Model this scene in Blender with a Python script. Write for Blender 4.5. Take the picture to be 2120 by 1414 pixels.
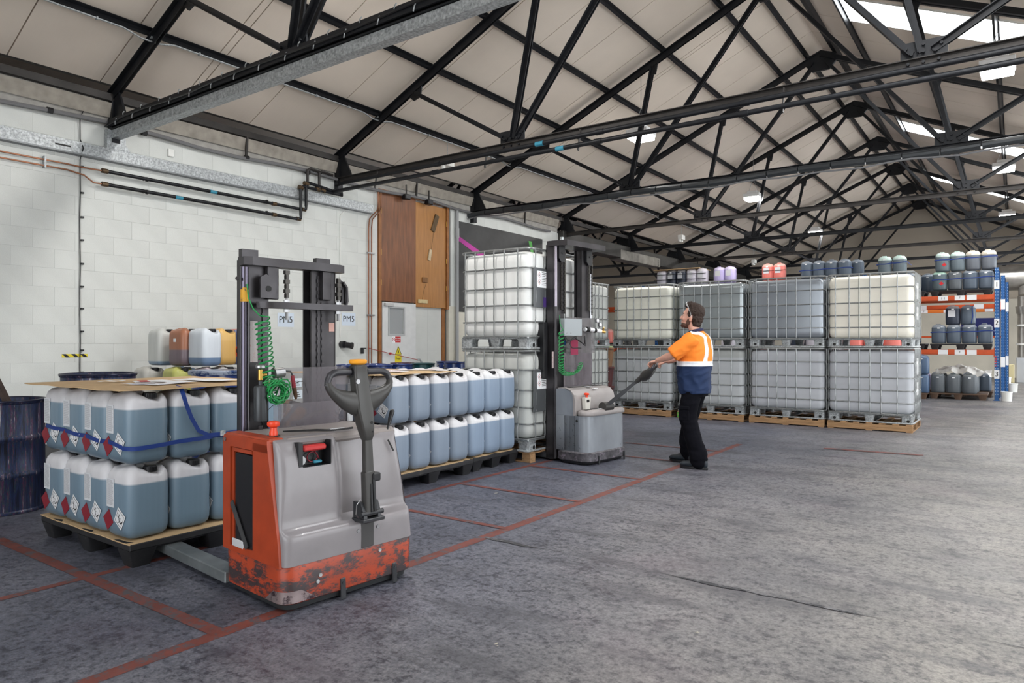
import bpy, math, random
from mathutils import Vector, Matrix
from math import sin, cos, pi, radians
random.seed(7)
for o in list(bpy.data.objects): bpy.data.objects.remove(o)
SC = bpy.context.scene
COL = SC.collection
# ---------------------------------------------------------------- camera, world, exposure
F_PX = 1447.0
cd = bpy.data.cameras.new('camera')
cam = bpy.data.objects.new('camera', cd)
COL.objects.link(cam)
cam.location = (0, 0, 1.365)
cam.rotation_euler = (radians(90), 0, 0.624)
cd.sensor_width = 36
cd.lens = 36 * F_PX / 2120
cd.shift_y = 2.0 / 2120
cd.clip_start = 0.05
cd.clip_end = 200
SC.camera = cam
SC.view_settings.view_transform = 'Standard'
SC.view_settings.look = 'None'
SC.view_settings.gamma = 1
SC.view_settings.use_curve_mapping = False
SC.view_settings.exposure = -0.08
W = bpy.data.worlds.new('world')
SC.world = W
W.use_nodes = True
WB = W.node_tree.nodes['Background']
WB.inputs[0].default_value = (0.93, 0.97, 1.0, 1)
WB.inputs[1].default_value = 5.2
LAMP_POWER = 80.0       # each high-bay lamp
SKY_EMIT = 14.0

# ---------------------------------------------------------------- node helpers
MATS = {}
def mat(name, col, rough=0.6, metal=0.0, var=0.0, scale=8.0, bump=0.0, bscale=60.0, spec=0.5, stretch=None,
        dirt=None, dirt_amt=0.0, dirt_scale=4.0, emit=None, estr=0.0, trans=0.0, alpha=1.0, coat=0.0, sss=0.0, zcol=None, ior=1.45):
    if name in MATS: return MATS[name]
    m = bpy.data.materials.new(name); m.use_nodes = True
    nt = m.node_tree; N = nt.nodes; Lk = nt.links
    b = N['Principled BSDF']
    b.inputs['Roughness'].default_value = rough
    b.inputs['Metallic'].default_value = metal
    b.inputs['Specular IOR Level'].default_value = spec
    b.inputs['IOR'].default_value = ior
    b.inputs['Transmission Weight'].default_value = trans
    b.inputs['Alpha'].default_value = alpha
    b.inputs['Coat Weight'].default_value = coat
    if sss:
        b.inputs['Subsurface Weight'].default_value = sss
        b.inputs['Subsurface Radius'].default_value = (0.05, 0.05, 0.05)
    c4 = (*col, 1)
    b.inputs['Base Color'].default_value = c4
    tc = N.new('ShaderNodeTexCoord')
    src = tc.outputs['Object']
    if stretch:
        mp = N.new('ShaderNodeMapping'); mp.inputs['Scale'].default_value = stretch
        Lk.new(src, mp.inputs[0]); src = mp.outputs[0]
    cur = None
    if zcol:   # list of (z, colour): hard steps along local z
        sp = N.new('ShaderNodeSeparateXYZ'); Lk.new(tc.outputs['Object'], sp.inputs[0])
        rp = N.new('ShaderNodeValToRGB')
        mr = N.new('ShaderNodeMapRange'); mr.inputs[1].default_value = 0; mr.inputs[2].default_value = 1.2
        Lk.new(sp.outputs[2], mr.inputs[0]); Lk.new(mr.outputs[0], rp.inputs[0])
        el = rp.color_ramp.elements
        el[0].position = zcol[0][0] / 1.2; el[0].color = (*zcol[0][1], 1)
        el[1].position = zcol[-1][0] / 1.2; el[1].color = (*zcol[-1][1], 1)
        for z, c in zcol[1:-1]:
            e = el.new(z / 1.2); e.color = (*c, 1)
        cur = rp.outputs[0]
    if var:
        nz = N.new('ShaderNodeTexNoise'); nz.inputs['Scale'].default_value = scale; nz.inputs['Detail'].default_value = 5
        Lk.new(src, nz.inputs['Vector'])
        mx = N.new('ShaderNodeMix'); mx.data_type = 'RGBA'; mx.blend_type = 'MULTIPLY'
        mr = N.new('ShaderNodeMapRange'); mr.inputs[1].default_value = .3; mr.inputs[2].default_value = .7
        mr.inputs[3].default_value = 1 - var; mr.inputs[4].default_value = 1 + var
        Lk.new(nz.outputs['Fac'], mr.inputs[0])
        cb = N.new('ShaderNodeCombineColor')
        for i in range(3): Lk.new(mr.outputs[0], cb.inputs[i])
        mx.inputs[0].default_value = 1
        if cur: Lk.new(cur, mx.inputs[6])
        else: mx.inputs[6].default_value = c4
        Lk.new(cb.outputs[0], mx.inputs[7]); cur = mx.outputs[2]
    if dirt:
        nz = N.new('ShaderNodeTexNoise'); nz.inputs['Scale'].default_value = dirt_scale; nz.inputs['Detail'].default_value = 8
        nz.inputs['Roughness'].default_value = .78
        Lk.new(src, nz.inputs['Vector'])
        mr = N.new('ShaderNodeMapRange'); mr.inputs[1].default_value = .72 - dirt_amt * .4; mr.inputs[2].default_value = .8 - dirt_amt * .4
        Lk.new(nz.outputs['Fac'], mr.inputs[0])
        mx = N.new('ShaderNodeMix'); mx.data_type = 'RGBA'
        Lk.new(mr.outputs[0], mx.inputs[0])
        if cur: Lk.new(cur, mx.inputs[6])
        else: mx.inputs[6].default_value = c4
        mx.inputs[7].default_value = (*dirt, 1); cur = mx.outputs[2]
    if cur: Lk.new(cur, b.inputs['Base Color'])
    if bump:
        nz = N.new('ShaderNodeTexNoise'); nz.inputs['Scale'].default_value = bscale; nz.inputs['Detail'].default_value = 4
        Lk.new(src, nz.inputs['Vector'])
        bp = N.new('ShaderNodeBump'); bp.inputs['Strength'].default_value = bump; bp.inputs['Distance'].default_value = .01
        Lk.new(nz.outputs['Fac'], bp.inputs['Height']); Lk.new(bp.outputs[0], b.inputs['Normal'])
    if emit:
        b.inputs['Emission Color'].default_value = (*emit, 1); b.inputs['Emission Strength'].default_value = estr
    MATS[name] = m
    return m

# ---------------------------------------------------------------- mesh helpers
class G:
    def __init__(s): s.v = []; s.f = []; s.m = []; s.M = None
    def add(s, vs, fs, m=0):
        b = len(s.v)
        if s.M is not None: vs = [tuple(s.M @ Vector(p)) for p in vs]
        s.v += [tuple(p) for p in vs]; s.f += [tuple(b + i for i in f) for f in fs]; s.m += [m] * len(fs)
        return s
    def box(s, x0, x1, y0, y1, z0, z1, m=0):
        if x0 > x1: x0, x1 = x1, x0
        if y0 > y1: y0, y1 = y1, y0
        if z0 > z1: z0, z1 = z1, z0
        return s.add([(x0,y0,z0),(x1,y0,z0),(x1,y1,z0),(x0,y1,z0),(x0,y0,z1),(x1,y0,z1),(x1,y1,z1),(x0,y1,z1)],
                     [(0,3,2,1),(4,5,6,7),(0,1,5,4),(1,2,6,5),(2,3,7,6),(3,0,4,7)], m)
    def cbox(s, x0, x1, y0, y1, z0, z1, b=.005, m=0):
        cx, cy, cz = (x0+x1)/2, (y0+y1)/2, (z0+z1)/2
        hx, hy, hz = abs(x1-x0)/2, abs(y1-y0)/2, abs(z1-z0)/2
        b = min(b, hx*.9, hy*.9, hz*.9)
        v = []; idx = {}
        for sx in (-1,1):
            for sy in (-1,1):
                for sz in (-1,1):
                    for ax in range(3):
                        p = [sx*(hx-b), sy*(hy-b), sz*(hz-b)]
                        p[ax] = (sx*hx, sy*hy, sz*hz)[ax]
                        idx[(sx,sy,sz,ax)] = len(v); v.append((cx+p[0], cy+p[1], cz+p[2]))
        f = []
        def q(*k): f.append(tuple(idx[i] for i in k))
        for S in (-1,1):
            q((S,-1,-1,0),(S,1,-1,0),(S,1,1,0),(S,-1,1,0)) if S>0 else q((S,-1,-1,0),(S,-1,1,0),(S,1,1,0),(S,1,-1,0))
            q((-1,S,-1,1),(-1,S,1,1),(1,S,1,1),(1,S,-1,1)) if S>0 else q((-1,S,-1,1),(1,S,-1,1),(1,S,1,1),(-1,S,1,1))
            q((-1,-1,S,2),(1,-1,S,2),(1,1,S,2),(-1,1,S,2)) if S>0 else q((-1,-1,S,2),(-1,1,S,2),(1,1,S,2),(1,-1,S,2))
        for A in (-1,1):
            for B in (-1,1):
                e = [(-1,A,B),(1,A,B)]
                k = [(*e[0],1),(*e[1],1),(*e[1],2),(*e[0],2)]
                q(*(k if A*B < 0 else k[::-1])) if False else q(*(k[::-1] if A*B > 0 else k))
                k = [(A,-1,B,0),(A,1,B,0),(A,1,B,2),(A,-1,B,2)]
                q(*(k if A*B > 0 else k[::-1]))
                k = [(A,B,-1,0),(A,B,1,0),(A,B,1,1),(A,B,-1,1)]
                q(*(k if A*B < 0 else k[::-1]))
                for C in (-1,1):
                    pass
        for sx in (-1,1):
            for sy in (-1,1):
                for sz in (-1,1):
                    k = [(sx,sy,sz,0),(sx,sy,sz,1),(sx,sy,sz,2)]
                    q(*(k if sx*sy*sz > 0 else k[::-1]))
        return s.add(v, f, m)
    def beam(s, p, q, w, h, up=(0,0,1), m=0):
        p, q = Vector(p), Vector(q); d = (q-p); L = d.length; d.normalize(); u = Vector(up)
        r = d.cross(u)
        if r.length < 1e-4: r = d.cross(Vector((1,0,0)))
        r.normalize(); u = r.cross(d)
        v = []
        for e in (p, q):
            for a, b in ((-1,-1),(1,-1),(1,1),(-1,1)): v.append(e + r*(a*w/2) + u*(b*h/2))
        return s.add(v, [(0,1,2,3),(7,6,5,4),(0,4,5,1),(1,5,6,2),(2,6,7,3),(3,7,4,0)], m)
    def tube(s, pts, r, n=8, closed=False, m=0, cap=True):
        pts = [Vector(p) for p in pts]; k = len(pts); rr = r if isinstance(r, (list, tuple)) else [r]*k
        T = []
        for i in range(k):
            a = pts[(i-1) % k] if (closed or i > 0) else pts[0]
            b = pts[(i+1) % k] if (closed or i < k-1) else pts[-1]
            t = (b-a); t.normalize(); T.append(t)
        u = T[0].orthogonal().normalized()
        if abs(T[0].z) < .9:
            u = (Vector((0,0,1)) - T[0]*T[0].z).normalized()
        vs = []
        for i in range(k):
            t = T[i]
            u = (u - t*u.dot(t))
            if u.length < 1e-5: u = t.orthogonal()
            u.normalize(); w = t.cross(u)
            for j in range(n):
                a = 2*pi*j/n
                vs.append(pts[i] + (u*cos(a) + w*sin(a))*rr[i])
        fs = []
        for i in range(k if closed else k-1):
            for j in range(n):
                a, b = i*n+j, i*n+(j+1) % n
                c, d = ((i+1) % k)*n+(j+1) % n, ((i+1) % k)*n+j
                fs.append((a,b,c,d))
        if cap and not closed:
            fs.append(tuple(range(n))[::-1]); fs.append(tuple((k-1)*n+j for j in range(n)))
        return s.add(vs, fs, m)
    def cyl(s, p, q, r, n=16, m=0, r2=None):
        return s.tube([p, q], [r, r if r2 is None else r2], n, m=m)
    def lathe(s, prof, n=24, o=(0,0,0), m=0, cap=True):
        vs = []; k = len(prof)
        for r, z in prof:
            for j in range(n):
                a = 2*pi*j/n; vs.append((o[0]+r*cos(a), o[1]+r*sin(a), o[2]+z))
        fs = [(i*n+j, i*n+(j+1) % n, (i+1)*n+(j+1) % n, (i+1)*n+j) for i in range(k-1) for j in range(n)]
        if cap: fs.append(tuple(range(n))[::-1]); fs.append(tuple((k-1)*n+j for j in range(n)))
        return s.add(vs, fs, m)
    def loft(s, rings, m=0, cap=True, closed=True):
        n = len(rings[0]); vs = [p for r in rings for p in r]; fs = []
        for i in range(len(rings)-1):
            for j in range(n if closed else n-1):
                fs.append((i*n+j, i*n+(j+1) % n, (i+1)*n+(j+1) % n, (i+1)*n+j))
        if cap: fs.append(tuple(range(n))[::-1]); fs.append(tuple((len(rings)-1)*n+j for j in range(n)))
        return s.add(vs, fs, m)
    def prism(s, poly, axis, a, b, m=0):
        """poly 2d; axis 'x': poly=(y,z); 'y': poly=(x,z); 'z': poly=(x,y)"""
        def P(p, t): return {'x': (t, p[0], p[1]), 'y': (p[0], t, p[1]), 'z': (p[0], p[1], t)}[axis]
        n = len(poly)
        vs = [P(p, a) for p in poly] + [P(p, b) for p in poly]
        ar = sum(poly[i][0]*poly[(i+1) % n][1] - poly[(i+1) % n][0]*poly[i][1] for i in range(n))
        flip = (ar > 0) != (axis == 'y')
        if b < a: flip = not flip
        f1 = tuple(range(n)); f2 = tuple(range(n, 2*n))
        fs = [f1[::-1], f2] if flip else [f1, f2[::-1]]
        for i in range(n):
            j = (i+1) % n
            q = (i, j, n+j, n+i)
            fs.append(q if flip else q[::-1])
        return s.add(vs, fs, m)
    def mesh(s, name, mats, ang=35, smooth=True):
        me = bpy.data.meshes.new(name)
        me.from_pydata(s.v, [], s.f)
        if not isinstance(mats, (list, tuple)): mats = [mats]
        for x in mats: me.materials.append(x)
        if len(mats) > 1: me.polygons.foreach_set('material_index', s.m)
        if smooth:
            me.polygons.foreach_set('use_smooth', [True]*len(me.polygons))
            me.set_sharp_from_angle(angle=radians(ang))
        me.update()
        return me

def props(o, label=None, cat=None, group=None, kind=None):
    if label: o['label'] = label
    if cat: o['category'] = cat
    if group: o['group'] = group
    if kind: o['kind'] = kind
    return o
def thing(name, loc=(0,0,0), rz=0, label=None, cat=None, group=None):
    o = bpy.data.objects.new(name, None); o.empty_display_size = .1
    COL.objects.link(o); o.location = loc; o.rotation_euler = (0, 0, rz)
    return props(o, label, cat, group)
def ob(name, g, mats, parent=None, world=False, loc=None, ang=35, label=None, cat=None, group=None, kind=None, smooth=True):
    me = g if isinstance(g, bpy.types.Mesh) else None
    if me is None:
        if world and parent is not None:
            l = parent.matrix_local.translation if False else parent.location
            M = (Matrix.Translation(parent.location) @ parent.rotation_euler.to_matrix().to_4x4()).inverted()
            if parent.parent:
                pp = parent.parent
                M = M @ (Matrix.Translation(pp.location) @ pp.rotation_euler.to_matrix().to_4x4()).inverted()
            g.v = [tuple(M @ Vector(p)) for p in g.v]
        me = g.mesh(name, mats, ang, smooth)
    o = bpy.data.objects.new(name, me); COL.objects.link(o)
    if parent is not None: o.parent = parent
    if loc is not None: o.location = loc
    return props(o, label, cat, group, kind)
def at(name, me, parent, loc=(0,0,0), rot=(0,0,0), scale=None):
    o = bpy.data.objects.new(name, me); COL.objects.link(o); o.parent = parent
    o.location = loc; o.rotation_euler = rot
    if scale: o.scale = scale
    return o
def dup(src, loc=None, rz=None, label=None, group=None):
    kids = {}
    for c in bpy.data.objects:
        if c.parent: kids.setdefault(c.parent.name, []).append(c)
    return _dup(src, kids, loc, rz, label, group)
KIDS = {}
def kidmap():
    KIDS.clear()
    for c in bpy.data.objects:
        if c.parent: KIDS.setdefault(c.parent.name, []).append(c)
def copytree(src, loc, rz=0, label=None, group=None, cat=None):
    r = src.copy(); COL.objects.link(r); r.location = loc; r.rotation_euler = (0, 0, rz)
    if label: r['label'] = label
    if group: r['group'] = group
    if cat: r['category'] = cat
    for c in KIDS.get(src.name, []):
        d = c.copy(); COL.objects.link(d); d.parent = r
        for e in KIDS.get(c.name, []):
            h = e.copy(); COL.objects.link(h); h.parent = d
    return r
def rrect(hx, hy, r, n=5, z=0, cx=0, cy=0):
    out = []
    for sx, sy, a0 in ((1,-1,-90),(1,1,0),(-1,1,90),(-1,-1,180)):
        for i in range(n+1):
            a = radians(a0 + 90*i/n)
            out.append((cx+sx*(hx-r)+r*cos(a), cy+sy*(hy-r)+r*sin(a), z))
    return out
def text_mesh(body, size, m, name='lettering', thick=.0006):
    cu = bpy.data.curves.new(name, 'FONT'); cu.body = body; cu.size = size; cu.extrude = thick
    cu.align_x = 'CENTER'; cu.align_y = 'CENTER'; cu.resolution_u = 3
    o = bpy.data.objects.new(name, cu); COL.objects.link(o)
    dg = bpy.context.evaluated_depsgraph_get(); me = bpy.data.meshes.new_from_object(o.evaluated_get(dg))
    bpy.data.objects.remove(o); me.materials.clear(); me.materials.append(m); me.name = name
    return me
ORD = ['first','second','third','fourth','fifth','sixth','seventh','eighth','ninth','tenth','eleventh','twelfth']

# ---------------------------------------------------------------- materials
M_black = mat('black_steel', (.012,.013,.016), .45, .3, var=.3, scale=5)
M_blackb = mat('brown_black_steel', (.035,.031,.029), .5, .2, var=.3, scale=4)
M_dark = mat('dark_paint', (.03,.031,.035), .4, .2, var=.15, dirt=(.09,.085,.08), dirt_amt=.25, dirt_scale=9)
M_blackpl = mat('black_plastic', (.012,.012,.014), .38)
M_palpl = mat('black_pallet_plastic', (.014,.014,.016), .6, var=.3, dirt=(.05,.045,.04), dirt_amt=.3)
M_galv = mat('galvanised', (.40,.42,.43), .5, .55, var=.4, scale=45, bump=.1)
M_cage = mat('cage_galvanised', (.27,.28,.28), .38, .65, var=.2, scale=20)
M_white = mat('white_paint', (.80,.80,.77), .6, var=.04)
M_paper = mat('white_paper', (.82,.83,.85), .6)
M_paper2 = mat('label_paper', (.62,.63,.66), .6, var=.12, scale=220, stretch=(1,1,5))
M_ink = mat('black_ink', (.01,.01,.01), .6)
M_red = mat('red_print', (.50,.03,.03), .5)
M_darkred = mat('dark_red_print', (.22,.012,.025), .5)
M_orange = mat('orange_paint', (.35,.045,.012), .42, var=.12, scale=10, dirt=(.10,.03,.015), dirt_amt=.22, dirt_scale=14)
M_orangeworn = mat('worn_orange_paint', (.33,.042,.012), .42, var=.25, scale=5, dirt=(.04,.028,.03), dirt_amt=.66, dirt_scale=6.5, stretch=(.8,.8,1.8))
M_cover = mat('grey_cover', (.228,.211,.221), .32, 0, var=.05, dirt=(.16,.14,.13), dirt_amt=.07, dirt_scale=9, coat=.15)
M_covertop = mat('dirty_grey_top', (.25,.22,.21), .5, dirt=(.07,.055,.055), dirt_amt=.35, dirt_scale=7)
M_card = mat('cardboard', (.52,.36,.20), .85, var=.07, scale=12)
M_wood = mat('pallet_timber', (.34,.20,.10), .85, var=.25, scale=6, stretch=(1,6,6), dirt=(.04,.03,.025), dirt_amt=.3, dirt_scale=9, bump=.2)
M_yel = mat('yellow_print', (.75,.62,.03), .5)
M_strap = mat('blue_webbing', (.008,.035,.20), .6, bump=.2, bscale=300)
M_copper = mat('copper_pipe', (.28,.12,.065), .4, .6, var=.2)
M_brass = mat('brass', (.55,.33,.08), .35, .8)
M_chrome = mat('chrome', (.34,.34,.35), .32, .85)
M_tealtape = mat('teal_tape', (.04,.25,.36), .5)
M_green = mat('green_hose', (.02,.26,.07), .3)
M_bluelid = mat('blue_pail_enamel', (.012,.035,.16), .28, var=.2, coat=.3)

def floor_mat():
    m = bpy.data.materials.new('concrete_floor'); m.use_nodes = True
    nt = m.node_tree; N = nt.nodes; Lk = nt.links; b = N['Principled BSDF']
    tc = N.new('ShaderNodeTexCoord')
    def noise(sc, det=6, rough=.6, st=None):
        n = N.new('ShaderNodeTexNoise'); n.inputs['Scale'].default_value = sc; n.inputs['Detail'].default_value = det
        n.inputs['Roughness'].default_value = rough
        if st:
            mp = N.new('ShaderNodeMapping'); mp.inputs['Scale'].default_value = st; Lk.new(tc.outputs['Object'], mp.inputs[0]); Lk.new(mp.outputs[0], n.inputs['Vector'])
        else: Lk.new(tc.outputs['Object'], n.inputs['Vector'])
        return n
    def ramp(inp, pts):
        r = N.new('ShaderNodeValToRGB'); Lk.new(inp, r.inputs[0]); e = r.color_ramp.elements
        e[0].position, e[0].color = pts[0][0], (*pts[0][1], 1); e[1].position, e[1].color = pts[-1][0], (*pts[-1][1], 1)
        for p, c in pts[1:-1]:
            x = e.new(p); x.color = (*c, 1)
        return r.outputs[0]
    def mix(f, a, bb, mode='MIX'):
        x = N.new('ShaderNodeMix'); x.data_type = 'RGBA'; x.blend_type = mode
        if isinstance(f, float): x.inputs[0].default_value = f
        else: Lk.new(f, x.inputs[0])
        for k, c in ((6, a), (7, bb)):
            if isinstance(c, tuple): x.inputs[k].default_value = (*c, 1)
            else: Lk.new(c, x.inputs[k])
        return x.outputs[2]
    # darker grey-violet to the left, lighter warm grey in the right-hand aisle
    sp = N.new('ShaderNodeSeparateXYZ'); Lk.new(tc.outputs['Object'], sp.inputs[0])
    nb = noise(.5, 4)
    ad = N.new('ShaderNodeMath'); ad.operation = 'MULTIPLY_ADD'; Lk.new(nb.outputs[0], ad.inputs[0]); ad.inputs[1].default_value = 3.0; Lk.new(sp.outputs[0], ad.inputs[2])
    mr = N.new('ShaderNodeMapRange'); mr.inputs[1].default_value = -1.8; mr.inputs[2].default_value = 1.6; Lk.new(ad.outputs[0], mr.inputs[0])
    base = mix(mr.outputs[0], (.105,.110,.140), (.190,.178,.163))
    mot = ramp(noise(1.1, 6, .62).outputs[0], [(.32,(.66,.67,.70)),(.5,(1,1,1)),(.7,(1.28,1.25,1.22))])
    c = mix(1.0, base, mot, 'MULTIPLY')
    fine = ramp(noise(22, 7, .72).outputs[0], [(.40,(.50,.50,.54)),(.475,(.94,.94,.95)),(.60,(1.14,1.14,1.13))])
    c = mix(1.0, c, ramp(noise(5.5, 6, .7).outputs[0], [(.36,(.58,.58,.62)),(.47,(.98,.98,.98)),(.66,(1.12,1.12,1.10))]), 'MULTIPLY')
    c = mix(1.0, c, fine, 'MULTIPLY')
    fine2 = ramp(noise(60, 3, .7).outputs[0], [(.35,(.68,.68,.7)),(.6,(1.15,1.15,1.15))])
    c = mix(1.0, c, fine2, 'MULTIPLY')
    tyre = ramp(noise(2.2, 5, .6, (.35,1.6,1)).outputs[0], [(.53,(0,0,0)),(.66,(1,1,1))])
    c = mix(tyre, c, mix(.55, c, (.045,.045,.055)))
    pur = ramp(noise(.9, 4, .5, (1,1,3)).outputs[0], [(.56,(0,0,0)),(.75,(.14,.14,.14))])
    c = mix(pur, c, (.22,.13,.17))
    chip = ramp(noise(2.7, 9, .8, (1.3,1,1)).outputs[0], [(.665,(0,0,0)),(.68,(1,1,1))])
    c = mix(chip, c, (.42,.39,.30))
    Lk.new(c, b.inputs['Base Color'])
    rr = N.new('ShaderNodeMapRange'); rr.inputs[3].default_value = .34; rr.inputs[4].default_value = .62
    Lk.new(noise(1.7, 6).outputs[0], rr.inputs[0]); Lk.new(rr.outputs[0], b.inputs['Roughness'])
    bp = N.new('ShaderNodeBump'); bp.inputs['Strength'].default_value = .22; bp.inputs['Distance'].default_value = .01
    Lk.new(noise(22, 8, .7).outputs[0], bp.inputs['Height']); Lk.new(bp.outputs[0], b.inputs['Normal'])
    return m
def ribbed(name, col, axis, freq, depth=.25, rough=.55):
    m = mat(name, col, rough, var=.05, scale=1.2)
    nt = m.node_tree; N = nt.nodes; Lk = nt.links
    tc = N.new('ShaderNodeTexCoord'); w = N.new('ShaderNodeTexWave'); w.bands_direction = axis; w.wave_profile = 'SAW'
    w.inputs['Scale'].default_value = freq
    Lk.new(tc.outputs['Object'], w.inputs['Vector'])
    bp = N.new('ShaderNodeBump'); bp.inputs['Strength'].default_value = depth; bp.inputs['Distance'].default_value = .004
    Lk.new(w.outputs['Fac'], bp.inputs['Height']); Lk.new(bp.outputs[0], N['Principled BSDF'].inputs['Normal'])
    return m
M_roof = ribbed('roof_lining', (.77,.675,.58), 'Y', 5.5, .5)
M_gable = ribbed('gable_cladding', (.50,.44,.36), 'X', 5.0, .4)
M_block = mat('painted_blockwork', (.635,.65,.625), .55, var=.05, scale=2.5, bump=.12, bscale=90, dirt=(.50,.47,.41), dirt_amt=.08, dirt_scale=2.2)
M_mortar = mat('painted_joint', (.60,.61,.59), .8)

# ---------------------------------------------------------------- building constants
XW, XR, XA = -9.30, 2.94, -3.18           # wall face, right wall, ridge
TY = [0.625 + 3.6115*k for k in range(-1, 10)]      # truss lines
def rz_at(x):  return 4.46 + .443*((x - XW) if x < XA else (2*XA - XW - x + 0) if False else ((XA-XW) - (x - XA)) if x > XA else (x - XW))
YF, YB = 33.45, -5.0
# floor
g = G(); g.add([(-22,YB,0),(5,YB,0),(5,36,0),(-22,36,0)], [(0,1,2,3)]); M_floor = floor_mat()
ob('floor', g, M_floor, kind='structure')
# painted lines: worn brick-red stripes
def linemat():
    m = mat('worn_red_line_paint', (.165,.048,.037), .55, var=.2, scale=6, dirt=(.085,.08,.09), dirt_amt=.52, dirt_scale=10)
    return m
M_line = linemat()
def stripe(name, p, q, w, i, label):
    g = G(); p = Vector((*p,0)); q = Vector((*q,0)); d = (q-p).normalized(); n = Vector((-d.y,d.x,0))*w/2
    z = .0012 + .0004*i
    g.add([tuple(a+Vector((0,0,z))) for a in (p-n, q-n, q+n, p+n)], [(0,1,2,3)])
    return ob(name, g, M_line, label=label, cat='floor marking', group='painted bay lines')
stripe('floor_line', (-3.03,.3), (-3.0,9.4), .085, 0, 'long worn red line along the open aisle, past the orange truck')
stripe('floor_line', (-4.38,.9), (-4.36,8.6), .06, 1, 'long thin red line running under the black plastic pallets')
for i, (y, x0) in enumerate([(1.86,-5.75),(2.99,-4.36),(4.13,-4.36),(5.2,-4.36),(6.4,-4.36),(7.6,-4.3),(8.62,-4.3)]):
    stripe('floor_line', (x0, y-.01), (-3.03, y), .075 if i == 0 else .055, 2+i, '%s red cross line of the marked bays counted from the camera' % ORD[i])
stripe('floor_line', (-2.0,9.65), (-.9,9.75), .10, 9, 'short faded red stripe on the floor beyond the worker')
# open slab joint
g = G()
random.seed(3); n = 60; top = []; bot = []
for i in range(n+1):
    x = -3.0 + 6.0*i/n; y = 3.86 + .01*random.uniform(-1,1) ; w = max(.0008, .014*sin(i*.37+1) + .008*sin(i*.9) + .006*random.random())
    top.append((x, y+w, .0032)); bot.append((x, y-w, .0032))
for i in range(n): g.add([bot[i], bot[i+1], top[i+1], top[i]], [(0,1,2,3)])
ob('trim_1', g, mat('joint_filler', (.045,.045,.05), .9, dirt=(.17,.165,.175), dirt_amt=.5, dirt_scale=5), kind='structure', label='dark broken filler in the slab joint')

# left wall: blocks
BL, BH = .45, .225
wl = thing('wall_left', (XW, 0, 0)); wl['kind'] = 'structure'
g = G(); g.box(XW-.22, XW-.004, YB, 8.78, 0, 4.42); g.box(XW-.22, XW-.011, 8.78, 10.78, 4.14, 4.42); g.box(XW-.22, XW-.004, 10.78, 14.85, 0, 4.42)
ob('wall_core', g, M_mortar, wl, world=True)
g = G(); g.cbox(0, .012, -BL/2+.0006, BL/2-.0006, -BH/2+.0006, BH/2-.0006, .0009); full = g.mesh('block', M_block)
rest = G(); cand = []
for r in range(18):
    z = BH*(r+.5)
    if z > 4.1: continue
    off = (r % 2)*BL/2
    y = .2 + off
    while y < 14.7:
        a, bb = y-BL/2, y+BL/2
        if not (bb > 8.78 and a < 10.78) : cand.append((y, z, BL))
        else:
            if a < 8.78: cand.append(((a+8.78)/2, z, 8.78-a))
            if bb > 10.78: cand.append(((bb+10.78)/2, z, bb-10.78))
        y += BL
vis = [c for c in cand if c[0] > 2.7 and c[2] == BL and (c[1] > .8 or c[0] < 3.6)]
hid = [c for c in cand if c not in vis]
vis.sort(key=lambda c: c[0]**2 + c[1]*.01)
random.seed(5)
for y, z, w in vis[:300]: at('block', full, wl, (random.uniform(-.0114,-.0110), y, z))
for y, z, w in hid + vis[300:]: rest.cbox(XW-.011, XW+.0005, y-w/2+.0006, y+w/2-.0006, z-BH/2+.0006, z+BH/2-.0006, .0009)
ob('blockwork', rest, M_block, wl, world=True, kind='stuff')
g = G(); g.box(XW-.01, XW+.004, YB, 8.7, 4.1, 4.42); g.box(XW-.01,XW+.004,8.7,14.85,4.12,4.42); ob('wall_head', g, mat('grey_render', (.36,.345,.32), .8, var=.15, dirt=(.10,.05,.03), dirt_amt=.2, dirt_scale=1.6), wl, world=True)
g = G(); g.box(XW-.005, XW+.006, YB, 8.75, 0, .16); ob('baseboard_left', g, mat('dark_base_paint', (.07,.07,.07), .7, var=.3), kind='structure')
# return end of the left wall and the low wall beyond the rack
g = G(); g.box(XW-.22, XW+.0, 14.85, 15.05, 0, 4.1); ob('wall_return', g, M_block, kind='structure')
# far gable wall
g = G(); g.prism([(-21.6,0),(3.2,0),(3.2,4.75),(XA,7.5),(XW,4.78),(XW*2-XA-.0,7.5),(-21.6,4.78)], 'y', YF, YF+.2)
ob('wall_far', g, M_gable, kind='structure')
g = G(); g.box(-21.6, 3, YF-.25, YF, 0, 3.05); 
ob('wall_far_lower', g, mat('cream_far_wall', (.60,.56,.47), .7, var=.08, scale=1.5), kind='structure')
# right wall with unseen open doors, added to let daylight in, rear wall, outer wall of the left bay
g = G()
def wall_x(x, ys, top, doors):
    y = ys[0]
    for a, b, h in doors:
        g.box(x, x+.2, y, a, 0, top); g.box(x, x+.2, a, b, h, top); y = b
    g.box(x, x+.2, y, ys[1], 0, top)
M_cream = mat('cream_wall', (.66,.62,.54), .7, var=.06)
wall_x(XR, (YB, YF), 4.6, [(2.0,6.0,3.6),(8.0,12.5,3.6),(17.0,22.5,3.6),(25.0,31.0,3.6)])
ob('wall_right', g, M_cream, kind='structure')
g = G(); wall_x(-21.8, (YB, YF), 4.6, [(17,22,3.5)]); ob('wall_left_bay', g, M_cream, kind='structure')
g = G(); g.box(-22, -4.5, YB-.2, YB, 0, 7.6); g.box(-4.5,2.0,YB-.2,YB,3.8,7.6); g.box(2.0,3.14,YB-.2,YB,0,7.6); ob('wall_back', g, M_cream, kind='structure')  # wide doorway behind the camera, added for frontal daylight
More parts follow.
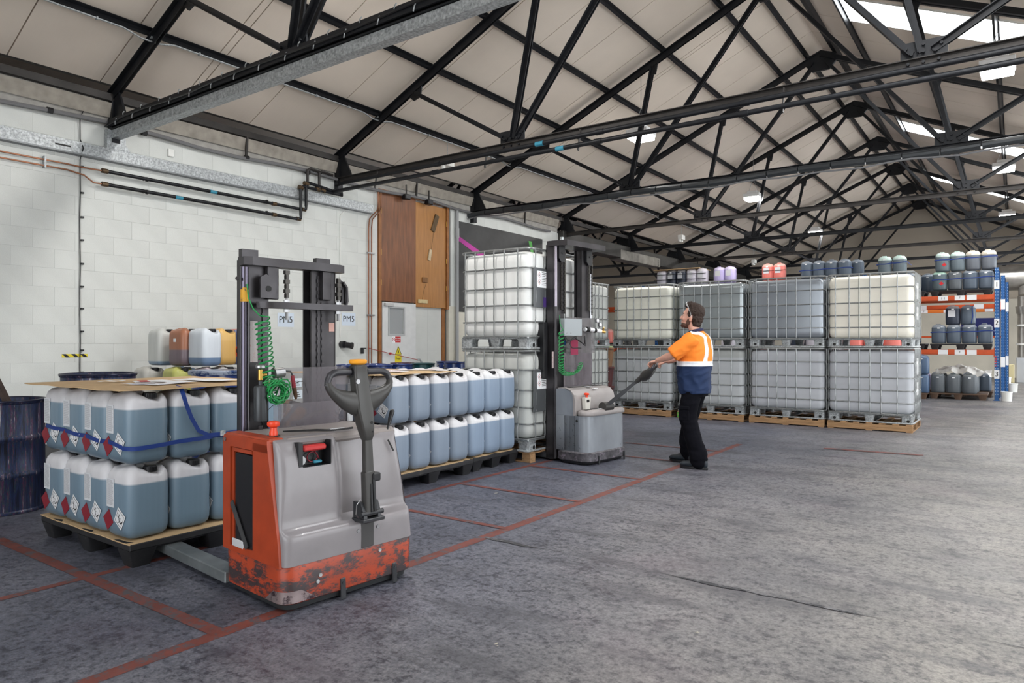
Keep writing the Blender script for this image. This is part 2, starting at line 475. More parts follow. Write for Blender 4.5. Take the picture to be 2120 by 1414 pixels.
# ---------------------------------------------------------------- roof
def roofz(x, xa=XA): return 7.36 - .443*abs(x - xa)
ceil = thing('ceiling', (0,0,0)); ceil['kind'] = 'structure'
SKY = [(-1.9,-.9),(5.2,6.2),(12.3,13.3),(20.1,21.1),(26.7,27.7)]
def panel(x0, x1, xa, y0, y1, t=.05):
    z0, z1 = roofz(x0, xa), roofz(x1, xa)
    g = G(); e = .007
    g.add([(x0,y0+e,z0),(x1,y0+e,z1),(x1,y1-e,z1),(x0,y1-e,z0),(x0,y0+e,z0+t),(x1,y0+e,z1+t),(x1,y1-e,z1+t),(x0,y1-e,z0+t)],
          [(0,3,2,1),(4,5,6,7),(0,1,5,4),(1,2,6,5),(2,3,7,6),(3,0,4,7)])
    return g
yy = YB
cuts = []
while yy < YF-.01:
    nxt = yy+1.0
    for a, b in SKY:
        if yy < a-1e-6 < nxt: nxt = a
        if abs(yy-a) < 1e-6: nxt = b
    nxt = min(nxt, YF); cuts.append((yy, nxt)); yy = nxt
for y0, y1 in cuts:
    ob('roof_panel', panel(XW-.02, XA, XA, y0, y1), M_roof, ceil)
    if any(abs(y0-a) < 1e-6 for a, b in SKY):
        ob('roof_panel', panel(XA, -2.36, XA, y0, y1), M_roof, ceil)
        ob('roof_panel', panel(2.0, XR+.1, XA, y0, y1), M_roof, ceil)
    else: ob('roof_panel', panel(XA, XR+.1, XA, y0, y1), M_roof, ceil)
g = G()
for s in (-1, 1):
    xe = XA+s*6.3; g.add([(XA,YB,7.46),(xe,YB,7.46-.443*6.3),(xe,YF,7.46-.443*6.3),(XA,YF,7.46)], [(0,1,2,3)]) if s < 0 else None
prev = YB
for a_, b_ in SKY + [(YF, YF)]:
    g.add([(XA,prev,7.46),(XR+.2,prev,7.46-.443*6.32),(XR+.2,a_,7.46-.443*6.32),(XA,a_,7.46)], [(0,1,2,3)])
    if b_ > a_:
        g.add([(XA,a_,7.46),(-2.36,a_,7.46-.443*.82),(-2.36,b_,7.46-.443*.82),(XA,b_,7.46)], [(0,1,2,3)]); g.add([(2.0,a_,7.46-.443*5.18),(XR+.2,a_,7.46-.443*6.32),(XR+.2,b_,7.46-.443*6.32),(2.0,b_,7.46-.443*5.18)], [(0,1,2,3)])
    prev = b_
ob('roof_backing_sheet', g, mat('roof_backing', (.12,.11,.10), .8), kind='structure')  # backing added above the panels to shut out sky at the joints
# roof over the left-hand bay
g = G()
x2 = 2*XW - XA
for a, b in ((XW-.02, x2),(x2, -21.7)):
    g.add([(a,YB,roofz(a,x2)),(b,YB,roofz(b,x2)),(b,YF,roofz(b,x2)),(a,YF,roofz(a,x2))], [(0,1,2,3)])
ob('ceiling_left_bay', g, M_roof, kind='structure')
M_sky = mat('rooflight_sheet', (.9,.92,.93), .4, emit=(.93,.97,1.0), estr=SKY_EMIT)
for i, (a, b) in enumerate(SKY):
    w = thing('window_%d' % (i+1), (0,0,0)); w['kind'] = 'structure'
    ob('rooflight_sheet', panel(-2.36, 2.0, XA, a, b, .012), M_sky, w)
    g = G()
    for y in (a, b): g.beam((-2.36,y,roofz(-2.36)-.012), (2.0,y,roofz(2.0)-.012), .02, .03)
    ob('glazing_bar', g, M_white, w)
# ---------------------------------------------------------------- purlins
def purlin(x, z, label, y0=YB, y1=YF, w=.036, h=.078, m=M_black):
    t = thing('purlin', (x, 0, z), label=label, cat='purlin', group='roof purlins')
    sl = .443*(1 if x < XA else -1)
    g = G(); g.beam((x,y0,z),(x,y1,z), w, h, up=(-sl,0,1)); g.beam((x+.03,y0,z+h/2-.006),(x+.03,y1,z+h/2-.006), .05, .008, up=(-sl,0,1))
    ob('angle_section', g, m, t, world=True)
    return t
PX = [-8.30,-7.18,-6.12,-5.02,-3.98]
for i, x in enumerate(PX):
    t = purlin(x, 4.46+.443*(x-XW)+.12, '%s black purlin up the left roof slope from the block wall' % ORD[i])
    if i == 0:
        g = G(); z = 4.46+.443*(x-XW)+.06
        pts = []
        for k in range(len(TY)-1):
            a, b = TY[k], TY[k+1]
            pts += [(x+.035, a+.25, z), (x+.035, b-.35, z), (x+.035, b-.15, z-.05), (x+.035, b+.05, z-.05)]
        g.tube(pts, .011, 6)
        for k in range(60):
            yk = YB + .6*k + .2; g.box(x+.015, x+.055, yk-.008, yk+.008, z-.016, z+.016)
        ob('conduit', g, M_galv, t, world=True, label='bright steel conduit clipped under the purlin')
        g = G(); 
for i, x in enumerate([2*XA-p for p in PX]):
    purlin(x, 4.46+.443*(XA-XW-(x-XA))+.12, '%s black purlin down the right roof slope from the ridge' % ORD[4-i])
purlin(XA-.28, 4.46+.443*(XA-.28-XW)+.13, 'black ridge purlin on the left side of the apex')
purlin(XA+.28, 4.46+.443*(XA-.28-XW)+.13, 'black ridge purlin on the right side of the apex', w=.09)
t = thing('eaves_beam', (XW+.05, 0, 4.40), label='long dark eaves beam on top of the white block wall', cat='beam')
g = G(); g.beam((XW+.04,YB,4.45),(XW+.04,YF,4.45), .08, .09); ob('steel_section', g, M_blackb, t, world=True)
g = G(); g.beam((XW+.06,YB,4.25),(XW+.06,14.8,4.33), .02, .18, up=(.35,0,1)); 
ob('gutter_lining', g, mat('lining_board', (.33,.30,.26), .8, var=.2, dirt=(.12,.06,.03), dirt_amt=.2, dirt_scale=1.5), t, world=True)
for k in range(len(TY)-1):
    g = G(); g.beam((XW+.10, TY[k]+1.85, 4.40),(XW+.08,TY[k]+1.85,4.12), .03, .03); ob('hanger', g, M_blackb, t, world=True)

# ---------------------------------------------------------------- trusses
XL, XRn, ZT = -5.64, -.72, 4.10
def dbl(g, p, q, w=.022, h=.07, gap=.022):
    """pair of angles lying either side of the gussets"""
    p = Vector(p); q = Vector(q)
    for s in (-1, 1):
        o = Vector((0, s*gap, 0)); n = (q-p).normalized().cross(Vector((0,1,0)))
        g.beam(p+o, q+o, .010, h, up=n)
        g.beam(p+o+Vector((0,s*.024,0))+n*(h/2-.005), q+o+Vector((0,s*.024,0))+n*(h/2-.005), .055, .009, up=n)
def truss(y, xa, label, name='roof_truss', mt=M_black, tie_m=M_black, simple=False, bigfoot=False):
    t = thing(name, (xa, y, ZT), label=label, cat='roof truss', group='roof trusses')
    xw, xr = xa-(XA-XW), xa+(XA-XW)
    L = lambda x: xa + (x - XA)
    rz = lambda x: 4.46 + .443*(XA-XW-abs(x-xa))
    node = [(L(XL), ZT), (L(XRn), ZT)]
    for s in (-1, 1):
        g = G(); dbl(g, (xa+s*6.12, y, rz(xa+6.12)-.0), (xa, y, rz(xa)), h=.10); ob('rafter', g, mt, t, world=True)
    g = G(); dbl(g, (xw+.05,y,ZT-.02), (xr-.05,y,ZT-.02), h=.085); ob('tie_beam', g, tie_m, t, world=True)
    for s, (nx, nz) in zip((1, -1), node):
        # s=+1: left node; mirrored on the right
        for k, dx in enumerate((-1.85, .46, 2.46)):
            x = nx + s*dx
            zz = rz(x)-.06 if k < 2 else rz(xa)-.16
            if k == 2: x = xa - s*.10
            g = G(); dbl(g, (nx+s*dx*.04, y, nz+.08), (x, y, zz), h=.06); ob('strut', g, mt, t, world=True)
    def GP(g): ob('gusset_plate', g, mt, t, world=True)
    for nx, nz in node:
        gp = G(); gp.box(nx-.20, nx+.20, y-.012, y+.012, nz-.06, nz+.20); GP(gp)
        for s in (1, -1) if False else ((1 if nx < xa else -1),):
            x = nx - s*1.85; gp = G(); gp.prism([(x-.13, rz(x-.13)-.03),(x+.15, rz(x+.15)-.03),(x+.12, rz(x)-.14),(x-.02, rz(x)-.18)], 'y', y-.012, y+.012); GP(gp)
            x = nx + s*.46; gp = G(); gp.prism([(x-.1, rz(x-.1)),(x+.1, rz(x+.1)),(x+.05, rz(x)-.20),(x-.05, rz(x)-.20)], 'y', y-.012, y+.012); GP(gp)
    g = G(); g.prism([(xa-.30,rz(xa)-.17),(xa-.16,rz(xa)-.33),(xa+.16,rz(xa)-.33),(xa+.30,rz(xa)-.17),(xa+.28,rz(xa)-.03),(xa,rz(xa)+.08),(xa-.28,rz(xa)-.03)], 'y', y-.03, y+.03)
    ob('apex_plate', g, mt, t, world=True)
    g = G()
    for nx, nz in node:
        for bx, bz in ((-.15,.13),(-.10,.07),(0,.15),(.0,.08),(.15,.13),(.10,.07),(-.13,-.02),(0,-.02),(.13,-.02)):
            for s in (-1, 1): g.cyl((nx+bx, y+s*.03, nz+bz), (nx+bx, y+s*.056, nz+bz), .016, 6)
    ob('bolt_heads', g, mt, t, world=True, kind='stuff')
    for s in (-1, 1):
        g = G(); x = xa+s*5.95
        g.prism([(xa+s*6.12,ZT-.08),(xa+s*5.85,ZT-.08),(xa+s*5.74,ZT+.04),(xa+s*5.95,rz(x)),(xa+s*6.12,rz(x)-.05)], 'y', y-.014, y+.014)
        if s < 0: g.box(xa-6.12, xa-6.02, y-.05, y+.05, ZT-.22, ZT+.3)
        ob('foot_plate', g, mt, t, world=True)
    return t
TR = []
TLAB = ['roof truss carrying the galvanised tray, nearest of all in view',
        'roof truss whose tie carries two black pipes, second from the camera',
        'roof truss whose tie carries the hooded black cable tray, third from the camera']
for k, y in enumerate(TY):
    if k == 0: lab = 'roof truss behind the camera position, out of frame'
    elif k == 1: lab = 'roof truss right above the camera, out of frame'
    elif k <= 4: lab = TLAB[k-2]
    else: lab = 'black roof truss with plain tie, %s counted from the camera' % ORD[k-2]
    TR.append(truss(y, XA, lab, tie_m=M_blackb if k in (3,5,7) else M_black))
for k in (5, 6, 7, 8):
    y = TY[k+1] if k+1 < len(TY) else TY[-1]
    truss(y, x2, 'roof truss in the side bay beyond the white wall, %s from the wall end' % ORD[k-5])
# valley beam over the opening beyond the block wall
t = thing('valley_beam', (XW, 15, 3.9), label='deep black beam over the opening past the end of the white wall', cat='beam')
g = G(); g.cbox(XW-.16, XW+.16, 14.9, YF-.3, 3.78, 4.16, .02); ob('steel_box', g, mat('sooty_steel', (.05,.048,.045), .5, .4, var=.4, scale=2), t, world=True)
g = G(); g.cbox(XW-.18,XW+.18,18.0,20.7,3.74,4.02,.01)
for i in range(3): g.cyl((XW+.18,20.55,3.80+.07*i),(XW+.195,20.55,3.80+.07*i),.02,8)
ob('cover_plate', g, mat('weathered_duct', (.22,.21,.19), .5, .6, var=.5, scale=3), t, world=True, label='weathered galvanised cover plate')
for y in (22.5, 29.5):
    c = thing('column', (XW, y, 0), label='dark steel column under the %s end of the valley beam' % ('near' if y < 25 else 'far'), cat='column')
    g = G(); g.box(XW-.1,XW+.1,y-.012,y+.012,0,3.8); g.box(XW-.1,XW-.08,y-.1,y+.1,0,3.8); g.box(XW+.08,XW+.1,y-.1,y+.1,0,3.8); g.box(XW-.15,XW+.15,y-.15,y+.15,0,.02)
    ob('shaft', g, M_black, c, world=True)

# ---------------------------------------------------------------- services on the trusses
y1 = TY[2-0]   # k index: TY[1] is line 0.625, TY[2] = 4.24
yT1, yT2, yT3 = TY[2], TY[3], TY[4]
t = thing('cable_tray', (XA, yT1, 4.0), label='galvanised cable tray slung under the nearest truss tie', cat='cable tray')
g = G(); g.box(XW+.06, 2.9, yT1-.055, yT1+.055, 3.93, 4.03); ob('tray_channel', g, M_galv, t, world=True)
g = G(); g.box(XW+.06, 2.9, yT1-.075, yT1+.075, 4.035, 4.045); g.box(XW+.06,2.9,yT1-.10,yT1-.08,4.06,4.15); ob('tray_lid', g, M_black, t, world=True)
g = G()
for i in range(28):
    x = XW+.3+.42*i; g.tube([(x,yT1-.105,4.05),(x+.02,yT1-.115,4.08),(x+.03,yT1-.105,4.12)], .006, 5)
    g.tube([(x+.2,yT1-.105,4.13),(x+.22,yT1-.115,4.15),(x+.23,yT1-.105,4.17)], .006, 5)
ob('clips', g, M_galv, t, world=True, kind='stuff')
g = G(); g.tube([(XW+.05,yT1-.11,4.07)]+[(XW+.5*i,yT1-.115+.01*sin(i*2.1),4.10+.012*sin(i*1.3)) for i in range(1,24)], .011, 6); ob('cable', g, M_blackpl, t, world=True)
t = thing('pipe_run', (XA, yT2, 3.9), label='pair of black pipes hung below the second truss, tied with blue tape', cat='pipe')
for j, (dy, z) in enumerate(((-.14,3.99),(-.19,3.86))):
    g = G(); g.tube([(XW+.16+.0*j,yT2+dy,z),(2.9,yT2+dy,z)], .030, 12)
    for x in (XW+.2, -6.9, -4.2, -2.4, 0.5): g.cyl((x-.05,yT2+dy,z),(x+.05,yT2+dy,z), .037, 12)
    ob('pipe', g, M_black, t, world=True)
    g = G(); x = (-5.1,-4.75)[j]; g.cyl((x-.06,yT2+dy,z),(x+.06,yT2+dy,z), .0325, 12); ob('tape_band', g, M_tealtape, t, world=True, label='pale blue tape band')
for x in (-8.2,-6.0,-4.5,-2.0,0.6):
    g = G(); g.beam((x,yT2-.10,4.08),(x,yT2-.165,3.80), .012, .03); ob('hanger', g, M_blackb, t, world=True)
t = thing('cable_tray', (XA, yT3, 4.0), label='dark cable trunking with clipped hose along the third truss tie', cat='cable tray')
g = G(); nseg = 26; xs = [XW+.0+.47*i for i in range(nseg+1)]
for i in range(nseg):
    g.tube([(xs[i]+.008,yT3-.11,4.02+.015*sin(i)),(xs[i+1]-.008,yT3-.11,4.02+.015*sin(i+1))], .055, 10)
ob('trunking', g, mat('charcoal_trunking', (.045,.05,.055), .35, .2), t, world=True)
g = G(); g.tube([(XW+.3*i,yT3-.14,3.945+.015*sin(i*1.7)+.01*sin(i)) for i in range(0,41)], .014, 6); ob('hose', g, mat('grey_hose', (.20,.20,.21), .5, bump=.5, bscale=30), t, world=True)

# ---------------------------------------------------------------- wall services
def D(*a): return a
t = thing('cable_tray', (XW+.1, 3, 3.75), label='galvanised trunking along the top of the white block wall', cat='cable tray')
g = G(); g.box(XW+.005, XW+.085, YB+.1, 8.60, 3.66, 3.80); ob('trunking_box', g, M_galv, t, world=True)
g = G(); g.box(XW+.0, XW+.10, YB+.1, 8.60, 3.64, 3.658); ob('trunking_lip', g, mat('dull_zinc', (.22,.23,.24), .5, .6), t, world=True)
g = G(); g.prism([(4.13,3.80),(4.42,3.80),(4.36,3.88),(4.36,4.04),(4.14,4.04)], 'x', XW+.005, XW+.09); ob('riser', g, M_galv, t, world=True)
g = G(); g.box(XW+.086, XW+.0875, 3.55,3.72, 3.71, 3.73); g.box(XW+.086,XW+.0875,4.2,4.3,3.9,3.915); ob('print', g, M_ink, t, world=True)
t = thing('cable_duct', (XW+.06, 3, 4.1), label='grey round conduit sagging along the wall below the eaves', cat='conduit')
g = G(); g.tube([(XW+.07, YB+.2+ i*.6, 4.10+.03*sin(i*1.35)) for i in range(33)], .028, 8); ob('conduit', g, mat('grey_pvc', (.17,.17,.175), .4), t, world=True)
g = G()
for y in (3.5, 4.6, 6.1, 7.2): g.cyl((XW+.07,y-.03,4.10),(XW+.07,y+.03,4.10), .036, 8)
ob('coupling', g, M_blackpl, t, world=True)
t = thing('wall_cable', (XW+.02, 3.85, 2.5), label='thin black cable clipped straight down the white wall beside the hazard tape', cat='cable')
g = G(); g.tube([(XW+.03,3.90,4.25),(XW+.04,3.84,4.1),(XW+.02,3.85,3.85),(XW+.11,3.85,3.73),(XW+.02,3.85,3.6)]+[(XW+.018,3.85+.004*sin(i*2),3.5-.3*i) for i in range(0,9)]+[(XW+.018,3.85,.95)], .0065, 6)
ob('cable', g, M_blackpl, t, world=True)
for z in (3.52,3.2,2.9,2.62,2.33,2.05,1.78,1.5,1.27,1.0):
    g = G(); g.box(XW, XW+.03, 3.862, 3.892, z-.01, z+.01); ob('cable_clip', g, M_blackpl, t, world=True)
t = thing('hazard_tape', (XW+.002, 3.8, 1.2), label='strip of yellow and black hazard tape stuck on the white wall', cat='tape')
g = G(); g.box(XW, XW+.0035, 3.655, 3.945, 1.185, 1.225); ob('tape', g, M_yel, t, world=True)
g = G()
for i in range(3):
    y = 3.655+.10*i; g.prism([(y,1.225),(y+.045,1.225),(y+.09,1.185),(y+.045,1.185)] if True else [], 'x', XW+.0036, XW+.0042)
ob('black_stripes', g, M_ink, t, world=True)
# heating pipes on the wall
t = thing('pipe_run', (XW+.1, 5, 3.4), label='two black iron pipes with elbows on the white wall under the trunking', cat='pipe')
for j, z in enumerate((3.50, 3.335)):
    g = G(); yE = 7.02 + .10*(j == 0)
    zz = z + (0.0)
    g.tube([(XW+.10,4.12,zz),(XW+.10,6.6,zz-.015),(XW+.10,yE-.05,zz-.02),(XW+.13,yE,zz-.0),(XW+.13,yE,zz+.04),(XW+.13,yE,3.80+.08*(1-j)),(XW+.13,yE+.04,3.84+.08*(1-j)),(XW+.14,7.85,3.83+.02*(1-j)),(XW+.18,7.80,3.84+.0*j)], .024, 10)
    ob('pipe', g, M_black, t, world=True)
    g = G()
    for y, z2 in ((4.10,zz),(6.55,zz-.015),(yE-.02,zz-.015)): g.cyl((XW+.10,y-.035,z2),(XW+.10,y+.035,z2), .031, 10)
    for q in ((yE,3.80+.08*(1-j)),(7.35+.1*j,3.83)): g.cyl((XW+.13,q[0]-.04,q[1]+.02),(XW+.13,q[0]+.04,q[1]+.01), .034, 10)
    ob('fitting', g, mat('rusty_fitting', (.10,.065,.035), .55, .5, var=.4, scale=20), t, world=True)
    g = G(); y = (5.55,5.05)[j]; g.cyl((XW+.10,y-.05,zz-.007),(XW+.10,y+.05,zz-.008), .0255, 10); ob('tape_band', g, M_tealtape, t, world=True, label='teal tape band')
    for y in (4.62, 6.42):
        g = G(); g.cyl((XW,y,zz-.005),(XW+.10,y,zz-.005), .008, 6); g.cyl((XW+.10,y-.012,zz-.006),(XW+.10,y+.012,zz-.006), .030, 10); ob('bracket', g, M_black, t, world=True)
g = G()
for y in (7.15, 7.38): g.tube([(XW+.13,y,3.84),(XW+.13,y,4.12),(XW+.13,y+.05,4.15),(XW+.10,y+.3,4.14)], .022, 8)
ob('branch_pipe', g, M_blackb, t, world=True)
t = thing('copper_pipes', (XW+.05, 3, 3.5), label='pair of thin copper pipes on the wall feeding the black iron pipes', cat='pipe')
for j, z in enumerate((3.525, 3.455)):
    g = G(); ze = (3.50,3.335)[j]
    g.tube([(XW+.04,YB+.3,z),(XW+.04,3.7,z-.01),(XW+.05,3.88,z-.02-.02*j),(XW+.08,3.98,ze+.0),(XW+.10,4.1,ze)], .010, 6); ob('pipe', g, M_copper, t, world=True)
g = G(); g.box(XW,XW+.06,3.45,3.47,3.42,3.56); ob('pipe_clip', g, M_galv, t, world=True)
t = thing('copper_pipes', (XW+.05, 8.5, 2.5), label='pair of upright copper pipes on the wall left of the timber panel', cat='pipe')
for j in (0, 1):
    g = G(); y = 8.60+.07*j
    g.tube([(XW+.06,y+.14,4.06),(XW+.06,y+.14,3.80),(XW+.05,y+.12,3.72),(XW+.04,y+.02,3.62),(XW+.03,y-.04,3.55),(XW+.03,y-.06,3.4),(XW+.03,y-.06,.1)], .011, 6)
    ob('pipe', g, M_copper, t, world=True)
for z in (2.95, 1.85, .9): 
    g = G(); g.box(XW,XW+.045,8.52,8.68,z-.012,z+.012); ob('pipe_clip', g, M_chrome, t, world=True)
t = thing('conduit_run', (XW+.03, 7.92, 3), label='thin white conduit down the wall above the black socket', cat='conduit')
g = G(); g.tube([(XW+.012,8.02,3.62),(XW+.012,7.92,3.52),(XW+.012,7.92,1.45)], .008, 6); ob('conduit', g, M_white, t, world=True)
t = thing('wall_socket', (XW+.03, 7.95, 1.33), label='round black industrial socket on the wall right of the mast', cat='socket')
g = G(); g.cyl((XW,7.95,1.33),(XW+.08,7.95,1.33), .06, 16); g.cyl((XW+.08,7.97,1.325),(XW+.17,8.02,1.31), .05, 16); g.cyl((XW+.17,8.02,1.31),(XW+.19,8.03,1.307), .058, 16); ob('socket_body', g, M_blackpl, t, world=True)
for i, (y, z, lab) in enumerate(((6.835,1.72,'left'),(8.11,1.765,'right'))):
    t = thing('wall_sign', (XW, y, z), label='%s white paper sign reading PM5 on the block wall' % lab, cat='sign', group='PM5 signs')
    g = G(); g.box(XW+.0012, XW+.0028, y-.15, y+.15, z-.11, z+.11); ob('paper', g, mat('cool_paper', (.62,.70,.80), .6), t, world=True)
    me = text_mesh('PM5', .145, M_ink); at('lettering', me, t, (.0036, 0, .0), (pi/2, 0, pi/2))
t = thing('junction_box', (XW+.02, 4.98, 3.95), label='small cream box high on the wall under the eaves', cat='box')
g = G(); g.cbox(XW, XW+.04, 4.94, 5.02, 3.88, 3.98, .004); ob('box_body', g, M_white, t, world=True)
t = thing('conduit_run', (XW+.05, 10.9, 2.5), label='grey upright conduit on the white pier right of the timber panel', cat='conduit')
g = G(); g.tube([(XW+.05,10.93,.1),(XW+.05,10.93,4.1)], .035, 10); g.cyl((XW+.05,10.93,3.5),(XW+.05,10.93,3.7), .045, 10); ob('conduit', g, mat('grey_conduit', (.35,.36,.37), .5), t, world=True)

# ---------------------------------------------------------------- tall timber doors and white door
M_mah = mat('mahogany_veneer', (.20,.075,.03), .45, var=.3, scale=3, stretch=(1,7,.8))
M_oak = mat('oak_veneer', (.42,.19,.055), .45, var=.12, scale=3, stretch=(1,7,.8))
t = thing('door_1', (XW, 9.8, 0)); t['kind'] = 'structure'
g = G(); g.cbox(XW-.05, XW-.01, 8.88, 9.78, 2.12, 4.10, .003); ob('door_leaf', g, M_mah, t, world=True, label='dark mahogany upper leaf')
g = G(); g.cbox(XW-.06, XW-.02, 9.785, 10.66, 2.05, 4.06, .003); ob('door_leaf', g, M_oak, t, world=True, label='lighter oak upper leaf')
g = G(); g.box(XW-.08, XW+.012, 8.80, 8.87, 0, 4.13); g.box(XW-.08, XW+.012, 10.665, 10.72, 2.03, 4.13); g.box(XW-.08,XW+.012,8.8,10.72,4.10,4.14); g.box(XW-.12,XW-.06,10.60,10.68,0,2.05)
ob('door_frame', g, mat('door_frame_oak', (.30,.12,.035), .5, var=.2), t, world=True)
for y in (8.875, 10.66):
    for z in (3.75, 3.0, 2.45):
        g = G(); g.cyl((XW+.0,y,z-.05),(XW+.0,y,z+.05), .01, 8); ob('hinge', g, M_brass, t, world=True)
pl = [((10.32,3.72),(.11,.36),-22,'dark_batten',(.13,.085,.045)),((10.17,3.08),(.07,.22),-12,'pale_batten',(.62,.50,.33)),((10.03,2.58),(.14,.10),0,'small_block_of_wood',(.24,.12,.05)),((9.97,2.16),(.26,.07),0,'pale_batten_low',(.62,.50,.28))]
labs = ['dark weathered batten hanging askew high on the oak leaf','short pale batten on the oak leaf','small brown wooden block at the middle of the oak leaf','pale wooden batten at the foot of the oak leaf']
for (c, s, a, nm, col), lab in zip(pl, labs):
    t2 = thing('wooden_batten', (XW+.01, c[0], c[1]), label=lab, cat='batten')
    g = G(); g.M = Matrix.Translation((XW-.005, c[0], c[1])) @ Matrix.Rotation(radians(a), 4, 'X'); g.cbox(-.012,.012,-s[0]/2,s[0]/2,-s[1]/2,s[1]/2,.003)
    ob('board', g, mat(nm, col, .8, var=.25, scale=9, stretch=(1,8,1)), t2, world=True)
g = G(); g.tube([(XW+.005,10.27,3.54),(XW+.005,10.2,3.18)], .003, 4); g.tube([(XW+.005,10.05,2.5),(XW+.005,9.98,2.35),(XW+.005,9.95,2.2)], .003, 4)
ob('string', g, mat('string', (.12,.08,.04), .9), None, label='dark string linking the battens on the oak leaf', cat='string')
# white service door standing under the mahogany leaf
t = thing('door_2', (XW, 9.3, 0)); t['kind'] = 'structure'
M_door = mat('white_door_paint', (.66,.67,.67), .45, var=.05)
g = G()
Y0, Y1, Z1 = 8.90, 9.77, 2.10; wy0, wy1, wz0, wz1 = 9.07, 9.44, 1.52, 2.0
xa_, xb_ = XW-.045, XW+.0
for a, b, c, d in ((Y0,wy0,0,Z1),(wy1,Y1,0,Z1),(wy0,wy1,0,wz0),(wy0,wy1,wz1,Z1)): g.box(xa_, xb_, a, b, c, d)
ob('door_leaf', g, M_door, t, world=True)
g = G()
for a, b, c, d in ((wy0-.03,wy0,wz0-.03,wz1+.03),(wy1,wy1+.03,wz0-.03,wz1+.03),(wy0,wy1,wz0-.03,wz0),(wy0,wy1,wz1,wz1+.03)): g.box(xb_, xb_+.012, a, b, c, d)
ob('vision_frame', g, mat('grey_bead', (.45,.46,.47), .4), t, world=True)
g = G(); g.box(XW-.03, XW-.02, wy0, wy1, wz0, wz1); ob('pane', g, mat('door_glass', (.75,.78,.80), .05, trans=.6, spec=.6), t, world=True)
g = G(); g.cbox(XW+.0, XW+.05, 8.93, 9.15, 2.03, 2.08, .006); ob('door_closer', g, mat('closer_grey', (.5,.5,.5), .4), t, world=True)
g = G(); g.box(XW+.001,XW+.003, 9.14,9.36,1.36,1.48); ob('sign_plate', g, M_paper, t, world=True)
g = G(); g.box(XW+.003,XW+.004, 9.22,9.36,1.365,1.475); ob('sign_panel', g, M_red, t, world=True)
me = text_mesh('No mobile\nphones', .032, M_paper); at('lettering', me, t, (.005, 9.29-9.3, 1.425), (pi/2,0,pi/2))
g = G(); pts = [(XW+.004, 9.18+.033*cos(a), 1.42+.033*sin(a)) for a in [2*pi*i/16 for i in range(16)]]; g.tube(pts, .004, 5, closed=True); g.beam((XW+.004,9.155,1.445),(XW+.004,9.205,1.395),.004,.006); ob('prohibition_ring', g, M_red, t, world=True)
g = G(); g.prism([(9.215,1.14),(9.385,1.14),(9.30,1.30)], 'x', XW+.001, XW+.003); g.box(XW+.001,XW+.003,9.215,9.385,.86,1.125); ob('warning_sign', g, M_yel, t, world=True)
g = G()
tri = [(9.225,1.147),(9.375,1.147),(9.30,1.288)]
for i in range(3): g.beam((XW+.004,*tri[i]),(XW+.004,*tri[(i+1)%3]),.003,.012,up=(1,0,0))
g.box(XW+.003,XW+.004,9.285,9.297,1.165,1.22); g.box(XW+.003,XW+.004,9.303,9.315,1.165,1.22); ob('triangle_outline', g, M_ink, t, world=True)
me = text_mesh('Danger', .045, M_ink); at('lettering', me, t, (.004, 0, 1.07), (pi/2,0,pi/2))
g = G(); g.box(XW-.95, XW-.9, 9.5, 11.2, 0, 2.3); ob('wall_beyond_door', g, M_block, kind='structure')
rec = thing('wall_recess', (XW-.1, 10.2, 0)); rec['kind'] = 'structure'
g = G(); g.box(XW-.25, XW-.09, 9.77, 10.62, 0, 2.12); ob('recess_core', g, M_mortar, rec, world=True)
for r in range(9):
    for c0 in (0, 1):
        a = 9.775 + c0*.42; g = G(); g.cbox(XW-.092, XW-.086, a, a+.4188, BH*r+.0006+.08, BH*(r+1)-.0006+.08, .0009); ob('block', g, M_block, rec, world=True)
g = G(); g.box(XW-.06, XW+.001, 10.72, 11.3, 0, 2.1); ob('wall_pier', g, mat('cream_pier', (.60,.58,.50), .6, var=.05), kind='structure')
for i, y in enumerate((9.40, 10.02)):
    t2 = thing('floodlight', (XW+.05, y, 4.08), label='small black %s hung under the eaves above the timber leaves' % ('fitting on the left' if i == 0 else 'fitting on the right'), cat='light fitting')
    g = G(); g.cbox(XW+.05, XW+.17, y-.07, y+.07, 4.02, 4.12, .015); ob('housing', g, M_blackpl, t2, world=True)
    g = G(); g.beam((XW+.11,y,4.12),(XW+.11,y,4.3),.02,.02); ob('bracket', g, M_blackb, t2, world=True)
# red safety line across the door
t = thing('barrier_cord', (XW+.02, 8.9, 1.25), label='red cord stretched from a wall bracket across the white door', cat='cord')
g = G(); g.tube([(XW+.07,8.50,1.265),(XW+.06,8.9,1.19),(XW+.06,9.75,1.035)], .006, 5); ob('cord', g, mat('red_cord', (.35,.03,.025), .6), t, world=True)
g = G(); g.box(XW,XW+.06,8.38,8.40,1.17,1.27); g.box(XW,XW+.06,8.38,8.46,1.25,1.27); ob('bracket', g, M_dark, t, world=True)
g = G(); g.cbox(XW+.045,XW+.075,9.02,9.06,1.145,1.185,.004); ob('tag_plate', g, M_red, t, world=True)
g = G(); g.tube([(XW+.06,9.76,1.03),(XW+.07,9.80,1.04),(XW+.08,9.84,1.0),(XW+.08,9.82,.6)], .02, 8); ob('post_hook', g, M_galv, t, world=True)
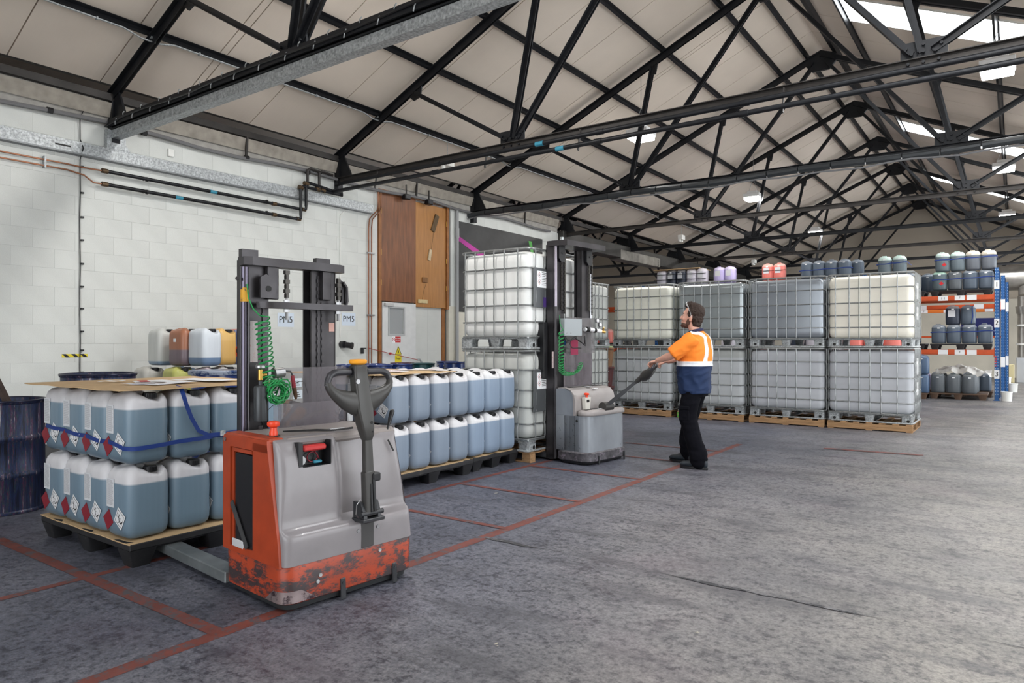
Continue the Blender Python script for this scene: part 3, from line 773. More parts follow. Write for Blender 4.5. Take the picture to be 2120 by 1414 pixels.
# dark board with tape
t = thing('notice_board', (XW, 12.5, 3), label='large black board with pink and green tape high on the wall', cat='board')
g = G(); g.box(XW+.002, XW+.02, 11.02, 14.15, 2.0, 3.86); ob('board', g, mat('black_board', (.022,.022,.022), .4, var=.2), t, world=True)
g = G(); g.prism([(11.02,3.45),(11.02,3.55),(12.0,3.22),(11.9,3.12)], 'x', XW+.021, XW+.024); ob('tape_strip', g, mat('magenta_tape', (.45,.03,.30), .5), t, world=True, label='magenta tape')
g = G(); g.prism([(13.55,3.75),(13.68,3.75),(13.85,3.2),(13.75,3.2)], 'x', XW+.021, XW+.024); ob('tape_strip', g, mat('green_tape', (.12,.45,.10), .5), t, world=True, label='green tape')

# ---------------------------------------------------------------- lamps
M_glow = mat('lamp_diffuser', (1,1,1), .4, emit=(1.0,.97,.93), estr=40)
M_lampb = mat('lamp_body', (.75,.75,.75), .5)
def lamp(x, y, z, label, power=LAMP_POWER, lit=True):
    t = thing('high_bay_lamp', (x, y, z), label=label, cat='lamp', group='high bay lamps')
    g = G(); g.cbox(-.21, .21, -.21, .21, .07, .17, .012); g.cbox(-.13,.13,-.13,.13,.17,.24,.01)
    for i in range(3): g.box(-.18,.18,-.212,-.21,.085+.025*i,.095+.025*i)
    ob('housing', g, M_lampb, t)
    g = G(); g.cbox(-.19, .19, -.19, .19, .0, .07, .012); ob('diffuser', g, M_glow, t)
    g = G(); top = roofz(x, x2 if x < XW else XA)-z-.01
    for s in (-1, 1): g.tube([(s*.12,0,.24),(0,0,.24+.35)], .004, 4)
    g.tube([(0,0,.59),(0,0,top)], .004, 4); ob('suspension_wire', g, M_galv, t)
    l = bpy.data.lights.new('lamp_light', 'AREA'); l.energy = power; l.size = .36; l.color = (1.0,.965,.92)
    lo = bpy.data.objects.new('lamp_light', l); COL.objects.link(lo); lo.parent = t; lo.location = (0,0,-.012)
    return t
k = 0
for j, y in enumerate((4.95, 11.85, 18.65, 25.7)):
    for i, x in enumerate((-5.6, -.2)):
        where = ['above the camera, out of frame','nearest in view','second in view','farthest in view'][j]
        lamp(x, y, 5.1, '%s high bay lamp of the %s row' % (where, ('left','right')[i]))
for y in (18.0, 26.0):
    lamp(x2, y, 5.1, 'high bay lamp in the side bay at %s' % ('mid length' if y < 20 else 'its far end'))
for i, (x, y, z, lab) in enumerate(((-8.27,9.5,4.52,'nearest'),(-8.27,20.35,4.50,'second'),(-8.27,27.65,4.45,'farthest'))):
    t = thing('emergency_light', (x, y, z), label='%s small white emergency box hanging off the first purlin' % lab, cat='light fitting', group='small emergency lights')
    g = G(); g.cbox(-.07,.07,-.12,.12,0,.14,.008); ob('box_body', g, M_white, t)
    g = G(); g.cyl((-.03,-.08,0),(-.03,-.08,-.06),.045,12); g.cyl((-.03,.08,0),(-.03,.08,-.06),.045,12); ob('lamp_heads', g, M_white, t)
    g = G(); g.tube([(0,0,.14),(0,0,.14+(4.96-z-.14))], .006, 5); ob('rod', g, M_galv, t)
# ================================================================ jerrycans
def sst(a, b, x):
    t = max(0, min(1, (x-a)/(b-a))); return t*t*(3-2*t)
def can_mesh(m, hx=.150, hy=.134, H=.452, cham=False):
    g = G(); rings = []
    n = 6 if not cham else 1
    r0 = .062 if not cham else .055
    prof = [(0,.040),(.006,.022),(.022,.007),(.05,.0),(.10,-.002),(.17,.0),(.25,-.002),(.33,0),(.375,.002),(.402,.010),(.424,.026),(.440,.050)]
    if cham: prof = [(0,.02),(.015,.006),(.04,0),(.2,-.002),(.37,0),(.395,.004),(.445,.04)]
    def dz(x, y, z):
        if z < .33: return 0
        k = sst(.33, .43, z)
        if cham: return 0
        d = math.hypot((x-.098)/.085, (y-.022)/.075)
        v = -.052*(1 - sst(.55, 1.15, d))
        if -.115 < x < .05 and abs(y) > .03: v -= .022*sst(.03,.06,abs(y))*sst(-.115,-.08,x)*(1-sst(.02,.05,x))*(1-sst(.10,.13,abs(y)))
        return v*k
    for z, ins in prof:
        z *= H/.452
        pts = rrect(hx-ins, hy-ins, max(r0-ins*.55, .02), n, z)
        rings.append([(x, y, z+dz(x,y,z)) for x, y, z in pts])
    zt = H - (.008 if not cham else .004)
    last = prof[-1][1]
    for f in (.86,.70,.52,.34,.17,.04):
        pts = rrect((hx-last)*f, (hy-last)*f, max(r0-last*.55,.02)*f, n, zt)
        rings.append([(x, y, zt + .004*(1-f) + dz(x,y,.5)) for x, y, z in pts])
    g.loft(rings)
    return g.mesh('can_body', m, 50)
def capm(H=.452):
    g = G(); vs = []
    prof = [(.036,0),(.038,.002),(.038,.032),(.034,.037),(.008,.038)]
    g.lathe(prof, 24)
    for i in range(24):
        a = 2*pi*i/24; g.box(.0375*cos(a)-.0018,.0395*cos(a)+.0018,.0375*sin(a)-.0018,.0395*sin(a)+.0018,.004,.030)
    return g.mesh('cap', M_blackpl)
CAPM = capm()
def dia(s, m, name):   # a hazard diamond facing -Y
    g = G(); g.prism([(0,-s),(s,0),(0,s),(-s,0)], 'y', 0, -.0012); return g.mesh(name, m)
DIA_W = dia(.064, [mat('diamond_white', (.72,.72,.74), .5)], 'hazard_diamond')
DIA_R = dia(.066, M_darkred, 'hazard_diamond')
DIA_RB = dia(.05, mat('hazard_red', (.60,.02,.03), .5), 'hazard_diamond')
def pictog():
    g = G()
    B = lambda p, q, w, w2=None: g.prism([(p[0]-w,p[1]),(q[0]-(w2 or w),q[1]),(q[0]+(w2 or w),q[1]),(p[0]+w,p[1])] if abs(q[1]-p[1]) > abs(q[0]-p[0]) else [(p[0],p[1]-w),(q[0],q[1]-(w2 or w)),(q[0],q[1]+(w2 or w)),(p[0],p[1]+w)], 'y', -.0014, -.0019)
    B((-.008,-.018),(-.006,.010),.0035,.002)
    B((-.006,.004),(-.018,.022),.0016,.0008); B((-.006,.006),(.004,.026),.0016,.0008); B((-.007,.010),(-.008,.030),.0014,.0008)
    B((-.014,.014),(-.020,.012),.0012); B((.001,.016),(.010,.020),.0012)
    g.prism([(-.026,-.018),(.002,-.020),(.0,-.017),(-.008,-.014),(-.02,-.015)], 'y', -.0014, -.0019)
    g.prism([(-.006,-.026),(.004,-.032),(.018,-.028),(.026,-.022),(.018,-.020),(.006,-.022)], 'y', -.0014, -.0019)
    pts = [(.004+.012*cos(a)*1.0, -.0017, -.008+.010*sin(a)) for a in [pi*(i/6)-.9 for i in range(9)]]
    g.tube(pts, .0008, 4)
    for s in (1,):
        for a, b in (((0,-.05),(.05,0)),((.05,0),(0,.05)),((0,.05),(-.05,0)),((-.05,0),(0,-.05))):
            g.beam((a[0],-.0014,a[1]),(b[0],-.0014,b[1]),.0016,.0018,up=(0,1,0))
    return g.mesh('pictogram', M_ink, smooth=False)
PIC = pictog()
g = G(); g.box(-.046,.046,-.0013,0,-.088,.088); LABM = g.mesh('text_label', M_paper2)
g = G()
random.seed(2)
for i in range(26):
    z = .078-.006*i; g.box(-.040, .040-.016*random.random(), -.0018, -.0014, z-.0012, z+.0012)
LINES = g.mesh('print_lines', mat('grey_print', (.30,.30,.32), .6), smooth=False)
g = G(); g.box(-.028,.028,-.0012,0,-.013,.013); SMALL = g.mesh('small_label', M_paper)
def liquid(name, liq, air, lvl, lvl2=None, rough=.33):
    e = .004
    return mat(name, liq, rough, zcol=[(0, tuple(c*.82 for c in liq)),(min(.10,lvl*.5), liq),(lvl-e, tuple(min(1,c*1.06) for c in liq)),(lvl+e, air)], var=.05, scale=3, stretch=(9,9,.5), spec=.45, sss=.0)
def make_can(name, body_mat, label, cat='jerrycan', style='near', mesh=None):
    t = thing(name, (0,0,-50), label=label, cat=cat)
    ob('can_body', mesh or can_mesh(body_mat), body_mat, t)
    at('cap', CAPM, t, (.098,.022,.397))
    if style == 'near':
        l = at('text_label', LABM, t, (-.070,-.136,.27)); at('print_lines', LINES, l)
        l['label'] = 'long white text label'
        d = at('hazard_diamond', DIA_R, t, (-.095,-.1365,.10), (0,radians(8),0)); d['label'] = 'dark red hazard diamond'
        d = at('hazard_diamond', DIA_W, t, (.050,-.1375,.125), (0,radians(-14),0), (1.12,1,1.12)); d['label'] = 'white environmental hazard diamond'
        at('pictogram', PIC, d)
    return t
AIR = (.56,.555,.575)
LQ1 = liquid('teal_liquid_can', (.145,.21,.27), (.575,.565,.59), .335)
LQ2 = liquid('slate_liquid_can', (.19,.235,.30), (.62,.61,.63), .345)
LQ3 = liquid('pale_blue_liquid_can', (.22,.285,.38), (.66,.66,.68), .350)
CAN1 = make_can('jerrycan', LQ1, 'template'); CAN2 = make_can('jerrycan', LQ2, 'template'); CAN3 = make_can('jerrycan', LQ3, 'template')
# far cans stand with their flat chamfered backs to the aisle
def far_can(name, m, top_style=None):
    t = thing(name, (0,0,-50), label='template', cat='jerrycan')
    ob('can_body', can_mesh(m, .150, .134, .452, True), m, t)
    l = at('small_label', SMALL, t, (0,-.1365,.375))
    g = G(); g.tube([(-.07,0,.44),(-.06,0,.468),(.03,0,.468),(.04,0,.44)], .012, 6); ob('handle', g, m, t)
    return t
def zc(name, liq, air, lvl): return liquid(name, liq, air, lvl)
FC = {'slate': far_can('jerrycan', zc('far_slate', (.095,.122,.16), (.22,.25,.29), .39)),
      'green': far_can('jerrycan', zc('far_green', (.105,.14,.16), (.33,.50,.42), .385)),
      'white': far_can('jerrycan', zc('far_whitetop', (.13,.165,.19), (.52,.66,.61), .355)),
      'cream': far_can('jerrycan', zc('far_creamtop', (.13,.145,.17), (.55,.50,.42), .35)),
      'blue': far_can('jerrycan', zc('far_blue', (.07,.12,.21), (.12,.18,.28), .40)),
      'pink': far_can('jerrycan', zc('far_pink', (.72,.20,.17), (.78,.38,.33), .37)),
      'lilac': far_can('jerrycan', zc('far_lilac', (.50,.44,.72), (.66,.60,.82), .37)),
      'navy': far_can('jerrycan', zc('far_navy', (.04,.05,.075), (.30,.30,.32), .39)),
      'clear': far_can('jerrycan', zc('far_clear', (.60,.58,.66), (.68,.66,.72), .37)),
      'grey': far_can('jerrycan', zc('far_grey', (.115,.13,.145), (.17,.19,.20), .42))}
kidmap()
TEMPL = [CAN1, CAN2, CAN3] + list(FC.values())

# ---------------------------------------------------------------- pallets
def plastic_pallet(x0, x1, y0, y1, label, rows=(3,3)):
    cx, cy = (x0+x1)/2, (y0+y1)/2
    t = thing('plastic_pallet', (cx,cy,0), label=label, cat='pallet', group='black plastic pallets')
    g = G(); g.cbox(x0,x1,y0,y1,.108,.150,.006); g.box(x0+.03,x1-.03,y0+.03,y1-.03,.095,.11)
    ob('deck', g, M_palpl, t, world=True)
    for i in range(3):
        for j in range(3):
            fx = x0+.085+(x1-x0-.17)*i/2; fy = y0+.085+(y1-y0-.17)*j/2
            g = G(); g.loft([rrect(.055,.055,.01,2,0,fx,fy), rrect(.085,.085,.012,2,.11,fx,fy)]); ob('foot', g, M_palpl, t, world=True, ang=25)
    return t
def crate_sheet(x0, x1, y0, y1, z, lab, droop=.0, seed=1, th=.006, nx=14, ny=12):
    random.seed(seed); g = G(); rows = []
    for i in range(nx+1):
        for j in range(ny+1):
            x = x0+(x1-x0)*i/nx; y = y0+(y1-y0)*j/ny
            e = max(abs(i/nx*2-1), abs(j/ny*2-1))
            rows.append((x, y, z + droop*(-(e**6)) + .003*sin(i*1.3+seed)*cos(j*1.1) ))
    n = len(rows); fs = []
    for i in range(nx):
        for j in range(ny):
            a = i*(ny+1)+j; fs.append((a, a+ny+1, a+ny+2, a+1)); fs.append((n+a, n+a+1, n+a+ny+2, n+a+ny+1))
    ed = [i*(ny+1) for i in range(nx+1)] + [nx*(ny+1)+j for j in range(1, ny+1)] + [i*(ny+1)+ny for i in range(nx-1,-1,-1)] + [j for j in range(ny-1,0,-1)]
    for a, b in zip(ed, ed[1:]+ed[:1]): fs.append((a, n+a, n+b, b))
    g.add(rows + [(x,y,z-th) for x,y,z in rows], fs)
    return g
def sheet(name, x0, x1, y0, y1, z, label, **k):
    t = thing(name, ((x0+x1)/2,(y0+y1)/2,z), label=label, cat='cardboard')
    ob('board', crate_sheet(x0,x1,y0,y1,z,'',**k), M_card, t, world=True, ang=60); return t
def place(src, x, y, z, rz, label, group): return copytree(src, (x,y,z), rz, label, group)
# pallet 1, beside the orange truck
_before = set(bpy.data.objects)
P1 = (-5.60,-4.33,2.03,3.20)
plastic_pallet(*P1, 'black plastic pallet under the teal jerrycans, nearest the camera')
sheet('cardboard_sheet', P1[0]-.01, P1[1]-.005, P1[2]-.0, P1[3], .157, 'thin cardboard slip sheet on the nearest black pallet', droop=.006)
dpx, dpy = .308, .285
lay = ['lower','upper']
for L_ in range(2):
    z = .162 + L_*.457
    for i in range(4):
        for j in range(4):
            if i < 3 and j > 0 : continue
            x = -4.525 - (3-i)*dpx + random.uniform(-.004,.004); y = 2.175 + j*dpy
            if j == 0: lb = ('teal-filled jerrycan of the %s layer on the nearest pallet, ' % lay[L_]) + (['leftmost at the far corner','second from the left','third from the left','at the near corner'][i])
            else: lb = 'teal-filled jerrycan, %s layer of the nearest pallet, %s behind the near corner can' % (lay[L_], ORD[j-1])
            place(CAN1, x, y, z, radians(random.uniform(-1,1)), lb, 'jerrycans on the nearest black pallet')
sheet('cardboard_sheet', -5.75, -4.36, 1.98, 3.24, 1.083, 'brown cardboard sheet lying on top of the nearest jerrycan stack', droop=.006, seed=3)
# second sheet raised at the back
# blue strap round the upper layer
def ribbon(g, pts, w, th=.002, up=(0,0,1)):
    P = [Vector(p) for p in pts]; vs = []; n = len(P)
    for i in range(n):
        t = (P[min(i+1,n-1)]-P[max(i-1,0)]).normalized(); u = Vector(up); u = (u - t*u.dot(t)).normalized(); nn = t.cross(u)
        for a, b in ((-1,-1),(1,-1),(1,1),(-1,1)): vs.append(P[i]+u*(a*w/2)+nn*(b*th/2))
    fs = []
    for i in range(n-1):
        for j in range(4):
            a, b = i*4+j, i*4+(j+1)%4; fs.append((a,b,b+4,a+4))
    fs += [(0,1,2,3),(4*n-1,4*n-2,4*n-3,4*n-4)]
    g.add(vs, fs)
t = thing('ratchet_strap', (-4.4,2.1,.85), label='blue webbing strap tied around the upper jerrycans of the nearest pallet', cat='strap')
g = G(); xs0 = -5.60
pts = [(-5.60,3.2,.84),(-5.60,2.25,.82),(-5.57,2.06,.80)]
for i in range(4):
    xc = -4.505-(3-i)*dpx
    pts += [(xc-.10,2.033,.785-.012*i),(xc+.06,2.033,.775-.016*i)]
    if i < 3: pts += [(xc+.154,2.050,.772-.016*i)]
pts += [(-4.425,2.033,.722),(-4.388,2.040,.721),(-4.362,2.058,.720),(-4.348,2.09,.721),(-4.346,2.13,.722)]
for j in range(4):
    yc = 2.175+j*dpy
    if j: pts += [(-4.346,yc-.09,.728+.008*j)]
    pts += [(-4.346,yc+.08,.728+.012*j)]
    if j < 3: pts += [(-4.358,yc+.142,.732+.014*j)]
ribbon(g, pts, .026); ob('webbing', g, M_strap, t, world=True, ang=50)
g = G(); ribbon(g, [(-4.50,2.40,1.076),(-4.40,2.385,1.070),(-4.353,2.375,1.03),(-4.347,2.39,.97),(-4.347,2.425,.88),(-4.347,2.475,.79),(-4.346,2.54,.755),(-4.346,2.62,.752),(-4.346,2.78,.758)], .026, up=(0,.7,.7)); ob('loose_tail', g, M_strap, t, world=True, ang=50, label='loose hanging end of the strap')
g = G(); g.cbox(-4.352,-4.335,2.625,2.66,.738,.776,.003); ob('buckle', g, M_galv, t, world=True, label='metal buckle')
# papers on the sheet
for i, (x, y, a, sx, sy, c, lb) in enumerate([(-4.72,2.35,.3,.30,.21,'w','white printed paper nearest the edge of the cardboard top'),(-4.85,2.55,.1,.42,.16,'w','long white paper strip on the cardboard top'),
        (-4.95,2.42,-.35,.21,.12,'r','paper with a red printed band on the cardboard top'),(-4.80,2.80,.2,.5,.22,'w','white sheet at the far side of the cardboard top'),(-5.15,2.30,.9,.16,.10,'w','small torn white paper left of the others on the cardboard top')]):
    t = thing('paper_sheet', (x,y,1.089+.0012*i), a, lb, 'paper')
    g = G(); vs = []; k = 6
    for p in range(k+1):
        for q in range(3): vs.append(((p/k-.5)*sx, (q/2-.5)*sy, .002*sin(p*1.9+i)+.001*q+.002))
    g.add(vs, [(p*3+q,p*3+q+3,p*3+q+4,p*3+q+1) for p in range(k) for q in range(2)]); ob('sheet', g, M_paper, t)
    if c == 'r':
        g = G(); g.box(-sx/2,sx/2,-.03,.03,.0052,.0062); ob('print', g, M_red, t)
    elif i == 0:
        g = G()
        for r in range(6): g.box(-.12,.10-.02*(r%3),-.07+.026*r,-.06+.026*r,.0052,.0058)
        ob('print', g, mat('faint_print', (.35,.30,.30), .6), t)
for _o in set(bpy.data.objects)-_before:
    if _o.parent is None: _o.location.x += .03; _o.location.y += .028
# pallet 2 and 3
P2 = (-5.80,-4.565,4.47,5.66)
plastic_pallet(*P2, 'black plastic pallet just behind the orange truck')
sheet('cardboard_sheet', P2[0], P2[1]-.012, P2[2], P2[3], .157, 'thin cardboard slip sheet on the middle black pallet', droop=.006, seed=5)
for L_ in range(2):
    z = .162+L_*.457
    for j in range(4):
        for i in range(4):
            if i < 3 and j > 0: continue
            x = -4.735-(3-i)*dpx; y = 4.625+j*.288
            if i == 3: lb = 'slate-blue jerrycan, %s layer, %s can along the aisle on the middle pallet' % (lay[L_], ORD[j])
            else: lb = 'slate-blue jerrycan, %s layer, %s back from the aisle corner of the middle pallet' % (lay[L_], ORD[2-i])
            place(CAN2, x, y, z, radians(random.uniform(-1,1)), lb, 'jerrycans on the middle black pallet')
sheet('cardboard_sheet', -5.85, -4.60, 4.30, 5.42, 1.083, 'cardboard sheet on top of the middle jerrycan stack', droop=.01, seed=8)
for i, (x, y, a) in enumerate([(-4.85,4.75,.2),(-5.0,5.05,1.1),(-4.8,5.25,.5)]):
    t = thing('paper_sheet', (x,y,1.089), a, 'white printed paper on the middle stack, %s' % ['nearest the truck','in the middle','nearest the white tank'][i], 'paper')
    g = G(); g.box(-.14,.14,-.1,.1,0,.002); ob('sheet', g, M_paper, t); g = G(); g.box(-.12,.05,-.08,-.06,.002,.0025); g.box(-.12,.1,.0,.03,.002,.0025); ob('print', g, M_red, t)
P3 = (-5.85,-4.60,5.70,6.52)
plastic_pallet(*P3, 'black plastic pallet farthest down the row, beside the white tanks')
sheet('cardboard_sheet', P3[0], P3[1]-.012, P3[2], P3[3], .157, 'thin cardboard slip sheet on the farthest black pallet', droop=.006, seed=6)
for L_ in range(2):
    z = .162+L_*.457
    for j in range(3):
        for i in range(4):
            if i < 3 and L_ == 0: continue
            x = -4.76-(3-i)*dpx; y = 5.80+j*.277
            where = 'aisle edge' if i == 3 else '%s row back' % ORD[3-i]
            place(CAN3, x, y, z, radians(random.uniform(-1,1)), 'pale blue jerrycan, %s layer of the farthest pallet, %s can across, %s' % (lay[L_], ORD[j], where), 'jerrycans on the farthest black pallet')

# ================================================================ drums, pails and odd cans by the wall
M_drum = mat('ink_stained_drum', (.022,.028,.07), .42, .25, var=.3, scale=5)
def streak(m):
    nt = m.node_tree; N = nt.nodes; Lk = nt.links; b = N['Principled BSDF']
    tc = N.new('ShaderNodeTexCoord'); mp = N.new('ShaderNodeMapping'); mp.inputs['Scale'].default_value = (34,34,2.2); Lk.new(tc.outputs['Object'], mp.inputs[0])
    n = N.new('ShaderNodeTexNoise'); n.inputs['Scale'].default_value = 1; n.inputs['Detail'].default_value = 6; n.inputs['Roughness'].default_value = .7; Lk.new(mp.outputs[0], n.inputs['Vector'])
    r = N.new('ShaderNodeValToRGB'); Lk.new(n.outputs[0], r.inputs[0]); e = r.color_ramp.elements
    e[0].position = .38; e[0].color = (.012,.012,.02,1); e[1].position = .66; e[1].color = (.42,.40,.42,1)
    for p, c in ((.45,(.014,.022,.06)),(.49,(.02,.04,.10)),(.52,(.03,.012,.045)),(.55,(.015,.07,.075)),(.575,(.12,.02,.07)),(.60,(.03,.03,.07))):
        x = e.new(p); x.color = (*c, 1)
    Lk.new(r.outputs[0], b.inputs['Base Color']); return m
streak(M_drum)
def drum(x, y, label, h=.90, r=.30, openlid=True):
    t = thing('steel_drum', (x,y,0), label=label, cat='drum', group='ink stained drums')
    prof = [(r-.01,0),(r+.006,.004),(r+.006,.02),(r-.004,.03)]
    for zc_ in (.31,.60):
        prof += [(r-.004,zc_-.03),(r+.010,zc_-.010),(r+.010,zc_+.010),(r-.004,zc_+.03)]
    prof += [(r-.004,h-.03),(r+.006,h-.02),(r+.010,h-.008),(r+.004,h),(r-.012,h-.006),(r-.014,h-.10),(0.001,h-.11)]
    g = G(); g.lathe(prof, 48, cap=False); ob('drum_shell', g, M_drum, t)
    g = G(); g.tube([((r)*cos(2*pi*i/48),(r)*sin(2*pi*i/48),h-.006) for i in range(48)], .011, 8, closed=True); ob('rim', g, mat('inky_rim', (.012,.014,.035), .3, .4), t)
    g = G(); g.lathe([(r-.015,0),(.001,.01)], 32, o=(0,0,h-.05), cap=False); ob('residue', g, mat('dried_ink', (.16,.10,.09), .7, var=.5, scale=30, bump=.6, bscale=60), t)
    return t
d = drum(-6.72, 2.20, 'ink-stained steel drum at the left edge with a wooden pole standing in it')
t = thing('stirring_pole', (-7.2,2.5,.8), label='dark wooden pole leaning out of the left drum', cat='pole')
g = G(); g.beam((-6.52,2.20,.82),(-6.72,2.06,1.30), .05, .035); ob('pole', g, mat('dark_timber', (.05,.032,.025), .7, var=.4), t, world=True)
from math import atan2
drum(-6.62, 2.90, 'ink-stained steel drum behind the cardboard, below the hazard tape', h=1.09, r=.295)
t = thing('timber_rail', (XW+.01,3.0,.48), label='pale batten fixed low along the wall between drum and pallet', cat='batten')
g = G(); g.beam((XW+.016,2.0,.47),(XW+.016,4.6,.50), .03, .05); ob('board', g, mat('pale_timber', (.35,.30,.22), .8), t, world=True)
# crates of odd cans on a low timber stand along the wall
stand = thing('timber_stand', (-7.4,5.0,0), label='low timber stand against the wall holding the assorted cans', cat='stand')
g = G(); g.box(-8.65,-7.55,4.05,5.65,.59,.63); ob('shelf_board', g, M_wood, stand, world=True)
for x in (-8.6,-7.6):
    for y in (4.1,5.6):
        g = G(); g.box(x-.03,x+.03,y-.03,y+.03,0,.59); ob('leg', g, M_wood, stand, world=True)
def odd(nm, liq, air, lvl, x, y, z, rz, label, dia_=None, mark=True):
    m = liquid(nm, liq, air, lvl)
    t = make_can('jerrycan', m, label, style='plain'); t.location = (x,y,z); t.rotation_euler = (0,0,rz)
    return t
def lv(*p): return p
W_ = radians
o1 = odd('can_clear', (.22,.30,.40), (.56,.57,.55), .05, -8.42, 4.43, 1.09, 0, 'nearly empty clear jerrycan with blue dregs, leftmost of the upper row by the wall')
o2 = odd('can_brown', (.17,.13,.15), (.36,.15,.085), .19, -8.02, 4.48, 1.09, .1, 'brown-tinted jerrycan half full, second in the upper row by the wall')
g = G(); g.box(-.025,.025,-.1365,-.135,.28,.32); ob('small_label', g, M_paper, o2)
o3 = odd('can_clear_blue', (.15,.22,.34), (.60,.64,.69), .10, -7.75, 4.57, 1.09, .15, 'large clear jerrycan with dark blue dregs, third in the upper row by the wall')
o4 = odd('can_amber', (.62,.38,.12), (.70,.45,.16), .30, -7.93, 4.90, 1.09, 0, 'amber yellow jerrycan right of the clear cans by the wall')
o5 = odd('can_crimson', (.40,.06,.05), (.50,.16,.12), .25, -8.1, 5.2, 1.09, 0, 'crimson jerrycan squeezed behind the mast by the wall')
o6 = odd('can_streaked', (.13,.16,.30), (.16,.19,.34), .40, -7.80, 5.13, 1.09, .25, 'blue-streaked jerrycan with an orange flammable diamond by the wall')
g = G(); g.prism([(0,.10),(.055,.165),(0,.23),(-.055,.165)], 'y', -.1365, -.138); 
dd = ob('hazard_diamond', g, mat('flame_orange', (.62,.06,.02), .5), o6, label='orange flammable diamond')
g = G(); g.prism([(0,.145),(.014,.16),(.006,.19),(0,.205),(-.012,.17)], 'y', -.1382, -.1386); ob('flame', g, M_ink, dd)
g = G()
for i in range(9):
    x = -.11+.024*i; g.box(x, x+.005, -.1385,-.1365,.25-.05*((i*7)%4)*.6,.43)
ob('paint_runs', g, M_strap, o6, label='blue paint runs')
for i, (x, y, nm, c, lb) in enumerate([(-8.45,4.27,'can_dull_white',(.42,.41,.38),'dull white jerrycan in the lower row by the wall, leftmost'),(-8.32,4.60,'can_low_slate',(.10,.14,.20),'slate jerrycan in the lower row by the wall'),
        (-7.99,4.38,'can_olive',(.42,.42,.12),'olive yellow jerrycan in the lower row by the wall'),(-7.73,4.60,'can_pinkish',(.55,.45,.47),'pinkish white jerrycan in the lower row by the wall'),(-7.92,4.92,'can_low_clear',(.5,.5,.5),'clear jerrycan in the lower row under the amber one'),(-7.80,5.22,'can_low_blue',(.10,.14,.30),'blue jerrycan in the lower row under the streaked one')]):
    odd(nm, c, tuple(min(1,v*1.1) for v in c), .4, x, y, .632, 0, lb)
def pail(x, y, z, h=.37, r=.155, m=M_bluelid, label='', rim=None, rz=0):
    t = thing('metal_pail', (x,y,z), rz, label, 'pail', 'blue ink pails')
    g = G(); g.lathe([(r*.93,0),(r*.95,.01),(r*.985,h*.7),(r*1.01,h*.72),(r,h*.74),(r,h-.012)], 32); ob('pail_body', g, m, t)
    g = G(); g.lathe([(r+.002,h-.018),(r+.010,h-.010),(r+.008,h),(r-.01,h+.001),(r-.014,h-.012),(.001,h-.012)], 32, cap=False); ob('lid', g, rim or m, t)
    g = G(); g.tube([((r+.012)*cos(a), (r+.012)*sin(a)*.35-.0, h-.05-.16*abs(sin(a))) for a in [pi*i/14 for i in range(15)]], .0035, 5)
    for s in (-1,1): g.cyl((s*r,0,h-.05),(s*(r+.018),0,h-.05), .013, 10)
    ob('bail_handle', g, M_chrome, t)
    return t
M_bl2 = mat('teal_pail_enamel', (.012,.07,.08), .3, var=.2)
pp = [(-6.55,5.75,M_bluelid),(-6.5,6.15,M_bluelid),(-6.65,6.55,M_bluelid),(-6.5,6.95,M_bl2),(-6.9,6.3,M_bluelid),(-7.0,6.85,mat('stained_pail', (.10,.05,.06), .6, var=.5)),(-6.35,7.5,M_bluelid),(-6.6,7.9,M_bl2),(-6.35,8.3,M_bl2)]
ps = thing('timber_stand', (-6.7,7,0), label='low timber stand behind the middle pallet holding the blue pails', cat='stand')
g = G(); g.box(-7.25,-6.15,6.68,8.55,.68,.72); ob('shelf_board', g, M_wood, ps, world=True)
for x in (-7.2,-6.2):
    for y in (6.75,8.5): g = G(); g.box(x-.03,x+.03,y-.03,y+.03,0,.68); ob('leg', g, M_wood, ps, world=True)
ps2 = thing('timber_stand', (-6.7,6,0), label='low timber stand left of the pails, behind the mast', cat='stand')
g = G(); g.box(-6.93,-6.2,5.5,6.64,.68,.72); ob('shelf_board', g, M_wood, ps2, world=True)
for x in (-6.88,-6.25):
    for y in (5.56,6.58): g = G(); g.box(x-.03,x+.03,y-.03,y+.03,0,.68); ob('leg', g, M_wood, ps2, world=True)
for i, (x, y, m) in enumerate([(-6.42,5.70,M_bluelid),(-6.42,6.10,M_bluelid),(-6.42,6.46,M_bluelid),(-6.75,5.9,M_bluelid),(-6.75,6.3,M_bluelid),(-6.42,6.88,M_bl2),(-6.80,6.88,mat('stained_pail', (.10,.05,.06), .6, var=.5)),(-6.42,7.55,M_bluelid),(-6.75,7.75,M_bluelid),(-6.42,7.98,M_bl2),(-6.5,8.36,M_bl2)]):
    pail(x, y, .72, .37+.02*((i*3)%3), label='%s pail, %s along the stand behind the middle pallet' % ('glossy teal' if m is M_bl2 else 'ink-stained' if m is not M_bluelid else 'glossy dark blue', ORD[i]), m=m, rz=1.3+.4*i)
t = thing('wide_ink_tub', (-6.62,4.02,.0), label='wide blue tub with a white-smeared lid behind the nearest pallet', cat='tub')
g = G(); g.lathe([(.20,0),(.22,.02),(.23,1.04),(.25,1.05),(.25,1.07)], 40); ob('tub_body', g, M_bluelid, t)
g = G(); g.lathe([(.255,1.04),(.26,1.07),(.25,1.085),(.22,1.08),(.001,1.08)], 40, cap=False); ob('lid', g, mat('smeared_lid', (.25,.28,.34), .3, dirt=(.01,.03,.10), dirt_amt=.6, dirt_scale=8), t)

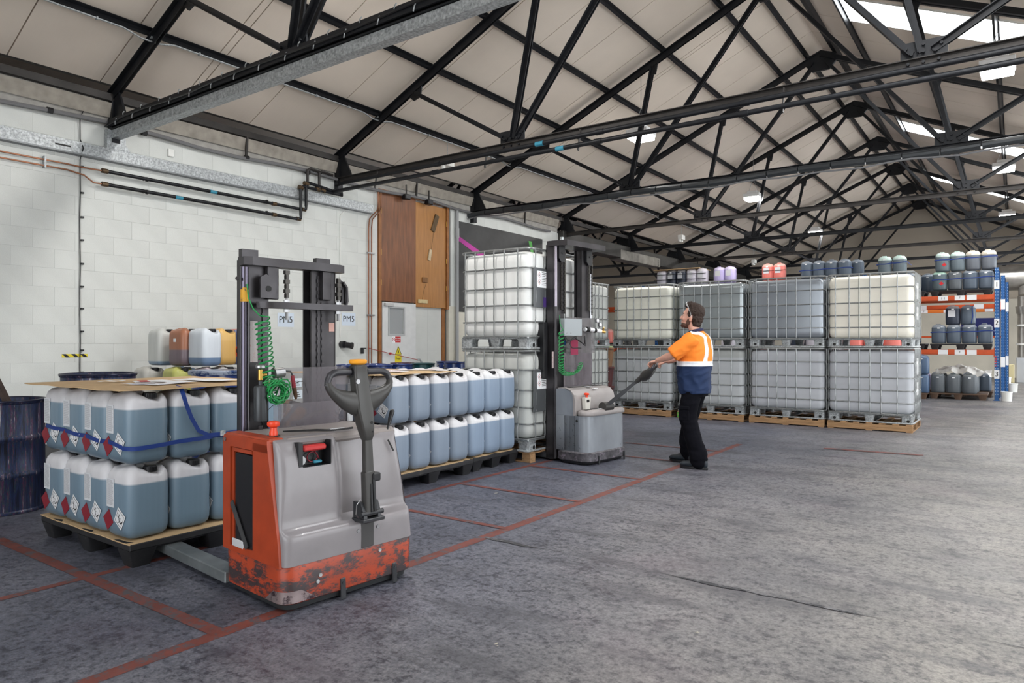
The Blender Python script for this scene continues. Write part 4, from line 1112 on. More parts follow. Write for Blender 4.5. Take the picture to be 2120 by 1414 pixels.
# ================================================================ IBC tanks
IH = 1.165
def ibc_parts():
    P = {}
    RZ = [.315,.505,.70,.93]
    prof = [(.145,.05),(.165,.012),(.20,0)]
    zs = [.145,.17,.22]; rings = []
    def bot(m, name, sheet=False):
        g = G(); rr = []
        seq = [(.145,.08),(.155,.035),(.185,.012)]
        last = .185
        for k in range(5):
            z0 = ([.185]+RZ)[k]; z1 = (RZ+[1.075])[k]
            if k: seq.append((z0, .004))
            seq.append(((z0*.65+z1*.35), -.001 if not sheet else .004)); seq.append(((z0*.35+z1*.65), -.001 if not sheet else .004))
        seq += [(1.075,.008),(1.105,.03),(1.122,.08)]
        for z, i in seq:
            pts = rrect(.587-i, .487-i, .085-i*.4 if not sheet else .06, 6, z)
            out = []
            for x, y, zz in pts:
                if z > 1.07: zz -= .035*max(0, cos(pi*x/.55*1.0))**2*(1 if sheet is False else 0)
                out.append((x,y,zz))
            rr.append(out)
        for f in (.75,.5,.25,.05):
            rr.append([(x*f, y*f, 1.125-.035*max(0,cos(pi*x*f/.55))**2) for x, y, zz in rrect(.495,.395,.08,6,0)])
        g.loft(rr)
        return g.mesh('tank_bottle', m, 60)
    P['bot'] = bot
    g = G(); g.tube(rrect(.597,.497,.085,5,0), .0092, 7, closed=True); P['ring'] = g.mesh('cage_ring', M_cage)
    g = G(); g.tube(rrect(.597,.497,.085,5,0), .016, 7, closed=True); P['rim'] = g.mesh('cage_rim', M_cage)
    g = G()
    zb = [.14]+RZ+[1.145]
    pts = []
    for a, b in zip(zb[:-1], zb[1:]):
        pts += [(0,.004,a),(0,-.006,a+.03),(0,-.006,b-.03)]
    pts.append((0,0,1.145)); g.tube(pts, .0078, 6); P['bar'] = g.mesh('cage_bar', M_cage)
    g = G(); g.loft([rrect(.075,.075,.03,4,0), rrect(.075,.075,.03,4,.085), rrect(.085,.085,.03,4,.118)]); 
    for a in range(7):
        g.cyl((-.06+.02*a,-.078,.01),(-.06+.02*a,-.078,.09), .005, 5)
    P['foot'] = g.mesh('corner_foot', M_galv)
    g = G(); g.lathe([(.022,0),(.022,.004),(.018,.0045),(.001,.0045)], 12, cap=False); g.v = [(x,-z,y) for x,y,z in g.v]; P['hole'] = g.mesh('fork_hole', M_ink)
    g = G(); g.loft([rrect(.05,.04,.01,2,0), rrect(.075,.05,.01,2,.118)]); P['mid'] = g.mesh('middle_foot', M_galv)
    g = G(); g.cbox(-.59,.59,-.49,.49,.118,.142,.01); P['tray'] = g.mesh('base_tray', M_galv)
    g = G()
    g.tube(rrect(.60,.50,.06,4,.014), .012, 6, closed=True)
    for x in (0,): g.box(x-.06,x+.06,-.49,.49,.0,.012)
    P['skid'] = g.mesh('skid_frame', M_galv)
    g = G(); g.lathe([(.085,0),(.09,.005),(.09,.035),(.08,.045),(.02,.05)], 24); P['lid'] = g
    return P
IP = ibc_parts(); BOTS = {}
FR_L = (.10,.265,.385,.51,.64,.825); FR_S = (.09,.24,.38,.52,.67,.86)
def ibc(name, loc, rz, bm, label, sheet=False, lid=None, plate=None, qr=None):
    t = thing(name, loc, rz, label, 'tank', 'caged tanks')
    key = (bm.name, sheet)
    if key not in BOTS: BOTS[key] = IP['bot'](bm, 'b', sheet)
    at('tank_bottle', BOTS[key], t)
    at('cage_rim', IP['rim'], t, (0,0,1.147))
    for z in (.315,.505,.70,.93,.145): at('cage_ring', IP['ring'], t, (0,0,z))
    for f in FR_L:
        at('cage_bar', IP['bar'], t, (-.6+1.2*f,-.510,0)); at('cage_bar', IP['bar'], t, (.6-1.2*f,.510,0), (0,0,pi))
    for f in FR_S:
        at('cage_bar', IP['bar'], t, (.610,-.5+f,0), (0,0,pi/2)); at('cage_bar', IP['bar'], t, (-.610,.5-f,0), (0,0,-pi/2))
    for sx in (-1,1):
        for sy in (-1,1): 
            f = at('corner_foot', IP['foot'], t, (sx*.515,sy*.415,0), (0,0,0 if sy < 0 else pi)); at('fork_hole', IP['hole'], f, (.02,-.085,.05))
    for x, y, r in ((0,-.44,0),(0,.44,0),(-.52,0,pi/2),(.52,0,pi/2)): at('middle_foot', IP['mid'], t, (x,y,0), (0,0,r))
    at('base_tray', IP['tray'], t); at('skid_frame', IP['skid'], t)
    if lid:
        me = lid[1]; at('filler_lid', me, t, (0,0,1.088))
    return t
def lidm(m):
    g = G(); g.v = list(IP['lid'].v); g.f = list(IP['lid'].f); g.m = list(IP['lid'].m); return ('l', g.mesh('filler_lid', m))
def hdpe(name, c, lvl=None, c2=None):
    if lvl: return mat(name, c, .38, zcol=[(0,c),(lvl-.01,c),(lvl+.01,c2),(1.15,c2)], var=.04, scale=2, spec=.4)
    return mat(name, c, .38, var=.04, scale=2, spec=.4)
B_white = hdpe('tank_white', (.78,.79,.78)); B_cream = hdpe('tank_cream', (.80,.80,.71)); B_cream2 = hdpe('tank_warm_cream', (.84,.80,.70))
B_grey = hdpe('tank_grey', (.45,.465,.50)); B_grey2 = hdpe('tank_cool_grey', (.48,.50,.52), .98, (.38,.395,.39)); B_low = hdpe('tank_dull_white', (.46,.475,.46), .95, (.52,.53,.51))
B_steel = mat('tank_steel_skin', (.36,.395,.41), .26, .5, var=.1, scale=1.5)
B_steel2 = mat('tank_dark_steel_skin', (.33,.36,.40), .28, .5, var=.08, scale=1.5)
L_teal = lidm(mat('teal_lid', (.02,.35,.30), .4)); L_green = lidm(mat('green_lid', (.03,.40,.16), .4)); L_grey = lidm(mat('grey_lid', (.3,.3,.3), .4))
def stringer_pallet(x0, x1, y0, y1, label, green=False):
    t = thing('wooden_pallet', ((x0+x1)/2,(y0+y1)/2,0), label=label, cat='pallet', group='wooden pallets')
    for j, y in enumerate((y0+.02,(y0+y1)/2,y1-.02)):
        g = G(); g.cbox(x0,x1,y-.02,y+.02,.014,.100,.004); o = ob('stringer', g, M_wood, t, world=True)
    if green:
        g = G(); g.box(x0+.0,x0+.26,y0-.0015,y0+.01,.014,.10); ob('paint_patch', g, mat('green_spray', (.06,.30,.04), .6, dirt=(.3,.2,.1), dirt_amt=.5, dirt_scale=20), t, world=True, label='green spray paint patch')
    for i in range(7):
        x = x0+.05+(x1-x0-.10)*i/6; g = G(); g.cbox(x-.045,x+.045,y0,y1,.100,.120,.003); ob('deck_board', g, M_wood, t, world=True)
    for y in (y0+.02,(y0+y1)/2,y1-.02): pass
    for i in (0,3,6):
        x = x0+.05+(x1-x0-.10)*i/6; g = G(); g.cbox(x-.045,x+.045,y0,y1,.0,.014,.002); ob('bottom_board', g, M_wood, t, world=True)
    return t
def block_pallet(x0, x1, y0, y1, z0, label, m=M_wood, boards_y=True):
    t = thing('wooden_pallet', ((x0+x1)/2,(y0+y1)/2,z0), label=label, cat='pallet', group='wooden pallets')
    for i in range(3):
        for j in range(3):
            cx = x0+.06+(x1-x0-.12)*i/2; cy = y0+.06+(y1-y0-.12)*j/2
            g = G(); g.cbox(cx-.06,cx+.06,cy-.05,cy+.05,z0+.015,z0+.095,.004); ob('block', g, m, t, world=True)
        g = G(); cy = y0+.06+(y1-y0-.12)*i/2; g.cbox(x0,x1,cy-.05,cy+.05,z0,z0+.015,.002); ob('bottom_board', g, m, t, world=True)
        cx = x0+.06+(x1-x0-.12)*i/2; g = G(); g.cbox(cx-.05,cx+.05,y0,y1,z0+.095,z0+.108,.002); ob('lead_board', g, m, t, world=True)
    for i in range(6):
        cy = y0+.05+(y1-y0-.10)*i/5; g = G(); g.cbox(x0,x1,cy-.045,cy+.045,z0+.108,z0+.122,.002); ob('deck_board', g, m, t, world=True)
    return t
# stack A beside the worker's truck
block_pallet(-5.47,-4.45,6.53,7.75,0,'wooden block pallet under the white tanks, on the forks of the far truck')
ca = (-4.95, 7.10)
tA0 = ibc('caged_tank', (ca[0],ca[1],.122), pi/2, B_low, 'lower white caged tank of the pair nearest the orange truck')
tA1 = ibc('caged_tank', (ca[0],ca[1],.122+IH), pi/2, B_white, 'upper bright white caged tank with metal label plate, beside the tall mast', lid=L_grey)
def plate(t, z0, z1, qr=False, x=-.40):
    # local -Y face (turned to the aisle)
    g = G(); g.cbox(x-.13,x+.20,-.522,-.516,z0,z1,.002); p = ob('label_plate', g, mat('plate_zinc', (.16,.17,.18), .4, .6), t, label='galvanised label plate')
    g = G(); g.box(x-.06,x+.14,-.5245,-.5225,z1-.22,z1-.03); ob('label_sheet', g, M_paper, p)
    g = G()
    for c in (z1-.08, z1-.155):
        q = [(x-.015,c-.032),(x+.017,c),(x-.015,c+.032),(x-.047,c)]
        for a, b in zip(q, q[1:]+q[:1]): g.beam((a[0],-.5250,a[1]),(b[0],-.5250,b[1]),.001,.004,up=(0,1,0))
    ob('hazard_outline', g, M_red, p)
    g = G()
    for r in range(8): g.box(x+.035,x+.13-.01*(r%3),-.5252,-.5246,z1-.05-.02*r,z1-.045-.02*r)
    for c in (z1-.08, z1-.155): g.prism([(x-.025,c-.01),(x-.005,c-.01),(x-.012,c+.012),(x-.018,c+.005)],'y',-.5252,-.5246)
    ob('print', g, M_ink, p)
plate(tA1, .48, .93); plate(tA0, .45, .93)
g = G(); g.box(-.33,-.22,-.5245,-.5225,.49,.60); ob('sticker', g, mat('violet_sticker', (.06,.03,.16), .3), tA1, label='dark violet sticker')
# stack B
block_pallet(-7.35,-6.15,10.70,11.70,0,'wooden block pallet under the grey-white tanks behind the tall mast')
for k, nm in enumerate(('lower','upper')):
    t = ibc('caged_tank', (-6.75,11.20,.122+IH*k), 0, B_low, '%s pale caged tank of the stack seen behind the tall mast' % nm)
    g = G(); g.box(.35,.52,-.524,-.521,.55 if k else .62,.72 if k else .76); ob('label_sheet', g, M_paper, t)
    if k: g = G(); g.prism([(.22,.55),(.29,.65),(.22,.75),(.15,.65)],'y',-.521,-.524); ob('hazard_diamond', g, mat('hazard_red', (.6,.02,.03), .5), t)
# row C
cx = [-5.70,-4.38,-3.09,-1.845]; yc = 12.56
ups = [(B_cream,False,L_teal,'upper cream-white caged tank with a teal lid, leftmost in the long row'),(B_steel,True,None,'upper steel-skinned caged tank behind the worker, second in the long row'),
       (B_steel2,True,None,'upper dark steel-skinned caged tank, third in the long row'),(B_cream2,False,L_green,'upper warm cream caged tank with a green lid, right end of the long row')]
los = [(B_grey2,'lower grey caged tank, leftmost in the long row'),(B_grey2,'lower grey caged tank behind the worker'),(B_grey,'lower grey caged tank, third in the long row'),(B_grey,'lower grey caged tank at the right end of the long row')]
CT = []
for i, x in enumerate(cx):
    stringer_pallet(x-.60,x+.60,yc-.52,yc+.5,'timber pallet under the %s of the long tank row' % ['leftmost pair','second pair, sprayed green,','third pair','rightmost pair'][i], green=(i == 1))
    ibc('caged_tank', (x,yc,.122), 0, los[i][0], los[i][1])
    CT.append(ibc('caged_tank', (x,yc,.122+IH), 0, ups[i][0], ups[i][3], sheet=ups[i][1], lid=ups[i][2]))
# stickers on the right end
for k in range(2):
    g = G(); z = .45+IH*k+.12
    for i, (y, zz, h) in enumerate(((-.2,.30,.25),(-.2,-.02,.2))): g.box(-1.845+.612+.0,-1.845+.616,yc+y,yc+y+.22,z+zz,z+zz+h)
    o = ob('label_sheet', g, M_paper, None, label='white paper labels on the side of the %s right-end tank' % ('upper' if k else 'lower'), cat='label')
# more tanks of the second row half hidden behind
for i, x in enumerate((-5.3,-4.0,-2.7)):
    pass

# ================================================================ pallet racking
M_rb = mat('rack_blue', (.012,.095,.30), .45, var=.08, dirt=(.3,.35,.4), dirt_amt=.08, dirt_scale=20)
M_ro = mat('rack_orange', (.56,.085,.02), .45, var=.1); M_ro2 = mat('rack_bright_orange', (.75,.20,.03), .45)
def upright(x, y, h, label, m=M_rb, nums=None, depth=1.0):
    t = thing('rack_upright', (x,y,0), label=label, cat='rack frame', group='rack frames')
    for yy in (y, y+depth):
        g = G(); g.box(x-.045,x+.045,yy,yy+.006,0,h); g.box(x-.045,x-.039,yy,yy+.07,0,h); g.box(x+.039,x+.045,yy,yy+.07,0,h); g.box(x-.07,x+.07,yy-.02,yy+.09,0,.008)
        p = ob('post', g, m, t, world=True)
        g = G(); z = .15
        while z < h-.03:
            for s in (-1,1): g.box(x+s*.022-.006,x+s*.022+.006,yy-.0012,yy-.0002,z-.012,z+.012)
            z += .075
        ob('slots', g, mat('slot_light', (.35,.45,.6), .6), p, world=True, kind='stuff')
    g = G(); z = .3; f = 0
    while z+.55 < h:
        g.beam((x,y+.05,z),(x,y+depth,z+.5),.03,.03) if f % 2 == 0 else g.beam((x,y+depth,z),(x,y+.05,z+.5),.03,.03); z += .5; f += 1
    ob('bracing', g, m, t, world=True)
    return t
RY = 19.90
ux = [-.35,-3.15,-5.95,-9.35,-12.15]
for i, x in enumerate(ux):
    t = upright(x, RY, 3.12, '%s blue rack upright frame counted from the open aisle' % ORD[i])
    if i == 0:
        for n, z in (('1',2.72),('2',1.82),('3',.62)):
            g = G(); g.box(x-.05,x+.05,RY-.004,RY-.0015,z-.10,z+.10); p = ob('number_plate', g, M_paper, t, world=True, label='white plate numbered %s' % n)
            me = text_mesh(n, .16, M_ink); at('numeral', me, p, (0,-.0052,z), (pi/2,0,0))
        g = G()
        for k in range(5): g.box(x-.045,x+.0,RY-.004,RY-.0015,1.02-.055*k,1.045-.055*k)
        ob('red_stripes', g, M_red, t, world=True)
for x, y, h, lb in ((-.25,21.45,3.05,'blue rack upright of the second rack row behind'),(-.19,23.2,3.0,'bright blue rack upright farther back in the third rack row')):
    t = upright(x, y, h, lb, m=M_rb, depth=.9)
    for za in (2.2,.75): g = G(); g.box(x-.045,x+.045,y-.004,y-.0015,za,za+.25); ob('number_plate', g, M_paper, t, world=True)
def rbeam(x0, x1, y, z, label, m=M_ro, hh=.12, labs=()):
    t = thing('rack_beam', ((x0+x1)/2,y,z), label=label, cat='rack beam', group='rack beams')
    g = G(); g.cbox(x0+.05,x1-.05,y-.045,y+.0,z-hh,z,.006); g.box(x0+.05,x1-.05,y-.052,y-.045,z-hh+.02,z-hh*.45); ob('beam_section', g, m, t, world=True)
    g = G(); g.box(x0+.045,x0+.06,y-.055,y,z-hh-.05,z+.05); g.box(x1-.06,x1-.045,y-.055,y,z-hh-.05,z+.05); ob('end_connector', g, m, t, world=True)
    for lx, txt in labs:
        g = G(); g.box(lx-.10,lx+.10,y-.0555,y-.0525,z-hh+.005,z-.0); p = ob('beam_label', g, M_paper, t, world=True)
        if txt: me = text_mesh(txt, .075, M_ink); at('lettering', me, p, (lx-(x0+x1)/2,-.0565,-hh/2), (pi/2,0,0))
    return t
for i in range(4):
    x1, x0 = ux[i], ux[i+1]
    for z, nm in ((2.49,'upper'),(1.19,'lower')):
        rbeam(x0, x1, RY, z, 'orange front %s rack beam, %s bay from the aisle' % (nm, ORD[i]), labs=((-1.42,'1 1' if nm == 'upper' else ''),(-1.08,'F'),(-.84,'')) if i == 0 else ())
        rbeam(x0, x1, RY+1.03, z, 'orange rear %s rack beam, %s bay from the aisle' % (nm, ORD[i]))
rbeam(ux[1]+.2, -.25, 21.45, 2.34, 'orange front beam of the second rack row', labs=((-2.0,''),(-.75,'')))
rbeam(ux[1]+.2, -.19, 24.0, 2.32, 'bright orange front beam of the third rack row', m=M_ro2, hh=.09, labs=((-2.2,'F'),(-1.6,''),(-.6,'')))
t = thing('storage_box', (-.9,23.2,1.7), label='dark blue box on the third rack row behind the far jerrycans', cat='box')
g = G(); g.cbox(-1.25,-.35,23.6,24.1,1.55,2.05,.01); ob('box_body', g, mat('navy_box', (.01,.015,.10), .4), t, world=True)
g = G(); g.box(-2.6,-.19,23.5,24.2,1.50,1.55); ob('rack_shelf', g, M_ro, None, label='plain shelf board of the third rack row', cat='shelf')
def black_rack_pallet(x0, x1, y0, y1, z, label, m=M_palpl):
    t = thing('plastic_pallet', ((x0+x1)/2,(y0+y1)/2,z), label=label, cat='pallet', group='pallets on the racking')
    g = G(); g.cbox(x0,x1,y0,y1,z+.11,z+.145,.006); ob('deck', g, m, t, world=True)
    for i in range(3):
        for j in range(2):
            fx = x0+.1+(x1-x0-.2)*i/2; fy = y0+.05+(y1-y0-.10)*j; g = G(); g.loft([rrect(.06,.05,.01,2,z,fx,fy), rrect(.09,.06,.012,2,z+.112,fx,fy)]); ob('foot', g, m, t, world=True, ang=25)
    return t
def cans(xs, y, z, kinds, lab, group, dz=0, dia=None):
    out = []
    for i, (x, k) in enumerate(zip(xs, kinds)):
        o = place(FC[k], x, y, z, 0, lab % ORD[i], group)
        out.append(o)
        if dia and i in dia: d = at('hazard_diamond', DIA_RB, o, (.04,-.139,.16)); d['label'] = 'red hazard diamond'
        if k in ('pink','lilac','clear','navy'):
            g_ = at('text_label', LABM, o, (-.02,-.137,.27), (0,0,0), (1.6,1,.9))
    return out
def strapline(x0, x1, y, z, label, seg=None):
    t = thing('ratchet_strap', ((x0+x1)/2,y,z), label=label, cat='strap')
    g = G(); n = 8; ribbon(g, [(x0-.01,y+.9,z-.04),(x0-.012,y+.02,z-.03)]+[(x0+(x1-x0)*i/n, y, z-.03+.03*i/n+.006*sin(i*2)) for i in range(n+1)]+[(x1+.012,y+.03,z),(x1+.01,y+.9,z)], .022); ob('webbing', g, M_strap, t, world=True, ang=50)
RG = 'jerrycans on the racking'
yr = RY+.17
# first bay, top level
black_rack_pallet(-1.70,-.44, RY+.02, RY+1.0, 2.49, 'black plastic pallet on the top rack level by the aisle')
xs = [-1.52+.313*i for i in range(4)]
cans([-1.50+.313*i for i in range(4)], yr, 2.64, ['green','grey','slate','slate'], 'dark jerrycan on the top rack level, lower layer, %s from the left', RG, dia=(0,))
cans([-1.44+.311*i for i in range(4)], yr, 3.095, ['white','white','cream','cream'], 'pale-topped jerrycan on the top rack level, upper layer, %s from the left', RG, dia=(0,))
strapline(-1.65,-.40, yr-.139, 2.92,'blue strap round the lower layer on the top rack level'); strapline(-1.60,-.35, yr-.139, 3.40,'blue strap round the upper layer on the top rack level')
black_rack_pallet(-2.95,-1.80, RY+.02, RY+1.0, 2.49, 'black plastic pallet on the top rack level behind the cream tank')
cans([-2.75,-2.44,-2.13,-1.95+.0], yr, 2.64, ['slate','slate','slate','slate'][:3], 'dark jerrycan, top rack level behind the cream tank, lower layer, %s from left', RG)
cans([-2.70,-2.37], yr, 3.095, ['white','white'], 'pale-topped jerrycan of the pair above the cream tank, %s from the left', RG)
strapline(-2.87,-2.20, yr-.139, 3.38,'blue strap round the pair of jerrycans above the cream tank')
cans([-2.12,-1.80], RY+.72, 2.64, ['slate','slate'], 'dark jerrycan set back on the top rack level, %s from the left', RG)
# first bay, middle level
black_rack_pallet(-1.70,-.44, RY+.02, RY+1.0, 1.19, 'black plastic pallet on the middle rack level by the aisle')
cans([-1.52+.313*i for i in range(4)], yr, 1.34, ['slate']*4, 'slate jerrycan on the middle rack level, lower layer, %s from the left', RG)
cans([-1.23,-.92], yr+.05, 1.795, ['navy','slate'], 'dark jerrycan on the middle rack level, upper pair, %s from the left', RG)
strapline(-1.68,-.42, yr-.139, 1.64,'blue strap round the cans of the middle rack level')
t = thing('ratchet_strap', (-.85,yr,2.0), label='blue strap hanging down the right can of the upper pair', cat='strap')
g = G(); ribbon(g, [(-.83,yr+.1,2.25),(-.83,yr-.07,2.245),(-.835,yr-.089,2.2),(-.82,yr-.092,2.0),(-.85,yr-.09,1.82)], .02, up=(1,0,0)); ob('webbing', g, M_strap, t, world=True)
cans([-2.75,-2.44,-2.05], yr, 1.34, ['slate']*3, 'slate jerrycan, middle rack level behind the cream tank, lower layer, %s from left', RG)
cans([-2.42,-2.08], yr, 1.795, ['slate','blue'], 'slate jerrycan, middle rack level behind the cream tank, upper layer, %s from left', RG)
black_rack_pallet(-2.95,-1.80, RY+.02, RY+1.0, 1.19, 'black plastic pallet on the middle rack level behind the cream tank')
# first bay, floor
M_brw = mat('brown_plastic_pallet', (.10,.06,.04), .7, var=.2)
black_rack_pallet(-1.70,-.52, RY-.1, RY+1.0, 0, 'brown pallet on the floor under the rack by the aisle', m=M_brw)
cans([-1.53+.325*i for i in range(3)], RY+.06, .145, ['grey']*3, 'dark jerrycan on the brown floor pallet under the rack, %s from the left', RG)
black_rack_pallet(-1.15,-.45, RY+1.15, RY+2.0, 0, 'brown pallet behind, at the back of the rack', m=M_brw)
cans([-.95,-.63], RY+1.3, .145, ['slate','slate'], 'slate jerrycan at the back of the rack near the upright, %s from the left', RG)
cans([-1.95,-1.62], RY+1.3, .145, ['lilac','slate'], 'jerrycan at the back of the rack, left of the white cloth, %s from the left', RG)
black_rack_pallet(-2.2,-1.3, RY+1.15, RY+2.0, 0, 'brown pallet at the back of the rack under the lilac can', m=M_brw)
cans([-1.84], RY-.25, .145, ['blue'], 'blue jerrycan of the floor stack right of the cream tank, lower, %s', RG); cans([-1.84], RY-.25, .60, ['blue'], 'blue jerrycan of the floor stack right of the cream tank, upper, %s', RG)
black_rack_pallet(-2.75,-1.71, RY-.42, RY+.4, 0, 'brown pallet under the blue cans right of the cream tank', m=M_brw)
# white cloth heap
t = thing('cloth_heap', (-1.15,RY+.8,.6), label='crumpled white cloth lying over the cans on the bottom rack level', cat='cloth')
random.seed(11); g = G(); vs = []; nx, ny = 34, 14
for i in range(nx+1):
    for j in range(ny+1):
        u, v = i/nx, j/ny
        x = -1.62+1.15*u+.02*random.random(); y = RY+.25+.75*v
        z = .66+.13*sin(pi*min(1,u*1.15+.05))*(.6+.4*v)+.022*random.uniform(-1,1)+.02*sin(u*23+v*5)-.14*(1-min(1,v*4))*(.7+.3*sin(u*19))
        vs.append((x,y,z))
g.add(vs, [(i*(ny+1)+j,(i+1)*(ny+1)+j,(i+1)*(ny+1)+j+1,i*(ny+1)+j+1) for i in range(nx) for j in range(ny)])
ob('cloth', g, mat('white_cloth', (.85,.83,.79), .9), t, world=True, ang=50)
cans([-1.5,-1.18,-.86], RY+.52, .145, ['grey']*3, 'dark jerrycan under the white cloth on the bottom rack level, %s from left', RG)
# bays hidden behind the long tank row: their top layers show over the tanks
def topgroup(x0, kinds, lab, strap=None, n2=None):
    n = len(kinds)
    black_rack_pallet(x0-.18, x0+max(.313*(n-1), .66)+.20, RY+.02, RY+1.0, 2.49, 'black plastic pallet on the top rack level under the %s' % lab)
    cans([x0+.313*i for i in range(n)], yr, 2.64, kinds, 'lower jerrycan under the %s, ' % lab + '%s from the left', RG)
    cans([x0+.02+.313*i for i in range(n)], yr, 3.095, kinds, 'jerrycan of the %s over the tanks, ' % lab + '%s from the left', RG)
    if strap: strapline(x0-.15, x0+.313*(n-1)+.18, yr-.139, 3.33, 'blue strap round the %s' % lab)
topgroup(-4.60, ['slate','slate','slate','slate'], 'four dark cans', strap=True)
topgroup(-5.80+.17, ['pink','pink'], 'pink pair')
topgroup(-7.18+.17, ['lilac','lilac'], 'lilac pair')
topgroup(-8.78, ['clear','navy','navy','clear','clear'], 'wrapped mixed group')
cans([-3.36-.03], yr+.3, 3.095, ['slate'], 'jerrycan set back at the right of the four dark cans, %s', RG)
cans([-3.36-.03], yr+.3, 2.64, ['slate'], 'lower jerrycan set back at the right of the four dark cans, %s', RG)
sheet('cardboard_sheet', -9.0, -7.55, RY, RY+1.0, 3.56, 'brown cardboard sheet over the wrapped mixed group on the rack', droop=-.02, seed=4, th=.02)
g = G(); g.tube([(-8.98,RY+.02,3.42),(-7.35,RY+.02,3.40)], .008, 5); g.tube([(-8.98,RY+.02,3.26),(-7.35,RY+.02,3.24)], .008, 5)
ob('binding_cord', g, M_ink, None, label='dark binding cords round the wrapped mixed group', cat='cord')
g = G(); g.tube([(-5.8,RY+.02,3.36),(-5.1,RY+.02,3.36)], .007, 5); ob('binding_cord', g, M_ink, None, label='dark binding cord round the pink pair', cat='cord')
# red and dark cans seen through the slots between the stacked tanks, and in the gap beside the tall mast
for i, (x, k) in enumerate([(-2.40,'pink'),(-2.08,'pink'),(-1.76,'pink'),(-3.4,'navy'),(-3.07,'clear'),(-2.74,'clear'),(-4.7,'clear'),(-4.3,'navy'),(-5.8,'clear')]):
    place(FC[k], x-.0, 14.1, 1.05, 0, '%s can glimpsed between lower and upper tanks, %s' % (k if k != 'navy' else 'dark', ORD[i]), 'cans behind the long tank row')
t = thing('storage_table', (-3.6,14.1,0), label='plain table hidden behind the long tank row holding cans', cat='table')
g = G(); g.cbox(-6.1,-1.62,13.8,14.5,1.0,1.05,.005); ob('table_top', g, M_wood, t, world=True)
for x in (-6,-3.6,-1.75):
    for y in (13.87,14.43): g = G(); g.box(x-.03,x+.03,y-.03,y+.03,0,1.0); ob('leg', g, M_wood, t, world=True)
gap = [((-8.52),2.64,'pink')]
cans([-10.95,-10.64], yr, 1.34, ['pink','pink'], 'pink jerrycan on the rack seen through the gap by the mast, %s', RG)
black_rack_pallet(-11.3,-10.2, RY+.02, RY+1.0, 1.19, 'black plastic pallet on the rack seen through the gap by the mast')
for i, (x, y, z, c, lb) in enumerate([(-7.34,13.6,.0,(.10,.02,.02),'maroon tub in the gap beside the tall mast, bottom'),(-7.34,13.6,.42,(.10,.02,.02),'maroon tub in the gap beside the tall mast, second'),(-7.34,13.6,.84,(.25,.13,.06),'brown tub in the gap beside the tall mast')]):
    t = thing('plastic_tub', (x,y,z), label=lb, cat='tub'); g = G(); g.lathe([(.20,0),(.24,.38),(.255,.385),(.255,.41),(.24,.415)], 24); ob('tub_body', g, mat('tub%d' % i, c, .4), t)
t = thing('waste_bin', (-8.36,15.4,0), label='green bin in the gap beside the tall mast', cat='bin')
g = G(); g.loft([rrect(.19,.19,.05,3,0,0,0), rrect(.22,.22,.05,3,1.15,0,0), rrect(.24,.24,.05,3,1.16,0,0), rrect(.24,.24,.05,3,1.20,0,0)]); ob('bin_body', g, mat('bin_green', (.03,.13,.06), .5), t)
g = G(); g.loft([rrect(.25,.25,.05,3,1.20,0,0), rrect(.22,.22,.05,3,1.27,0,0)]); ob('bin_lid', g, mat('bin_lime', (.35,.55,.25), .6), t)

# ================================================================ far wall: ducts, cabinet, buckets
M_duct = mat('spiral_duct', (.45,.43,.40), .35, .8, var=.2, scale=3)
t = thing('ventilation_duct', (.2,30,3.5), label='large horizontal silver spiral duct at the right edge', cat='duct')
g = G(); z = 3.62; g.tube([(-.55,30.2,z)]+[(-.5+.12*i,30.2,z) for i in range(28)], [.42]+[.45+.006*(i%2) for i in range(28)], 24); ob('duct_body', g, M_duct, t, world=True)
t = thing('ventilation_duct', (.30,29.6,1.5), label='vertical silver duct with collars at the right edge', cat='duct')
g = G(); g.cyl((.33,29.7,.85),(.33,29.7,2.95), .27, 24); g.cyl((.33,29.7,2.35),(.33,29.7,2.6), .30, 24, r2=.33); g.tube([(.33,29.7,2.9),(.33,29.9,3.2)], .25, 20); ob('duct_body', g, M_duct, t, world=True)
for z in (1.95,1.3):
    g = G(); g.cyl((.33,29.7,z-.03),(.33,29.7,z+.03), .31, 24); ob('collar', g, M_white, t, world=True)
t = thing('metal_cabinet', (.35,29.7,0), label='grey metal cabinet below the vertical duct at the right edge', cat='cabinet')
g = G(); g.cbox(.03,.75,29.35,30.0,0,.85,.01); ob('cabinet_body', g, mat('grey_cabinet', (.40,.41,.43), .4, .4), t, world=True)
t = thing('bollard_block', (-.2,29.2,0), label='yellow-stained white block on the floor by the far wall', cat='block')
g = G(); g.cbox(-.22,-.02,29.0,29.5,0,.62,.02); ob('block_body', g, mat('stained_plinth', (.55,.48,.28), .8, dirt=(.1,.07,.03), dirt_amt=.3, dirt_scale=8), t, world=True)
for i, (x, y, r, h, lb) in enumerate([(-.16,19.9,.11,.22,'white plastic bucket by the foot of the rack upright'),(-.05,23.6,.11,.24,'smaller white bucket farther back near the far wall'),(-.24,27.0,.14,.28,'white bucket by the far wall behind the rack')]):
    t = thing('bucket', (x,y,0), label=lb, cat='bucket'); g = G(); g.lathe([(r*.88,0),(r,h-.02),(r*1.05,h-.015),(r*1.05,h),(r*.95,h),(r*.85,.01),(.001,.01)], 20, cap=False); ob('bucket_body', g, M_white, t)
